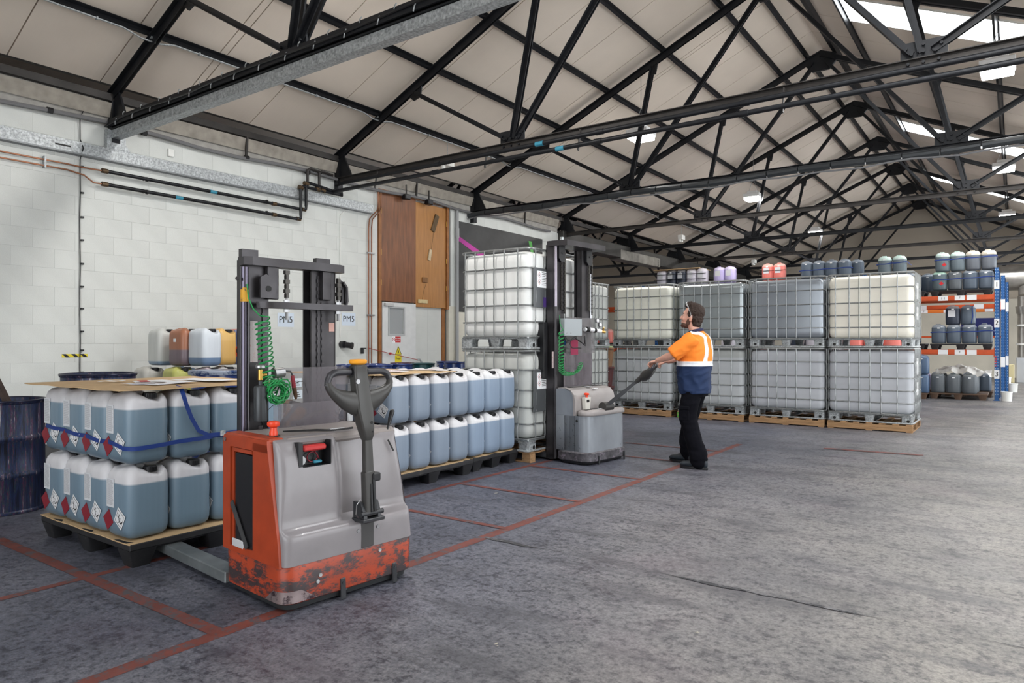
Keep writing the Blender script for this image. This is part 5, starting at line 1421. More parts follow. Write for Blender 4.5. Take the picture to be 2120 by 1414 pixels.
# ================================================================ pallet truck 1 (orange and grey)
M_boot = mat('tiller_grey', (.042,.040,.038), .38, var=.08)
M_grip = mat('tiller_grip', (.035,.034,.04), .32)
M_mast = mat('mast_steel', (.052,.048,.052), .34, .45, var=.25, scale=6, dirt=(.11,.10,.10), dirt_amt=.18, dirt_scale=12)
M_rod = mat('mast_tube', (.10,.09,.12), .22, .8)
M_screen = mat('scratched_screen', (.17,.15,.17), .2, alpha=.30, var=.3, scale=12, stretch=(1,3,.5))
M_eo = mat('estop_red', (.75,.06,.02), .3)
def rail(g, x0, x1, y0, y1, z0, z1, opn):
    """C section: web on one side, two flanges, ribs inside"""
    th = .012
    wy = (y0, y0+th) if opn > 0 else (y1-th, y1)
    g.box(x0,x1,wy[0],wy[1],z0,z1); g.box(x0,x0+th,y0,y1,z0,z1); g.box(x1-th,x1,y0,y1,z0,z1)
def chain(g, x, y, z0, z1, w=.018, p=.022):
    z = z0; k = 0; g.box(x-w*.3,x+w*.3,y-w*.4,y+w*.4,z0,z1)
    while z < z1:
        g.box(x-w*.5,x+w*.5,y-w*(.55 if k%2 else .35),y+w*(.55 if k%2 else .35),z,z+p*.82); z += p; k += 1
T1 = thing('pallet_truck', (-2.89,2.57,0), radians(-6), 'orange and grey electric pallet stacker truck in the foreground', 'pallet truck')
YLf, YRt = -.43, .415
def ringz(z, ins=0, x0=-.63, x1=0, r=.075):
    return rrect((x1-x0)/2-ins, (YRt-YLf)/2-ins, r-ins*.5, 6, z, (x0+x1)/2, (YLf+YRt)/2)
g = G(); g.loft([ringz(.048,.012), ringz(.056,.002), ringz(.225,.0), ringz(.240,.006), ringz(.246,.03)]); ob('bumper', g, M_orangeworn, T1, label='scuffed orange steel bumper skirt')
g = G(); g.loft([ringz(.010,.045), ringz(.018,.028), ringz(.05,.024)]); ob('skirt', g, mat('skirt_rubber', (.02,.022,.024), .5, dirt=(.10,.11,.12), dirt_amt=.2), T1)
g = G(); g.box(-.61,-.21,-.395,.36,.235,.80); ob('body_core', g, mat('inner_body', (.02,.02,.02), .5), T1)
for y in (-.082,.262):
    g = G(); g.M = Matrix.Rotation(radians(-3),4,'Y'); g.cbox(.0,.012,y-.016,y+.016,-.0+.004,.115,.004); g.cyl((.012,y,.09),(.016,y,.09),.008,8); ob('guard_strap', g, M_dark, T1)
    g = G(); g.M = Matrix.Translation((-.05,y+.02,.035)) @ Matrix.Rotation(pi/2,4,'X'); g.lathe([(.034,-.02),(.034,.02)], 20); ob('castor_wheel', g, M_blackpl, T1)
g = G()
for y, z in ((-.22,.165),(-.235,.135),(.16,.21)): g.cyl((.0,y,z),(.005,y,z),.010,10)
ob('rivet_heads', g, M_galv, T1)
def cornerband(z, o):
    pts = ringz(z, -o); return [p for p in pts[0:7]]
g = G(); rr_ = []
for z in (.058,.07,.09,.105,.118):
    R_ = ringz(z, -.0012); ext = .02+.08*max(0,1-(z-.058)/.06)
    rr_.append([(R_[0][0]-ext, R_[0][1], z)] + [p for p in R_[0:7]] + [(R_[6][0], R_[6][1]+ext*1.2, z)])
g.loft(rr_, cap=False, closed=False); ob('scuffed_corner', g, mat('scuffed_metal', (.30,.24,.24), .35, .6, var=.4, scale=9, dirt=(.05,.03,.04), dirt_amt=.5, dirt_scale=12), T1, label='corner scuffed to bare metal')
# orange battery side with its opening
g = G()
yo, yi = -.432, -.40
g.prism([(-.63,.235),(-.545,.235),(-.545,.80),(-.63,.80)], 'y', yo, yi)
g.prism([(-.30,.235),(-.035,.235),(-.05,.36),(-.155,.84),(-.30,.84)], 'y', yo, yi)
g.prism([(-.63,.80),(-.30,.80),(-.30,.862),(-.61,.862),(-.63,.84)], 'y', yo, yi); g.prism([(-.30,.80),(-.15,.80),(-.155,.862),(-.30,.862)], 'y', yo, yi)
g.prism([(-.545,.235),(-.30,.235),(-.30,.275),(-.545,.262)], 'y', yo, yi)
g.cbox(-.63,-.15,-.425,-.33,.842,.870,.012)
ob('side_panel', g, M_orange, T1, label='orange battery side panel', ang=30)
g = G()
for a, b, c, d in ((-.535,-.515,.27,.795),(-.515,-.32,.775,.795)): g.box(a,b,-.425,-.405,c,d)
ob('inner_frame', g, M_orange, T1)
g = G(); g.cbox(-.51,-.305,-.422,-.402,.262,.77,.004); ob('battery_panel', g, mat('battery_black', (.012,.012,.014), .25), T1, label='glossy black battery panel')
g = G(); g.beam((-.535,-.430,.50),(-.365,-.430,.275), .004, .036, up=(1,0,.7)); ob('retaining_strap', g, mat('strap_grey', (.05,.05,.052), .5), T1)
g = G(); g.cbox(-.525,-.40,-.434,-.424,.262,.305,.004); ob('battery_label', g, mat('ribbed_white', (.5,.5,.52), .6), T1)
g = G(); g.cyl((-.60,-.434,.835),(-.60,-.438,.835),.012,10); ob('panel_screw', g, M_chrome, T1)
# deck
g = G(); g.cbox(-.63,-.13,-.335,.385,.81,.866,.02); ob('top_deck', g, M_covertop, T1, label='grimy grey top deck')
g = G(); g.tube([(-.40,-.2,.868),(-.30,-.05,.872),(-.22,.02,.870),(-.24,.15,.872)], .006, 6); ob('cable', g, M_blackpl, T1)
g = G(); g.cbox(-.30,-.27,.02,.12,.866,.874,.003); ob('marker_pen', g, M_chrome, T1)
# grey moulded front cover
XF = [(.242,.0),(.30,.002),(.355,.002),(.375,.0),(.390,-.004),(.400,-.016),(.406,-.030),(.414,-.044),(.43,-.052),(.47,-.054),(.53,-.056),(.60,-.060),(.66,-.066),(.715,-.074),(.76,-.084),(.80,-.096),(.842,-.118),(.856,-.135),(.866,-.165),(.870,-.20)]
FY = [-.345,-.32,-.275,-.25,-.21,-.17,-.135,-.105,-.085,-.07,-.055,-.04,-.025,-.01,.01,.04,.08,.12,.17,.22,.27]
def covrow(z, xf):
    k = sst(.42,.86,z); yl = YLf+.012+.016*k; yr = YRt-.012-.022*k; out = []
    xe = -.04-.115*sst(.24,.86,z)**1.0
    xe = -.04 - .115*((z-.24)/.63)
    r = .055+.03*k
    r = min(r, max(.012, xf-xe-.004)); top = z > .85
    for i in range(3): out.append((xe+(xf-r-xe)*i/3, yl))
    for i in range(6):
        a = radians(180+90+90*i/6) if False else radians(-90*1 + 90*i/6)
        out.append((xf-r+r*sin(radians(90*i/6)), yl+r-r*cos(radians(90*i/6))))
    for y in FY:
        d = .050*sst(-.075,-.02,y)*sst(.402,.43,z)*(1-.55*sst(.05,.30,y)*1.0)
        d *= 1 if z < .80 else max(0, 1-(z-.80)/.08)
        out.append((xf-d, y))
    rr = min(.07+.05*k, xf-xe-.004) if xf-xe > .02 else r
    rr = min(rr, .09)
    d = .050*sst(.402,.43,z)*.45*(1 if z < .80 else max(0,1-(z-.80)/.08))
    for i in range(7): out.append((xf-d-rr+rr*cos(radians(90*i/6)), yr-rr+rr*sin(radians(90*i/6))))
    for i in range(1,4): out.append((xf-d-rr+(xe-(xf-d-rr))*i/3, yr))
    return [(x,y,z) for x,y in out]
rows = [covrow(z,x) for z, x in XF]; nc = len(rows[0]); vs = [p for r in rows for p in r]; fs = []
iy0 = 9+2; iy1 = 9+7
zr = [z for z,_ in XF]; r0 = zr.index(.715); r1 = zr.index(.842)
for i in range(len(rows)-1):
    for j in range(nc-1):
        if iy0 <= j < iy1 and r0 <= i < r1: continue
        fs.append((i*nc+j, i*nc+j+1, (i+1)*nc+j+1, (i+1)*nc+j))
g = G(); g.add(vs, fs); ob('front_cover', g, M_cover, T1, ang=60, label='grey moulded front cover')
g = G(); g.prism([(-.070,.717),(-.155,.717),(-.165,.84),(-.118,.84),(-.150,.835),(-.145,.722)], 'y', -.275, -.107)
g = G(); g.box(-.165,-.150,-.297,-.105,.715,.845); g.box(-.165,-.075,-.299,-.275,.715,.845); g.box(-.165,-.075,-.107,-.103,.715,.845); g.box(-.165,-.075,-.297,-.105,.712,.716); ob('control_recess', g, M_blackpl, T1)
g = G(); g.cbox(-.135,-.078,-.267,-.128,.796,.826,.008); ob('connector_handle', g, M_red, T1, label='red battery plug handle')
g = G(); g.cyl((-.15,-.257,.745),(-.115,-.257,.745),.024,16); ob('key_dial', g, M_chrome, T1)
g = G(); g.tube([(-.13,-.185+.032*cos(a),.757+.026*sin(a)) for a in [2*pi*i/14 for i in range(15)]], .0035, 5); g.tube([(-.125,-.175,.79),(-.115,-.165,.765),(-.12,-.15,.745)], .003, 5); ob('loose_wire', g, M_darkred, T1)
g = G(); g.cbox(-.135,-.11,-.185,-.135,.722,.738,.005); ob('wire_plug', g, M_tealtape, T1)
# e stop
g = G(); g.lathe([(.022,0),(.022,.02),(.018,.03),(.018,.045),(.030,.052),(.034,.062),(.032,.074),(.015,.080),(.001,.081)], 20, o=(-.28,-.325,.868)); ob('emergency_stop', g, M_eo, T1, label='red mushroom stop button')
g = G(); g.cyl((-.28,-.325,.866),(-.28,-.325,.872),.034,20); ob('stop_collar', g, M_blackpl, T1)
# lever
g = G(); g.tube([(-.14,.30,.79),(-.145,.335,.875),(-.15,.352,.915),(-.15,.366,.955)], [.005,.007,.013,.015], 10); g.lathe([(.015,0),(.012,.012),(.001,.016)],10,o=(-.15,.367,.953)); ob('lift_lever', g, M_blackpl, T1, label='black hand lever')
g = G(); g.beam((-.098,.295,.80),(-.085,.325,.735), .006, .008, up=(1,0,0)); ob('lever_slot', g, M_ink, T1)
# tiller
g = G(); g.cbox(-.03,.006,.035,.118,.245,.43,.004); ob('tiller_strip', g, mat('strip_grey', (.05,.048,.048), .5), T1)
g = G()
for y, z in ((.015,.345),(.145,.345)): g.cyl((.0,y,z),(.007,y,z),.010,10)
ob('cover_screws', g, M_chrome, T1)
g = G(); g.prism([(-.04,.40),(.06,.40),(.055,.44),(.025,.50),(-.04,.50)], 'y', .012, .034); g.prism([(-.04,.40),(.06,.40),(.055,.44),(.025,.50),(-.04,.50)], 'y', .106, .128); g.cbox(-.04,.07,.0,.145,.395,.415,.004); g.cyl((.045,0.0,.44),(.045,.145,.44),.014,12); ob('tiller_bracket', g, M_dark, T1)
g = G(); g.loft([rrect(.026,.034,.008,2,.43,.03,.066), rrect(.024,.034,.008,2,.56,.028,.064), rrect(.022,.036,.008,2,.66,.026,.062), rrect(.018,.028,.006,2,.665,.026,.062), rrect(.018,.024,.006,2,.86,.02,.058)]); ob('tiller_arm', g, M_boot, T1)
g = G(); g.cyl((.058,.085,.45),(.050,.080,.62),.009,10); g.cyl((.058,.065,.45),(.05,.066,.60),.007,10); g.cbox(.02,.06,.075,.125,.61,.655,.006); ob('gas_spring', g, M_blackpl, T1)
g = G(); g.tube([(.03,.01,.52),(.05,-.03,.50),(.05,-.035,.45),(.03,.0,.42)], .0025, 5); ob('spring_clip_wire', g, M_chrome, T1)
g = G()
def hs(z, hx_, hy_, cx_, cy_, r=.012): return rrect(hx_, hy_, r, 3, z, cx_, cy_)
g.loft([hs(.835,.022,.026,.02,.058), hs(.86,.030,.032,.02,.057), hs(.92,.034,.042,.015,.05), hs(1.0,.036,.050,.006,.042), hs(1.08,.034,.046,.0,.034), hs(1.18,.032,.043,-.01,.028), hs(1.235,.030,.042,-.016,.026), hs(1.245,.024,.036,-.016,.026)])
ob('tiller_head', g, M_boot, T1, ang=40)
g = G()
path = [(-.018,-.165,1.155,.018),(-.012,-.155,1.122,.023),(-.002,-.125,1.090,.034),(.004,-.075,1.060,.050),(.008,-.02,1.040,.064),(.008,.03,1.035,.070),(.008,.085,1.040,.064),(.004,.145,1.065,.050),(-.004,.20,1.095,.034),(-.012,.235,1.125,.023),(-.018,.245,1.155,.018)]
n = 12; vsr = []
rings = []
for i, (x, y, z, r) in enumerate(path):
    a = path[max(0,i-1)]; b = path[min(len(path)-1,i+1)]; tv = Vector((b[0]-a[0],b[1]-a[1],b[2]-a[2])).normalized(); nn = tv.cross(Vector((1,0,0))).normalized()
    rings.append([tuple(Vector((x,y,z)) + Vector((1,0,0))*cos(2*pi*j/n)*min(r,.026) + nn*sin(2*pi*j/n)*r) for j in range(n)])
g.loft(rings); ob('tiller_horn', g, M_boot, T1, ang=60)
for s, ye, yi2 in ((-1,-.165,-.02),(1,.245,.085)):
    g = G(); k = -s
    g.tube([(-.018,ye,1.135),(-.02,ye+.004*k,1.165),(-.022,ye+.018*k,1.190),(-.024,ye+.045*k,1.203),(-.024,ye+.07*k,1.206),(-.024,yi2,1.206)], [.018,.018,.0185,.019,.0195,.0195], 12); ob('grip', g, M_grip, T1, label='dark rubber hand grip')
    g = G(); c = yi2; g.cyl((-.024,yi2-.004*s,1.206),(-.024,yi2-.04*s*.9,1.206),.032,16); ob('twist_throttle', g, M_blackpl, T1)
g = G(); g.lathe([(.034,0),(.046,.008),(.048,.02),(.040,.028),(.001,.03)], 20); g.v = [(x*.8-.016,y*1.15+.026,z+1.245) for x,y,z in g.v]; ob('belly_switch', g, mat('switch_orange', (.80,.33,.02), .35), T1, label='orange-yellow top switch')
g = G(); g.cyl((.022,-.005,1.155),(.030,-.005,1.155),.013,12); ob('key_lock', g, M_chrome, T1)
g = G(); g.cyl((.045,.07,.93),(.05,.07,.93),.008,10); g.cyl((.05,.075,.88),(.053,.075,.88),.004,8); ob('screws', g, M_ink, T1)
# mast
for s, y0, y1 in ((-1,-.265,-.12),(1,.17,.345)):
    g = G(); rail(g,-.80,-.70,y0,y1,.03,1.85,-s); ob('mast_rail', g, M_mast, T1)
    g = G(); rail(g,-.775,-.715,y0+.03 if s > 0 else y0+.05,y1-.05 if s > 0 else y1-.02,.06,1.86,s); ob('inner_rail', g, M_mast, T1)
g = G(); g.cyl((-.69,-.275,.05),(-.69,-.275,1.80),.022,16); ob('hose_tube', g, M_rod, T1, label='shiny purple-grey hydraulic tube')
g = G(); g.tube([(-.66,-.265,.06),(-.66,-.265,1.6)], .008, 6); ob('hydraulic_pipe', g, M_mast, T1)
g = G(); g.prism([(-.73,-.295),(-.66,-.295),(-.63,-.255),(-.63,.33),(-.66,.385),(-.73,.385)], 'z', 1.81, 1.858); ob('top_crossbar', g, M_mast, T1)
for q in ((-.29,-.19,1.905),(.20,.30,1.895)):
    g = G(); g.box(-.73,-.69,q[0],q[1],1.858,q[2]); ob('stop_block', g, M_mast, T1)
g = G(); g.prism([(-.66,-.22),(-.62,-.20),(-.585,-.15),(-.585,.40),(-.62,.42),(-.66,.42)], 'z', 1.565, 1.602); ob('carriage_crossbar', g, M_mast, T1)
for y, zt in ((-.045,1.79),(.315,1.77)):
    g = G(); chain(g,-.625,y,1.63,zt,.026,.028); ob('lift_chain', g, mat('chain_steel', (.07,.065,.06), .4, .8), T1)
    g = G(); g.cyl((-.625,y,1.50),(-.625,y,1.64),.010,8); g.cyl((-.625,y,1.603),(-.625,y,1.618),.018,6); g.cyl((-.625,y,1.545),(-.625,y,1.563),.018,6); ob('chain_anchor', g, M_chrome, T1)
for y0 in (-.10,):
    g = G(); g.cbox(-.70,-.66,-.145,-.075,1.62,1.83,.004); ob('pulley_housing', g, M_mast, T1)
g = G(); g.prism([(-.20,1.625),(-.115,1.625),(-.10,1.68),(-.13,1.745),(-.165,1.765),(-.20,1.745)], 'x', -.66, -.645); g.cyl((-.645,-.15,1.68),(-.642,-.15,1.68),.018,14); ob('guide_plate', g, M_mast, T1)
g = G(); g.cyl((-.642,-.15,1.68),(-.6405,-.15,1.68),.017,14); ob('guide_hole', g, M_ink, T1)
g = G(); g.cbox(-.70,-.655,.225,.285,1.63,1.81,.004); ob('pulley_housing', g, M_mast, T1)
g = G(); g.tube([(-.66,.375,1.75),(-.66,.40,1.72),(-.66,.405,1.63),(-.66,.395,1.60)], .012, 6); g.prism([(.355,1.61),(.41,1.61),(.415,1.68),(.39,1.75),(.36,1.77),(.375,1.70),(.375,1.64)], 'x', -.69, -.67); ob('lifting_lug', g, M_mast, T1)
for y, z0, z1 in ((-.155,.10,1.60),(.215,.90,1.78),(.245,.90,1.62)):
    g = G(); chain(g,-.70,y,z0,z1,.02,.024); ob('lift_chain', g, M_mast, T1)
g = G(); g.cyl((-.70,-.315,1.73),(-.66,-.335,1.73),.010,8); g.cbox(-.70,-.67,.36,.385,1.70,1.73,.003); ob('clamp_bolt', g, M_mast, T1)
g = G(); g.box(-.6995,-.698,-.245,-.19,1.25,1.49); ob('warning_decal', g, mat('pale_decal', (.55,.5,.5), .6, dirt=(.5,.2,.18), dirt_amt=.4, dirt_scale=30), T1)
g = G(); g.box(-.6665,-.6655,-.30,-.265,1.60,1.68); g.cyl((-.69,-.275,1.60),(-.69,-.275,1.67),.0228,16); ob('yellow_decal', g, mat('worn_yellow', (.65,.33,.02), .5, dirt=(.05,.05,.05), dirt_amt=.4, dirt_scale=40), T1)
g = G(); g.box(-.6985,-.697,.295,.335,1.435,1.49); ob('round_decal', g, mat('decal_pink', (.6,.35,.3), .6), T1)
g = G(); g.cbox(-.66,-.63,-.30,.33,.10,.80,.01); ob('mast_base_plate', g, M_mast, T1)
# cylinder with valve
g = G(); g.lathe([(.036,0),(.038,.01),(.038,.19),(.034,.20),(.012,.206),(.012,.23)], 24, o=(-.60,-.225,.915)); ob('accumulator', g, mat('accumulator_grey', (.05,.055,.06), .35, .3), T1)
g = G(); g.cyl((-.60,-.225,.89),(-.60,-.225,.83),.012,8); ob('accumulator_pipe', g, M_mast, T1)
g = G(); g.cyl((-.60,-.225,1.15),(-.60,-.225,1.21),.015,12); g.cyl((-.60,-.225,1.175),(-.60,-.19,1.18),.011,10); ob('brass_valve', g, M_brass, T1)
g = G(); g.lathe([(.026,0),(.030,.004),(.030,.018),(.024,.024)], 14, o=(-.60,-.225,1.215)); ob('valve_knob', g, M_chrome, T1)
g = G(); g.cyl((-.585,-.15,1.185),(-.585,-.09,1.19),.03,16); ob('pressure_gauge', g, M_chrome, T1)
# green coiled hose
pts = []
for i in range(230):
    a = i*.42; z = 1.50-.0019*i; r = .034
    cy = -.215 + .045*(i/229); pts.append((-.60+.030*cos(a), cy+r*1.25*sin(a), z+.016*sin(a+1)))
g = G(); g.tube([(-.66,-.275,1.70),(-.65,-.272,1.62),(-.63,-.255,1.56),(-.61,-.225,1.52)]+pts, .0042, 5); 
pts = []
for i in range(200):
    a = i*.40; t_ = i/199; cx_, cy_, cz_ = -.57, -.150+.02*t_, 1.115-.03*sin(t_*pi)
    R_ = .055+.016*sin(i*.9); pts.append((cx_+.028*(t_-.5)*2+.006*sin(i), cy_+R_*sin(a), cz_+R_*cos(a)-.02*t_))
g.tube(pts, .0045, 5); ob('coiled_air_hose', g, M_green, T1, label='bright green coiled air hose')
g = G(); g.tube([(-.58,-.14,1.19),(-.57,-.10,1.20),(-.565,-.055,1.195),(-.56,-.045,1.17)], .005, 6); ob('hose_elbow', g, M_dark, T1)
g = G(); g.tube([(-.56,-.045,1.17),(-.56,-.035,1.10)], [.011,.013], 10); ob('air_gun_handle', g, M_darkred, T1, label='dark red clip handle')
g = G(); g.tube([(-.56,-.035,1.10),(-.56,-.025,1.05),(-.56,-.022,1.03)], [.014,.012,.006], 8); ob('crocodile_clip', g, mat('rusty_clip', (.09,.05,.03), .6, .4), T1)
g = G(); g.tube([(-.56,-.04,1.12),(-.555,-.0,1.135),(-.555,.03,1.13),(-.56,.06,1.05)], .002, 4); g.tube([(-.57,-.06,1.10),(-.57,-.1,1.05),(-.58,-.2,.97)], .002, 4); ob('thin_wire', g, M_ink, T1)
# operator screen
g = G(); g.box(-.602,-.597,-.115,.355,.862,1.215); ob('operator_screen', g, M_screen, T1, label='scratched clear polycarbonate screen')
g = G(); g.box(-.575,-.571,-.16,.285,.866,1.005); ob('lower_screen', g, M_screen, T1)
for y, z, s in ((-.075,1.115,0),(.005,1.125,0),(-.075,1.055,0),(.01,1.055,0)):
    g = G(); g.box(-.5962,-.5952,y-.032,y+.032,z-.026,z+.026); p = ob('note', g, mat('faded_note', (.62,.68,.74), .6), T1)
    g = G()
    for r in range(3): g.box(-.5951,-.5946,y-.025,y+.02-.006*r,z-.016+.012*r,z-.012+.012*r)
    ob('print', g, M_ink, p)
g = G(); g.lathe([(.001,-.04),(.05,-.03),(.07,0),(.055,.03),(.02,.045),(.001,.05)], 12, o=(0,0,0), cap=False); g.v = [(x*.5-.64, y*1.1+.02+z*.3, z+.93) for x,y,z in g.v]; ob('cloth_bag', g, mat('ochre_bag', (.45,.22,.06), .9, var=.3, scale=20, bump=.5), T1, label='ochre bag kept behind the screen')
g = G(); g.beam((-.63,-.09,.87),(-.62,.03,1.0),.02,.02); g.beam((-.62,-.02,1.01),(-.62,.06,.985),.03,.02); g.tube([(-.62,.02,.87),(-.61,.12,.93),(-.61,.22,.95),(-.62,.30,.90)], .012, 8); ob('tools', g, mat('dull_tool', (.10,.09,.07), .6), T1)
g = G(); g.cbox(-.64,-.585,.36,.40,.86,1.0,.005); ob('chrome_bracket', g, M_chrome, T1)
# straddle legs
for y0 in (-.435,.30):
    g = G(); g.cbox(-1.95,-.60,y0,y0+.105,.035,.098,.006); ob('load_leg', g, mat('leg_steel', (.22,.24,.25), .45, .6, dirt=(.25,.06,.05), dirt_amt=.12, var=.2), T1, label='long steel load leg')
    g = G(); g.M = Matrix.Translation((-1.85,y0+.05,.035)) @ Matrix.Rotation(pi/2,4,'X'); g.lathe([(.034,-.03),(.034,.03)], 16); ob('load_wheel', g, M_blackpl, T1)

# ================================================================ pallet truck 2 (grey, with the worker)
M_g2 = mat('light_grey_panel', (.255,.275,.305), .36, .3, var=.08, dirt=(.06,.065,.09), dirt_amt=.2, dirt_scale=13, stretch=(1,1,.6))
M_g2f = mat('warm_grey_shell', (.30,.275,.27), .36, var=.06)
M_g2b = mat('inky_bumper', (.085,.08,.09), .45, .3, var=.5, scale=20, dirt=(.26,.22,.27), dirt_amt=.42, dirt_scale=14)
T2 = thing('pallet_truck', (-3.765,7.11,0), radians(-7), 'light grey electric pallet stacker with a tall mast, held by the worker', 'pallet truck')
def r2(z, x0, x1, y0, y1, r, ins=0): return rrect((x1-x0)/2-ins,(y1-y0)/2-ins,max(.004,r-ins*.5),6,z,(x0+x1)/2,(y0+y1)/2)
A2 = (-.60,0,-.395,.395)
g = G(); g.loft([r2(.035,-.47,.01,-.40,.40,.11,.012), r2(.045,-.47,.01,-.40,.40,.11), r2(.13,-.47,.01,-.40,.40,.11), r2(.145,-.47,.01,-.40,.40,.11,.014)]); ob('bumper', g, M_g2b, T2, label='ink-splashed bumper skirt')
g = G(); g.cbox(-.455,-.13,-.385,.385,.145,.545,.003); g.loft([r2(.145,-.455,-.005,-.385,.385,.12), r2(.30,-.455,-.005,-.385,.385,.12), r2(.545,-.455,-.010,-.385,.385,.12)]); ob('body_shell', g, M_g2, T2, ang=50, label='scratched light grey body')
g = G(); g.loft([r2(.545,-.19,0,-.385,.385,.10), r2(.552,-.19,.006,-.39,.39,.10), r2(.585,-.19,.004,-.39,.39,.10), r2(.602,-.19,0,-.385,.385,.10,.012), r2(.610,-.19,0,-.385,.385,.10,.05)]); ob('motor_lid', g, M_g2f, T2, ang=60, label='rounded warm grey motor lid')
g = G(); g.box(-.15,-.06,-.18,-.04,.609,.612); ob('lid_recess', g, M_dark, T2)
g = G(); g.box(-.07,-.04,-.12,-.05,.612,.6135); ob('sticker', g, M_paper, T2)
g = G()
prof = [(-.455,.545),(-.19,.545),(-.19,.70),(-.205,.765),(-.245,.815),(-.31,.838),(-.38,.845),(-.455,.835)]
g.prism(prof, 'y', -.385, -.36); ob('side_cheek', g, M_g2, T2)
g = G(); prof2 = [(-.455,.55),(-.18,.55),(-.175,.70),(-.195,.775),(-.24,.825),(-.31,.848),(-.38,.855),(-.455,.845)]
g.prism(prof2, 'y', -.362, .385); ob('upper_housing', g, M_g2f, T2, ang=28, label='warm grey upper housing')
g = G(); g.prism([(-.20,.545),(-.178,.545),(-.172,.70),(-.192,.778),(-.24,.829),(-.31,.852),(-.31,.846),(-.245,.822),(-.208,.77),(-.20,.70)], 'y', -.392, -.355); ob('housing_trim', g, M_g2f, T2, ang=28)
g = G(); g.box(-.1885,-.1865,-.3865,-.38,.145,.545); g.box(-.318,-.312,-.36,.385,.850,.857); ob('seam', g, M_ink, T2)
g = G(); g.cyl((-.155,-.392,.49),(-.155,-.384,.49),.014,14); ob('lock', g, M_ink, T2)
g = G()
random.seed(9)
for i in range(26):
    x = random.uniform(-.44,-.04); z = random.uniform(.17,.53); a = random.uniform(-1,1); L_ = random.uniform(.006,.04); 
    y = -.3862 if x < -.12 else None
    if y is None: continue
    g.beam((x,y,z),(x+L_*.8*cos(a),y,z+L_*sin(a)-.01),.0016,.003,up=(0,1,0))
ob('scratches', g, M_dark, T2, kind='stuff')
g = G(); g.box(-.30,-.25,-.05,.03,.849,.8525); g.box(-.23,-.20,.0,.07,.826,.834); ob('sticker', g, M_paper, T2)
g = G(); g.prism([(-.05,.60),(.03,.60),(.05,.745),(-.06,.745)], 'x', -.165, -.12); g.v = [(x,y-.22,z) for x,y,z in g.v]; ob('control_box', g, mat('cream_box', (.62,.60,.55), .5), T2, label='cream stop-button box')
g = G(); g.box(-.1195,-.1185,-.25,-.20,.69,.72); ob('box_label', g, M_ink, T2)
g = G(); g.lathe([(.014,0),(.014,.02),(.03,.028),(.032,.042),(.02,.05),(.001,.052)], 16, o=(-.14,-.225,.745)); ob('emergency_stop', g, M_eo, T2, label='red stop button')
for y in (-.2,.30):
    g = G(); g.cbox(.008,.022,y-.012,y+.012,.0,.10,.003); ob('guard_strap', g, M_dark, T2)
g = G(); g.loft([r2(.008,-.44,-.03,-.37,.37,.10), r2(.04,-.44,-.02,-.375,.375,.10)]); ob('skirt', g, M_blackpl, T2)
# tiller reaching to the worker's hands (local frame)
def wl2(p):
    a = radians(-7); dx, dy = p[0]+3.765, p[1]-7.11
    return Vector((cos(a)*dx+sin(a)*dy, -sin(a)*dx+cos(a)*dy, p[2]))
HB = wl2((-3.275, 7.315, 1.105)); TB = Vector((-.035,.02,.64))
dt = (HB-TB).normalized(); sd = dt.cross(Vector((0,0,1))).normalized(); upv = sd.cross(dt)
g = G(); g.cyl((-.04,-.06,.63),(-.04,.10,.63),.055,16); g.cbox(-.10,.0,-.04,.08,.585,.66,.01); ob('tiller_bracket', g, M_boot, T2)
g = G(); g.beam(TB, TB+dt*.27, .05, .045, up=upv); g.beam(TB+dt*.24, TB+dt*.50, .036, .035, up=upv); ob('tiller_arm', g, M_dark, T2)
g = G()
q0 = TB+dt*.42; q1 = HB-dt*.02
def sec(c, w, h, d=dt): return [tuple(c + sd*(w*cos(2*pi*j/14)) + upv*(h*sin(2*pi*j/14))) for j in range(14)]
Ls = (HB-TB).length
A_ = lambda s_: HB-dt*s_
g.loft([sec(A_(.30),.020,.020), sec(A_(.27),.030,.026), sec(A_(.18),.040,.032), sec(A_(.08),.042,.032), sec(A_(.0),.036,.026), sec(A_(-.02),.020,.015)]); ob('tiller_head', g, M_boot, T2, ang=60)
g = G(); rr_ = []
for t_ in range(13):
    u_ = -1+t_/6; c_ = A_(.155-.10*u_*u_)+sd*(u_*.165)-upv*.012; w_ = .026+.056*(1-u_*u_)
    rr_.append([tuple(c_+dt*(w_*cos(2*pi*q/12))+upv*((.024+.034*(1-u_*u_))*sin(2*pi*q/12))) for q in range(12)])
g.loft(rr_); ob('tiller_horn', g, M_boot, T2, ang=60)
g = G()
for s in (-1,1):
    g.tube([A_(.06)+sd*s*.165-upv*.01, A_(.03)+sd*s*.172-upv*.004, A_(.008)+sd*s*.155+upv*.006, A_(.0)+sd*s*.125+upv*.010, A_(-.002)+sd*s*.03+upv*.012], [.018,.018,.017,.016,.016], 10)
ob('grip_loop', g, M_grip, T2)
g = G(); g.lathe([(.02,0),(.03,.006),(.03,.014),(.02,.02)], 14); g.M = None
g.v = [tuple(HB-dt*.05+Vector(p)+upv*.026) for p in g.v]; ob('belly_switch', g, mat('switch_orange', (.80,.33,.02), .35), T2)
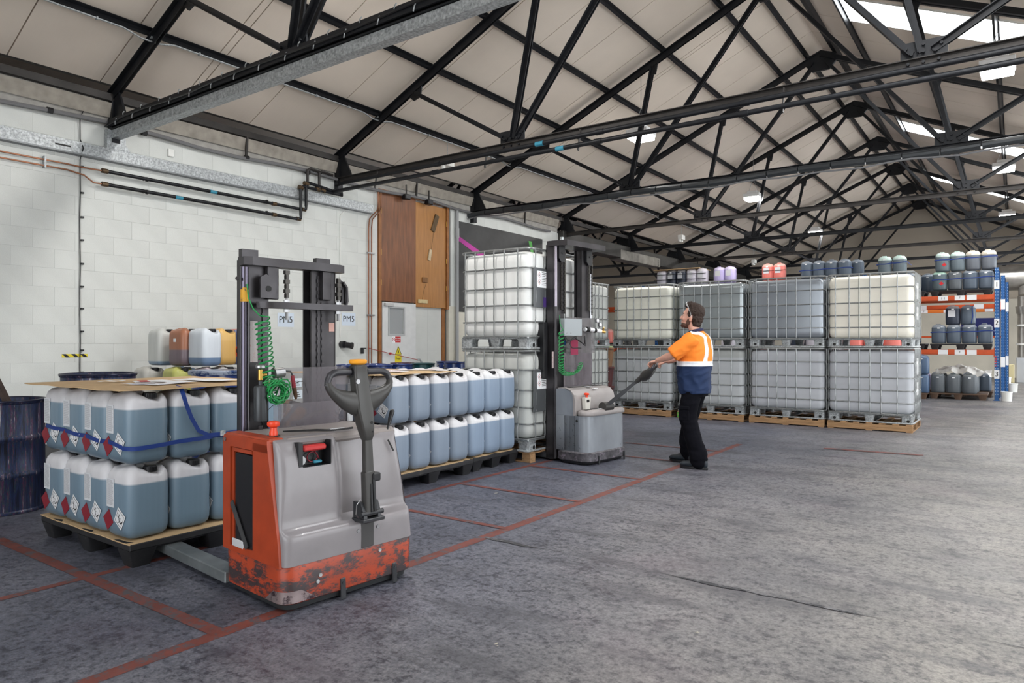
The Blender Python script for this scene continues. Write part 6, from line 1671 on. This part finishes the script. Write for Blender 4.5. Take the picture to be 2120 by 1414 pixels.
# mast of truck 2
_before = set(bpy.data.objects)
for s, y0, y1 in ((-1,-.36,-.17),(1,.17,.36)):
    g = G(); rail(g,-.76,-.64,y0,y1,.02,2.50,-s); ob('mast_rail', g, M_mast, T2)
    g = G(); rail(g,-.74,-.66,y0+.05*(s<0)+.02,y1-.05*(s>0)-.02,.05,2.50,s); ob('inner_rail', g, M_mast, T2)
    yc_ = (y0+y1)/2
    g = G(); g.prism([(yc_-.01-.04,2.34),(yc_-.01,2.30),(yc_+.05,2.30),(yc_+.06,2.36),(yc_+.06,2.49),(yc_-.05,2.49)], 'x', -.635, -.60); g.cyl((-.60,yc_+.01,2.40),(-.595,yc_+.01,2.40),.012,10); ob('pulley_housing', g, M_blackpl, T2)
    g = G(); chain(g,-.62,yc_+.015,1.74,2.32,.018,.022); chain(g,-.62,yc_+.075,1.70,2.44,.022,.024); ob('lift_chain', g, mat('chain_steel', (.07,.065,.06), .4, .8), T2)
g = G(); g.cyl((-.63,-.345,1.78),(-.63,-.345,2.48),.020,14); ob('piston_rod', g, mat('polished_rod', (.30,.27,.31), .25, .8), T2, label='polished piston rod')
g = G(); g.cyl((-.63,-.345,.05),(-.63,-.345,1.78),.024,14); ob('lift_cylinder', g, M_mast, T2)
g = G(); g.cyl((-.63,.335,1.5),(-.63,.335,2.2),.013,12); ob('piston_rod', g, mat('polished_rod2', (.40,.40,.42), .2, .9), T2)
g = G(); g.prism([(-.72,-.39),(-.62,-.39),(-.455,-.35),(-.455,.40),(-.72,.40)], 'z', 2.475, 2.535); ob('top_crossbar', g, M_mast, T2)
g = G(); g.box(-.68,-.65,-.20,-.17,2.535,2.60); ob('stop_block', g, M_galv, T2)
g = G(); g.cbox(-.80,-.70,-.47,-.40,.95,1.60,.005); ob('carriage_side', g, M_blackpl, T2)
g = G(); g.cbox(-.62,-.57,-.37,.37,.15,.85,.01); ob('mast_base_plate', g, M_mast, T2)
M_screen2 = mat('dark_stained_screen', (.16,.14,.16), .25, alpha=.55, var=.4, scale=9, stretch=(1,3,.5))
g = G(); g.box(-.592,-.588,-.20,.36,1.24,1.66); ob('operator_screen', g, mat('smoked_screen', (.22,.21,.22), .2, alpha=.45, var=.4, scale=9), T2, label='smoked upper screen')
g = G(); g.box(-.588,-.584,-.25,.30,.85,1.24); ob('lower_screen', g, M_screen2, T2)
g = G(); g.cbox(-.57,-.50,-.34,-.01,1.44,1.64,.004); ob('switch_box', g, mat('box_grey', (.33,.36,.38), .4, .5), T2, label='grey metal electrical box')
g = G(); g.cyl((-.50,-.30,1.47),(-.497,-.30,1.47),.008,8); g.cyl((-.50,-.22,1.47),(-.497,-.22,1.47),.008,8); ob('box_screws', g, M_chrome, T2)
g = G(); g.tube([(-.55,.10,1.52),(-.53,.20,1.52),(-.51,.38,1.50)], .024, 12); ob('air_cylinder', g, M_paper, T2, label='white air valve')
g = G(); g.cyl((-.515,.25,1.51),(-.512,.275,1.509),.028,12); g.cyl((-.53,.12,1.52),(-.53,.16,1.52),.03,12); ob('clamp_ring', g, M_ink, T2)
g = G(); g.cyl((-.51,.38,1.50),(-.50,.45,1.49),.016,10); g.cyl((-.505,.42,1.50),(-.49,.41,1.55),.012,10); ob('brass_fitting', g, M_brass, T2)
for y, z in ((.30,1.63),(.36,1.58)):
    g = G(); g.cyl((-.52,y,z),(-.50,y,z),.03,16); g.cyl((-.50,y,z),(-.498,y,z),.022,12); ob('pressure_gauge', g, M_chrome, T2)
    g = G(); g.cyl((-.498,y,z),(-.4965,y,z),.021,12); ob('gauge_face', g, M_paper, T2)
g = G(); g.box(-.587,-.583,-.12,.02,1.22,1.40); ob('pink_card', g, mat('crimson_card', (.28,.01,.06), .5), T2)
g = G(); g.tube([(-.53,-.32,1.44),(-.50,-.30,1.36),(-.50,-.15,1.42),(-.50,-.05,1.38),(-.50,.05,1.33),(-.51,.05,1.44)], .010, 6); g.tube([(-.54,-.28,1.44),(-.5,-.2,1.30),(-.51,-.02,1.30)], .006, 6); ob('electric_cable', g, M_blackpl, T2)
pts = []
for i in range(260):
    t_ = i/259; a = i*.62
    cy_ = -.375+.36*sst(.45,1,t_); cz_ = 1.50-.50*sin(min(1,t_*1.0)*pi*.72)**1.0
    if t_ > .62: cz_ = cz_
    pts.append((-.52+.028*cos(a), cy_+.030*sin(a)*(.4+.6*1), cz_+.018*sin(a)))
g = G(); g.tube([(-.58,-.33,1.68),(-.55,-.36,1.58)]+pts, .0045, 5); ob('coiled_air_hose', g, M_green, T2, label='green coiled air hose')
g = G(); g.box(-.639,-.637,-.40,-.36,1.07,1.26); ob('warning_decal', g, mat('pale_decal2', (.6,.5,.5), .6, dirt=(.5,.1,.1), dirt_amt=.4, dirt_scale=30), T2)
for y0 in (-.36,.18):
    g = G(); g.cbox(-1.70,-.62,y0,y0+.18,.025,.092,.006); ob('fork', g, mat('fork_steel', (.10,.10,.11), .5, .5, var=.2), T2, label='lowered steel fork')

for _o in set(bpy.data.objects)-_before:
    if _o.parent == T2: _o.location.x += .135
# ================================================================ the worker
from mathutils import noise as mnoise
from mathutils.bvhtree import BVHTree
def remesh(g, vox, m, name, smooth=4, fac=.5, disp=None, ang=180):
    me = bpy.data.meshes.new(name); me.from_pydata(g.v, [], g.f)
    o = bpy.data.objects.new(name, me); COL.objects.link(o)
    md = o.modifiers.new('r', 'REMESH'); md.mode = 'VOXEL'; md.voxel_size = vox; md.use_smooth_shade = True
    if smooth: s = o.modifiers.new('s', 'SMOOTH'); s.iterations = smooth; s.factor = fac
    dg = bpy.context.evaluated_depsgraph_get(); r = bpy.data.meshes.new_from_object(o.evaluated_get(dg)); bpy.data.objects.remove(o)
    if disp:
        ns = [v.normal.copy() for v in r.vertices]
        for v, n in zip(r.vertices, ns): v.co += n*disp(v.co, n)
    r.materials.clear(); r.materials.append(m); r.polygons.foreach_set('use_smooth', [True]*len(r.polygons)); r.name = name; r.update()
    return r
def ell(g, c, r, n=20, k=12, M=None):
    vs = []
    for i in range(k+1):
        a = -pi/2+pi*i/k
        for j in range(n):
            b = 2*pi*j/n; p = Vector((r[0]*cos(a)*cos(b), r[1]*cos(a)*sin(b), r[2]*sin(a)))
            if i in (0,k): p = Vector((r[0]*.02*cos(b), r[1]*.02*sin(b), r[2]*sin(a)))
            if M: p = M @ p
            vs.append(tuple(Vector(c)+p))
    fs = [(i*n+j,i*n+(j+1)%n,(i+1)*n+(j+1)%n,(i+1)*n+j) for i in range(k) for j in range(n)]
    fs.append(tuple(range(n))[::-1]); fs.append(tuple(k*n+j for j in range(n))); g.add(vs, fs)
def limb(g, pts, n=14):
    """pts (x,y,z,r): rounded tapering limb"""
    P = [Vector(p[:3]) for p in pts]; R = [p[3] for p in pts]
    d0 = (P[0]-P[1]).normalized(); d1 = (P[-1]-P[-2]).normalized()
    pp = [P[0]+d0*R[0]*.8] + P + [P[-1]+d1*R[-1]*.8]; rr = [R[0]*.45] + R + [R[-1]*.45]
    g.tube(pp, rr, n)
M_skin = mat('skin', (.62,.34,.26), .5, var=.06, scale=25, sss=.12)
M_hair = mat('dark_hair', (.030,.016,.011), .7, var=.3, scale=60, bump=.9, bscale=120)
M_beard = mat('short_beard', (.10,.05,.035), .8, var=.4, scale=120, bump=.6, bscale=250)
ORc, NVc = (.92,.235,.022), (.006,.021,.072)
M_shirt = mat('hivis_shirt', ORc, .8, zcol=[(0,NVc),(1.136,NVc),(1.139,ORc),(1.2,ORc)], bump=.15, bscale=400)
M_trou = mat('black_trousers', (.0035,.0035,.006), .95, spec=.15, bump=.2, bscale=250)
M_boots = mat('work_boots', (.018,.024,.032), .55, var=.3, scale=30)
M_refl = mat('reflective_tape', (.74,.76,.80), .35, var=.05, scale=40)
PO = (-2.86, 7.40, 0)
MAN = thing('person', PO, pi+.03, 'man in orange and navy hi-vis shirt looking up, holding the grey truck tiller', 'person')
HS = 1.05
HC = Vector((.030,0,1.635)); PT = Matrix.Rotation(radians(-11), 4, 'Y') @ Matrix.Rotation(radians(4), 4, 'Z')
def H(p): return HC + (PT @ (Vector(p)*HS))
Rm = PT.to_3x3()
g = G()
def e(c, r): ell(g, H(c), tuple(v*HS for v in r), M=Rm)
e((-.012,0,.050),(.098,.077,.092)); e((.028,0,.0),(.070,.063,.088)); e((.030,0,-.062),(.058,.052,.052)); e((.070,0,-.090),(.026,.028,.022))
e((.066,.030,-.018),(.026,.026,.030)); e((.066,-.030,-.018),(.026,.026,.030)); e((.070,0,.042),(.024,.050,.022))
g.tube([H((.090,0,.026)), H((.102,0,.004)), H((.114,0,-.018)), H((.112,0,-.026)), H((.095,0,-.030))], [.008,.009,.012,.012,.006], 10)
for s in (-1,1): e((.098,s*.010,-.026),(.010,.008,.007))
e((.093,0,-.052),(.009,.022,.0055)); e((.092,0,-.064),(.010,.020,.006)); e((.084,0,-.045),(.014,.024,.016)) 
for s in (-1,1):
    e((-.012,s*.078,-.008),(.019,.008,.032)); e((-.016,s*.084,.004),(.015,.006,.020))
limb(g, [(-.02,0,1.43,.066),(-.005,0,1.50,.058),(.02,0,1.56,.056),(.03,0,1.60,.055)])
limb(g, [(-.03,0,1.20,.09),(-.03,0,1.34,.10),(-.02,0,1.42,.070)])
# arms
SHL, ELL_, WRL = (-.03,.205,1.395), (.155,.275,1.225), (.352,.195,1.163)
SHR, ELR, WRR = (-.02,-.20,1.395), (.12,-.25,1.20), (.340,-.075,1.150)
for S, E_, Wq in ((SHL,ELL_,WRL),(SHR,ELR,WRR)):
    S, E_, Wq = Vector(S), Vector(E_), Vector(Wq)
    limb(g, [(*S,.046),(*(S.lerp(E_,.5)),.048),(*E_,.043),(*(E_.lerp(Wq,.28)),.044),(*(E_.lerp(Wq,.65)),.034),(*Wq,.027)])
    limb(g, [(-.03,0,1.36,.06),(S.x,S.y*.85,S.z-.02,.045)])
# hands closing over the tiller grips
def hand(Wq, side, dirv, curl=1.0):
    Wq = Vector(Wq); f = Vector(dirv).normalized(); dn = Vector((.25,0,-1)); dn = (dn-f*dn.dot(f)).normalized(); lat = f.cross(dn)*side   # lat: towards the thumb
    # palm
    pr = []
    for t_, w, h in ((0,.024,.017),(.03,.034,.016),(.065,.041,.015),(.09,.039,.013)):
        c = Wq+f*t_; pr.append([tuple(c+lat*(w*cos(2*pi*j/14))+dn*(h*sin(2*pi*j/14))) for j in range(14)])
    g.loft(pr)
    for k, (o, L_) in enumerate(((.031,.070),(.011,.078),(-.010,.073),(-.030,.058))):
        b = Wq+f*.080+lat*o; a1, a2, a3 = radians(28*curl), radians(88*curl), radians(140*curl)
        d = lambda a: f*cos(a)+dn*sin(a)
        p1 = b+d(a1)*L_*.48; p2 = p1+d(a2)*L_*.34; p3 = p2+d(a3)*L_*.30
        g.tube([b-f*.015, b, p1, p2, p3, p3+d(a3)*.005], [.0095,.0098,.0092,.0084,.0074,.003], 10)
    tb = Wq+f*.030+lat*.028
    g.tube([tb-lat*.008, tb+lat*.012+f*.012+dn*.008, tb+lat*.014+f*.042+dn*.020, tb+lat*.006+f*.062+dn*.028, tb+lat*.004+f*.066+dn*.030], [.013,.0125,.0108,.0092,.004], 10)
hand(WRL, -1, (.95,-.10,-.26)); hand(WRR, 1, (.95,.10,-.20))
ob('body', remesh(g, .0058, M_skin, 'body', 3, .45), M_skin, MAN)
# eyes, brows
for s in (-1,1):
    g = G(); ell(g, H((.081,s*.030,.014)), (.0100,.0100,.0085), 14, 8); ob('eye', g, mat('eye_white', (.6,.58,.55), .25), MAN)
    g = G(); ell(g, H((.0905,s*.030,.016)), (.004,.005,.005), 10, 6); ob('iris', g, M_ink, MAN)
    g = G(); g.tube([H((.090,s*.014,.030)), H((.092,s*.030,.036)), H((.080,s*.048,.030))], [.003,.0045,.002], 6); ob('eyebrow', g, M_hair, MAN)
# hair
def hd(co, n): return .004+.007*mnoise.noise(co*60)+.004*mnoise.noise(co*150)
g = G()
e((-.030,0,.068),(.092,.081,.088)); e((-.052,0,.005),(.066,.076,.072)); e((-.062,0,-.048),(.046,.064,.046)); e((-.045,0,-.075),(.036,.052,.03)); e((.030,0,.122),(.058,.058,.030)); e((.052,.0,.128),(.036,.046,.030)); e((.038,.0,.145),(.030,.036,.022)); e((-.005,0,.130),(.06,.062,.03))
for s in (-1,1): e((.008,s*.071,.045),(.022,.010,.036))
ob('hair', remesh(g, .006, M_hair, 'hair', 2, .5, hd), M_hair, MAN, label='short dark tousled hair')
g = G(); e((.036,0,-.078),(.056,.053,.040)); e((.074,0,-.094),(.027,.029,.023)); e((.084,0,-.048),(.0135,.028,.007))
for s in (-1,1): e((.012,s*.055,-.045),(.022,.010,.040)); e((-.002,s*.068,-.012),(.011,.006,.028))
ob('beard', remesh(g, .005, M_beard, 'beard', 2, .5, lambda c, n: .0015*mnoise.noise(c*200)), M_beard, MAN, label='short brown beard')
# shirt
def trings(g, rows, n=28):
    rr = []
    for z, fx, hx, hy, p in rows:
        ring = []
        for j in range(n):
            a = 2*pi*j/n; c, s_ = cos(a), sin(a); c2 = math.copysign(abs(c)**p, c); s2 = math.copysign(abs(s_)**p, s_); ring.append((fx+hx*c2, hy*s2, z))
        rr.append(ring)
    g.loft(rr)
g = G()
trings(g, [(.805,-.010,.160,.205,.85),(.86,-.006,.162,.205,.85),(.95,0,.168,.203,.85),(1.05,.0,.172,.203,.85),(1.15,-.004,.172,.208,.85),(1.25,-.016,.164,.215,.82),(1.34,-.030,.148,.216,.8),(1.40,-.035,.128,.200,.82),(1.445,-.035,.100,.145,.9),(1.475,-.028,.074,.095,1),(1.495,-.018,.066,.072,1)])
for S, E_ in ((SHL,ELL_),(SHR,ELR)):
    S, E_ = Vector(S), Vector(E_); dd_ = (E_-S).normalized(); end = S+dd_*.25
    g.tube([S-dd_*.05+Vector((0,0,0)), S+dd_*.0, S+dd_*.09, S+dd_*.17, end], [.070,.084,.080,.080,.082], 18)
def fold(co, n):
    z = co.z; v = .013*mnoise.noise(Vector((co.x*7+z*5, co.y*7, z*4.5))) + .009*(1-abs(mnoise.noise(Vector((co.x*9, co.y*9+z*11, z*8))))*2.2)
    return v*(1.4 if z < 1.12 else .8)*(.25 if z < .84 else 1)
sm = remesh(g, .011, M_shirt, 'shirt', 5, .5, fold)
ob('shirt', sm, M_shirt, MAN, label='orange and navy hi-vis polo shirt')
bv = BVHTree.FromPolygons([v.co.copy() for v in sm.vertices], [tuple(p.vertices) for p in sm.polygons])
def hit(o, d):
    h = bv.ray_cast(Vector(o), Vector(d).normalized()); return (h[0], h[1]) if h[0] else (None, None)
# chest band
rings = []
ZB = (1.108,1.112,1.120,1.130,1.140,1.150,1.158,1.162)
for k, z in enumerate(ZB):
    ring = []
    for j in range(72):
        a = 2*pi*j/72; c_ = Vector((-.005,0,z)); dr = Vector((cos(a), sin(a), 0)); p, nn = hit(c_+dr*.262, -dr)
        if p is None: p = c_+dr*.18
        ring.append(p+dr*(.0005 if k in (0,len(ZB)-1) else .006))
    rings.append([tuple(p) for p in ring])
g = G(); g.loft(rings, cap=False); ob('reflective_band', g, M_refl, MAN, ang=80, label='silver-white reflective chest band')
for s in (1,-1):
    N_ = 34; g = G(); cols = []
    for q in range(7):
        off = (-.026,-.024,-.012,0,.012,.024,.026)[q]; col = []
        for i in range(N_+1):
            a = radians(183-186*i/N_); dr = Vector((cos(a), 0, sin(a))); y = s*(.118-.022*sin(pi*i/N_)) + off
            c_ = Vector((-.025,y,1.16)); p, nn = hit(c_+dr*.55, -dr)
            if p is None: p = c_+dr*.15; nn = dr
            col.append(tuple(p+dr*(.0065 if 0 < q < 6 else 0)))
        cols.append(col)
    g.add([p for c_ in cols for p in c_], [(q*(N_+1)+i, q*(N_+1)+i+1, (q+1)*(N_+1)+i+1, (q+1)*(N_+1)+i) for q in range(6) for i in range(N_)])
    ob('reflective_brace', g, M_refl, MAN, ang=80)
g = G(); g.tube([(-.018+.070*cos(a)-.012*0, .076*sin(a), 1.495+.016*cos(a+pi)) for a in [2*pi*i/28 for i in range(28)]], .011, 8, closed=True)
g.tube([(-.020+.073*cos(a), .080*sin(a), 1.482+.016*cos(a+pi)) for a in [2*pi*i/28 for i in range(28)]], .012, 8, closed=True)
ob('collar', g, mat('navy_collar', (.015,.018,.06), .8), MAN, label='navy collar')
g = G(); p, nn = hit((.5,.08,1.13),(-1,0,0))
if p is not None: g.box(p.x-.004,p.x+.007,.04,.15,1.12,1.15)
ob('logo_print', g, M_ink, MAN)
# trousers
g = G()
trings(g, [(.78,0,.135,.178,.9),(.84,0,.140,.182,.9),(.92,0,.140,.182,.9),(1.0,0,.13,.17,.9)])
limb(g, [(0,.09,.86,.108),(.015,.115,.70,.104),(.025,.120,.52,.095),(-.03,.120,.33,.094),(-.080,.122,.17,.092),(-.090,.122,.10,.092),(-.095,.122,.065,.080)])
limb(g, [(0,-.09,.86,.108),(.05,-.115,.70,.104),(.105,-.140,.52,.093),(.130,-.165,.33,.090),(.150,-.19,.17,.088),(.155,-.20,.11,.088),(.155,-.20,.08,.076)])
def tfold(co, n):
    z = co.z; k = 1+1.2*max(0,1-z/.3); return k*(.013*mnoise.noise(Vector((co.x*7, co.y*7+z*6, z*7)))+.005*mnoise.noise(Vector((co.x*12, co.y*12, z*26))))
ob('trousers', remesh(g, .011, M_trou, 'trousers', 4, .5, tfold), M_trou, MAN, label='loose black work trousers')
g = G(); g.cbox(-.02,.10,.19,.215,.52,.66,.01); g.cbox(-.02,.10,.205,.222,.64,.68,.006); g.M = None; ob('cargo_pocket', g, M_trou, MAN)
for hx_, hy_, rot in ((-.10,.122,.02),(.160,-.20,-.14)):
    M_ = Matrix.Translation((hx_,hy_,0)) @ Matrix.Rotation(rot,4,'Z')
    g = G(); g.M = M_
    def fr(x, w, z0, z1): return [(x, w*cos(2*pi*j/14), z0+(z1-z0)*(.5+.5*sin(2*pi*j/14))) for j in range(14)]
    g.loft([fr(-.085,.02,.03,.09), fr(-.075,.036,.022,.13), fr(-.03,.041,.022,.15), fr(.02,.043,.022,.13), fr(.07,.046,.022,.10), fr(.13,.050,.022,.085), fr(.18,.046,.022,.075), fr(.205,.034,.026,.065), fr(.214,.015,.032,.05)])
    ob('boot', g, M_boots, MAN, ang=60, label='dark scuffed work boot')
    g = G(); g.M = M_; out = []
    for z, s_ in ((0,1),(.012,1.03),(.028,1.0)):
        ring = []
        for j in range(20):
            a = 2*pi*j/20; x = .062+.152*cos(a)*s_; w = (.040+.010*cos(a))*s_; ring.append((x, w*sin(a), z))
        out.append(ring)
    g.loft(out); ob('boot_sole', g, M_blackpl, MAN)
    g = G(); g.M = M_
    for i in range(4): g.tube([(.035+.022*i,-.025,.115-.010*i),(.04+.022*i,0,.127-.011*i),(.035+.022*i,.025,.115-.010*i)], .003, 5)
    ob('laces', g, M_dark, MAN)
# safety glasses pushed up on the head
SG = thing('safety_glasses', (PO[0],PO[1],0), pi+.03, 'clear safety glasses pushed up on the worker hair', 'glasses')
g = G(); ring = []
for dz_ in (-.016,.016):
    for i in range(13):
        a = radians(-80+160*i/12); ring.append(tuple(H((.028+.030*cos(a)+dz_*.9, .088*sin(a), .142-.05*(1-cos(a))+dz_*.9))))
g.add(ring, [(i,i+1,14+i,13+i) for i in range(12)]); ob('lens', g, mat('clear_lens', (.75,.75,.75), .1, alpha=.45), SG)
g = G()
for s in (-1,1): g.tube([H((.032,s*.088,.10)), H((.0,s*.090,.055)), H((-.02,s*.087,.01))], .0035, 6)
ob('arm', g, M_chrome, SG)
g = G(); g.tube([H((.028+.031*cos(a)+.016, .089*sin(a), .158-.05*(1-cos(a)))) for a in [radians(-80+160*i/12) for i in range(13)]], .003, 6); ob('frame', g, M_chrome, SG)
# ---------------------------------------------------------------- tidy up
for t in TEMPL:
    for c in list(t.children_recursive): bpy.data.objects.remove(c)
    bpy.data.objects.remove(t)
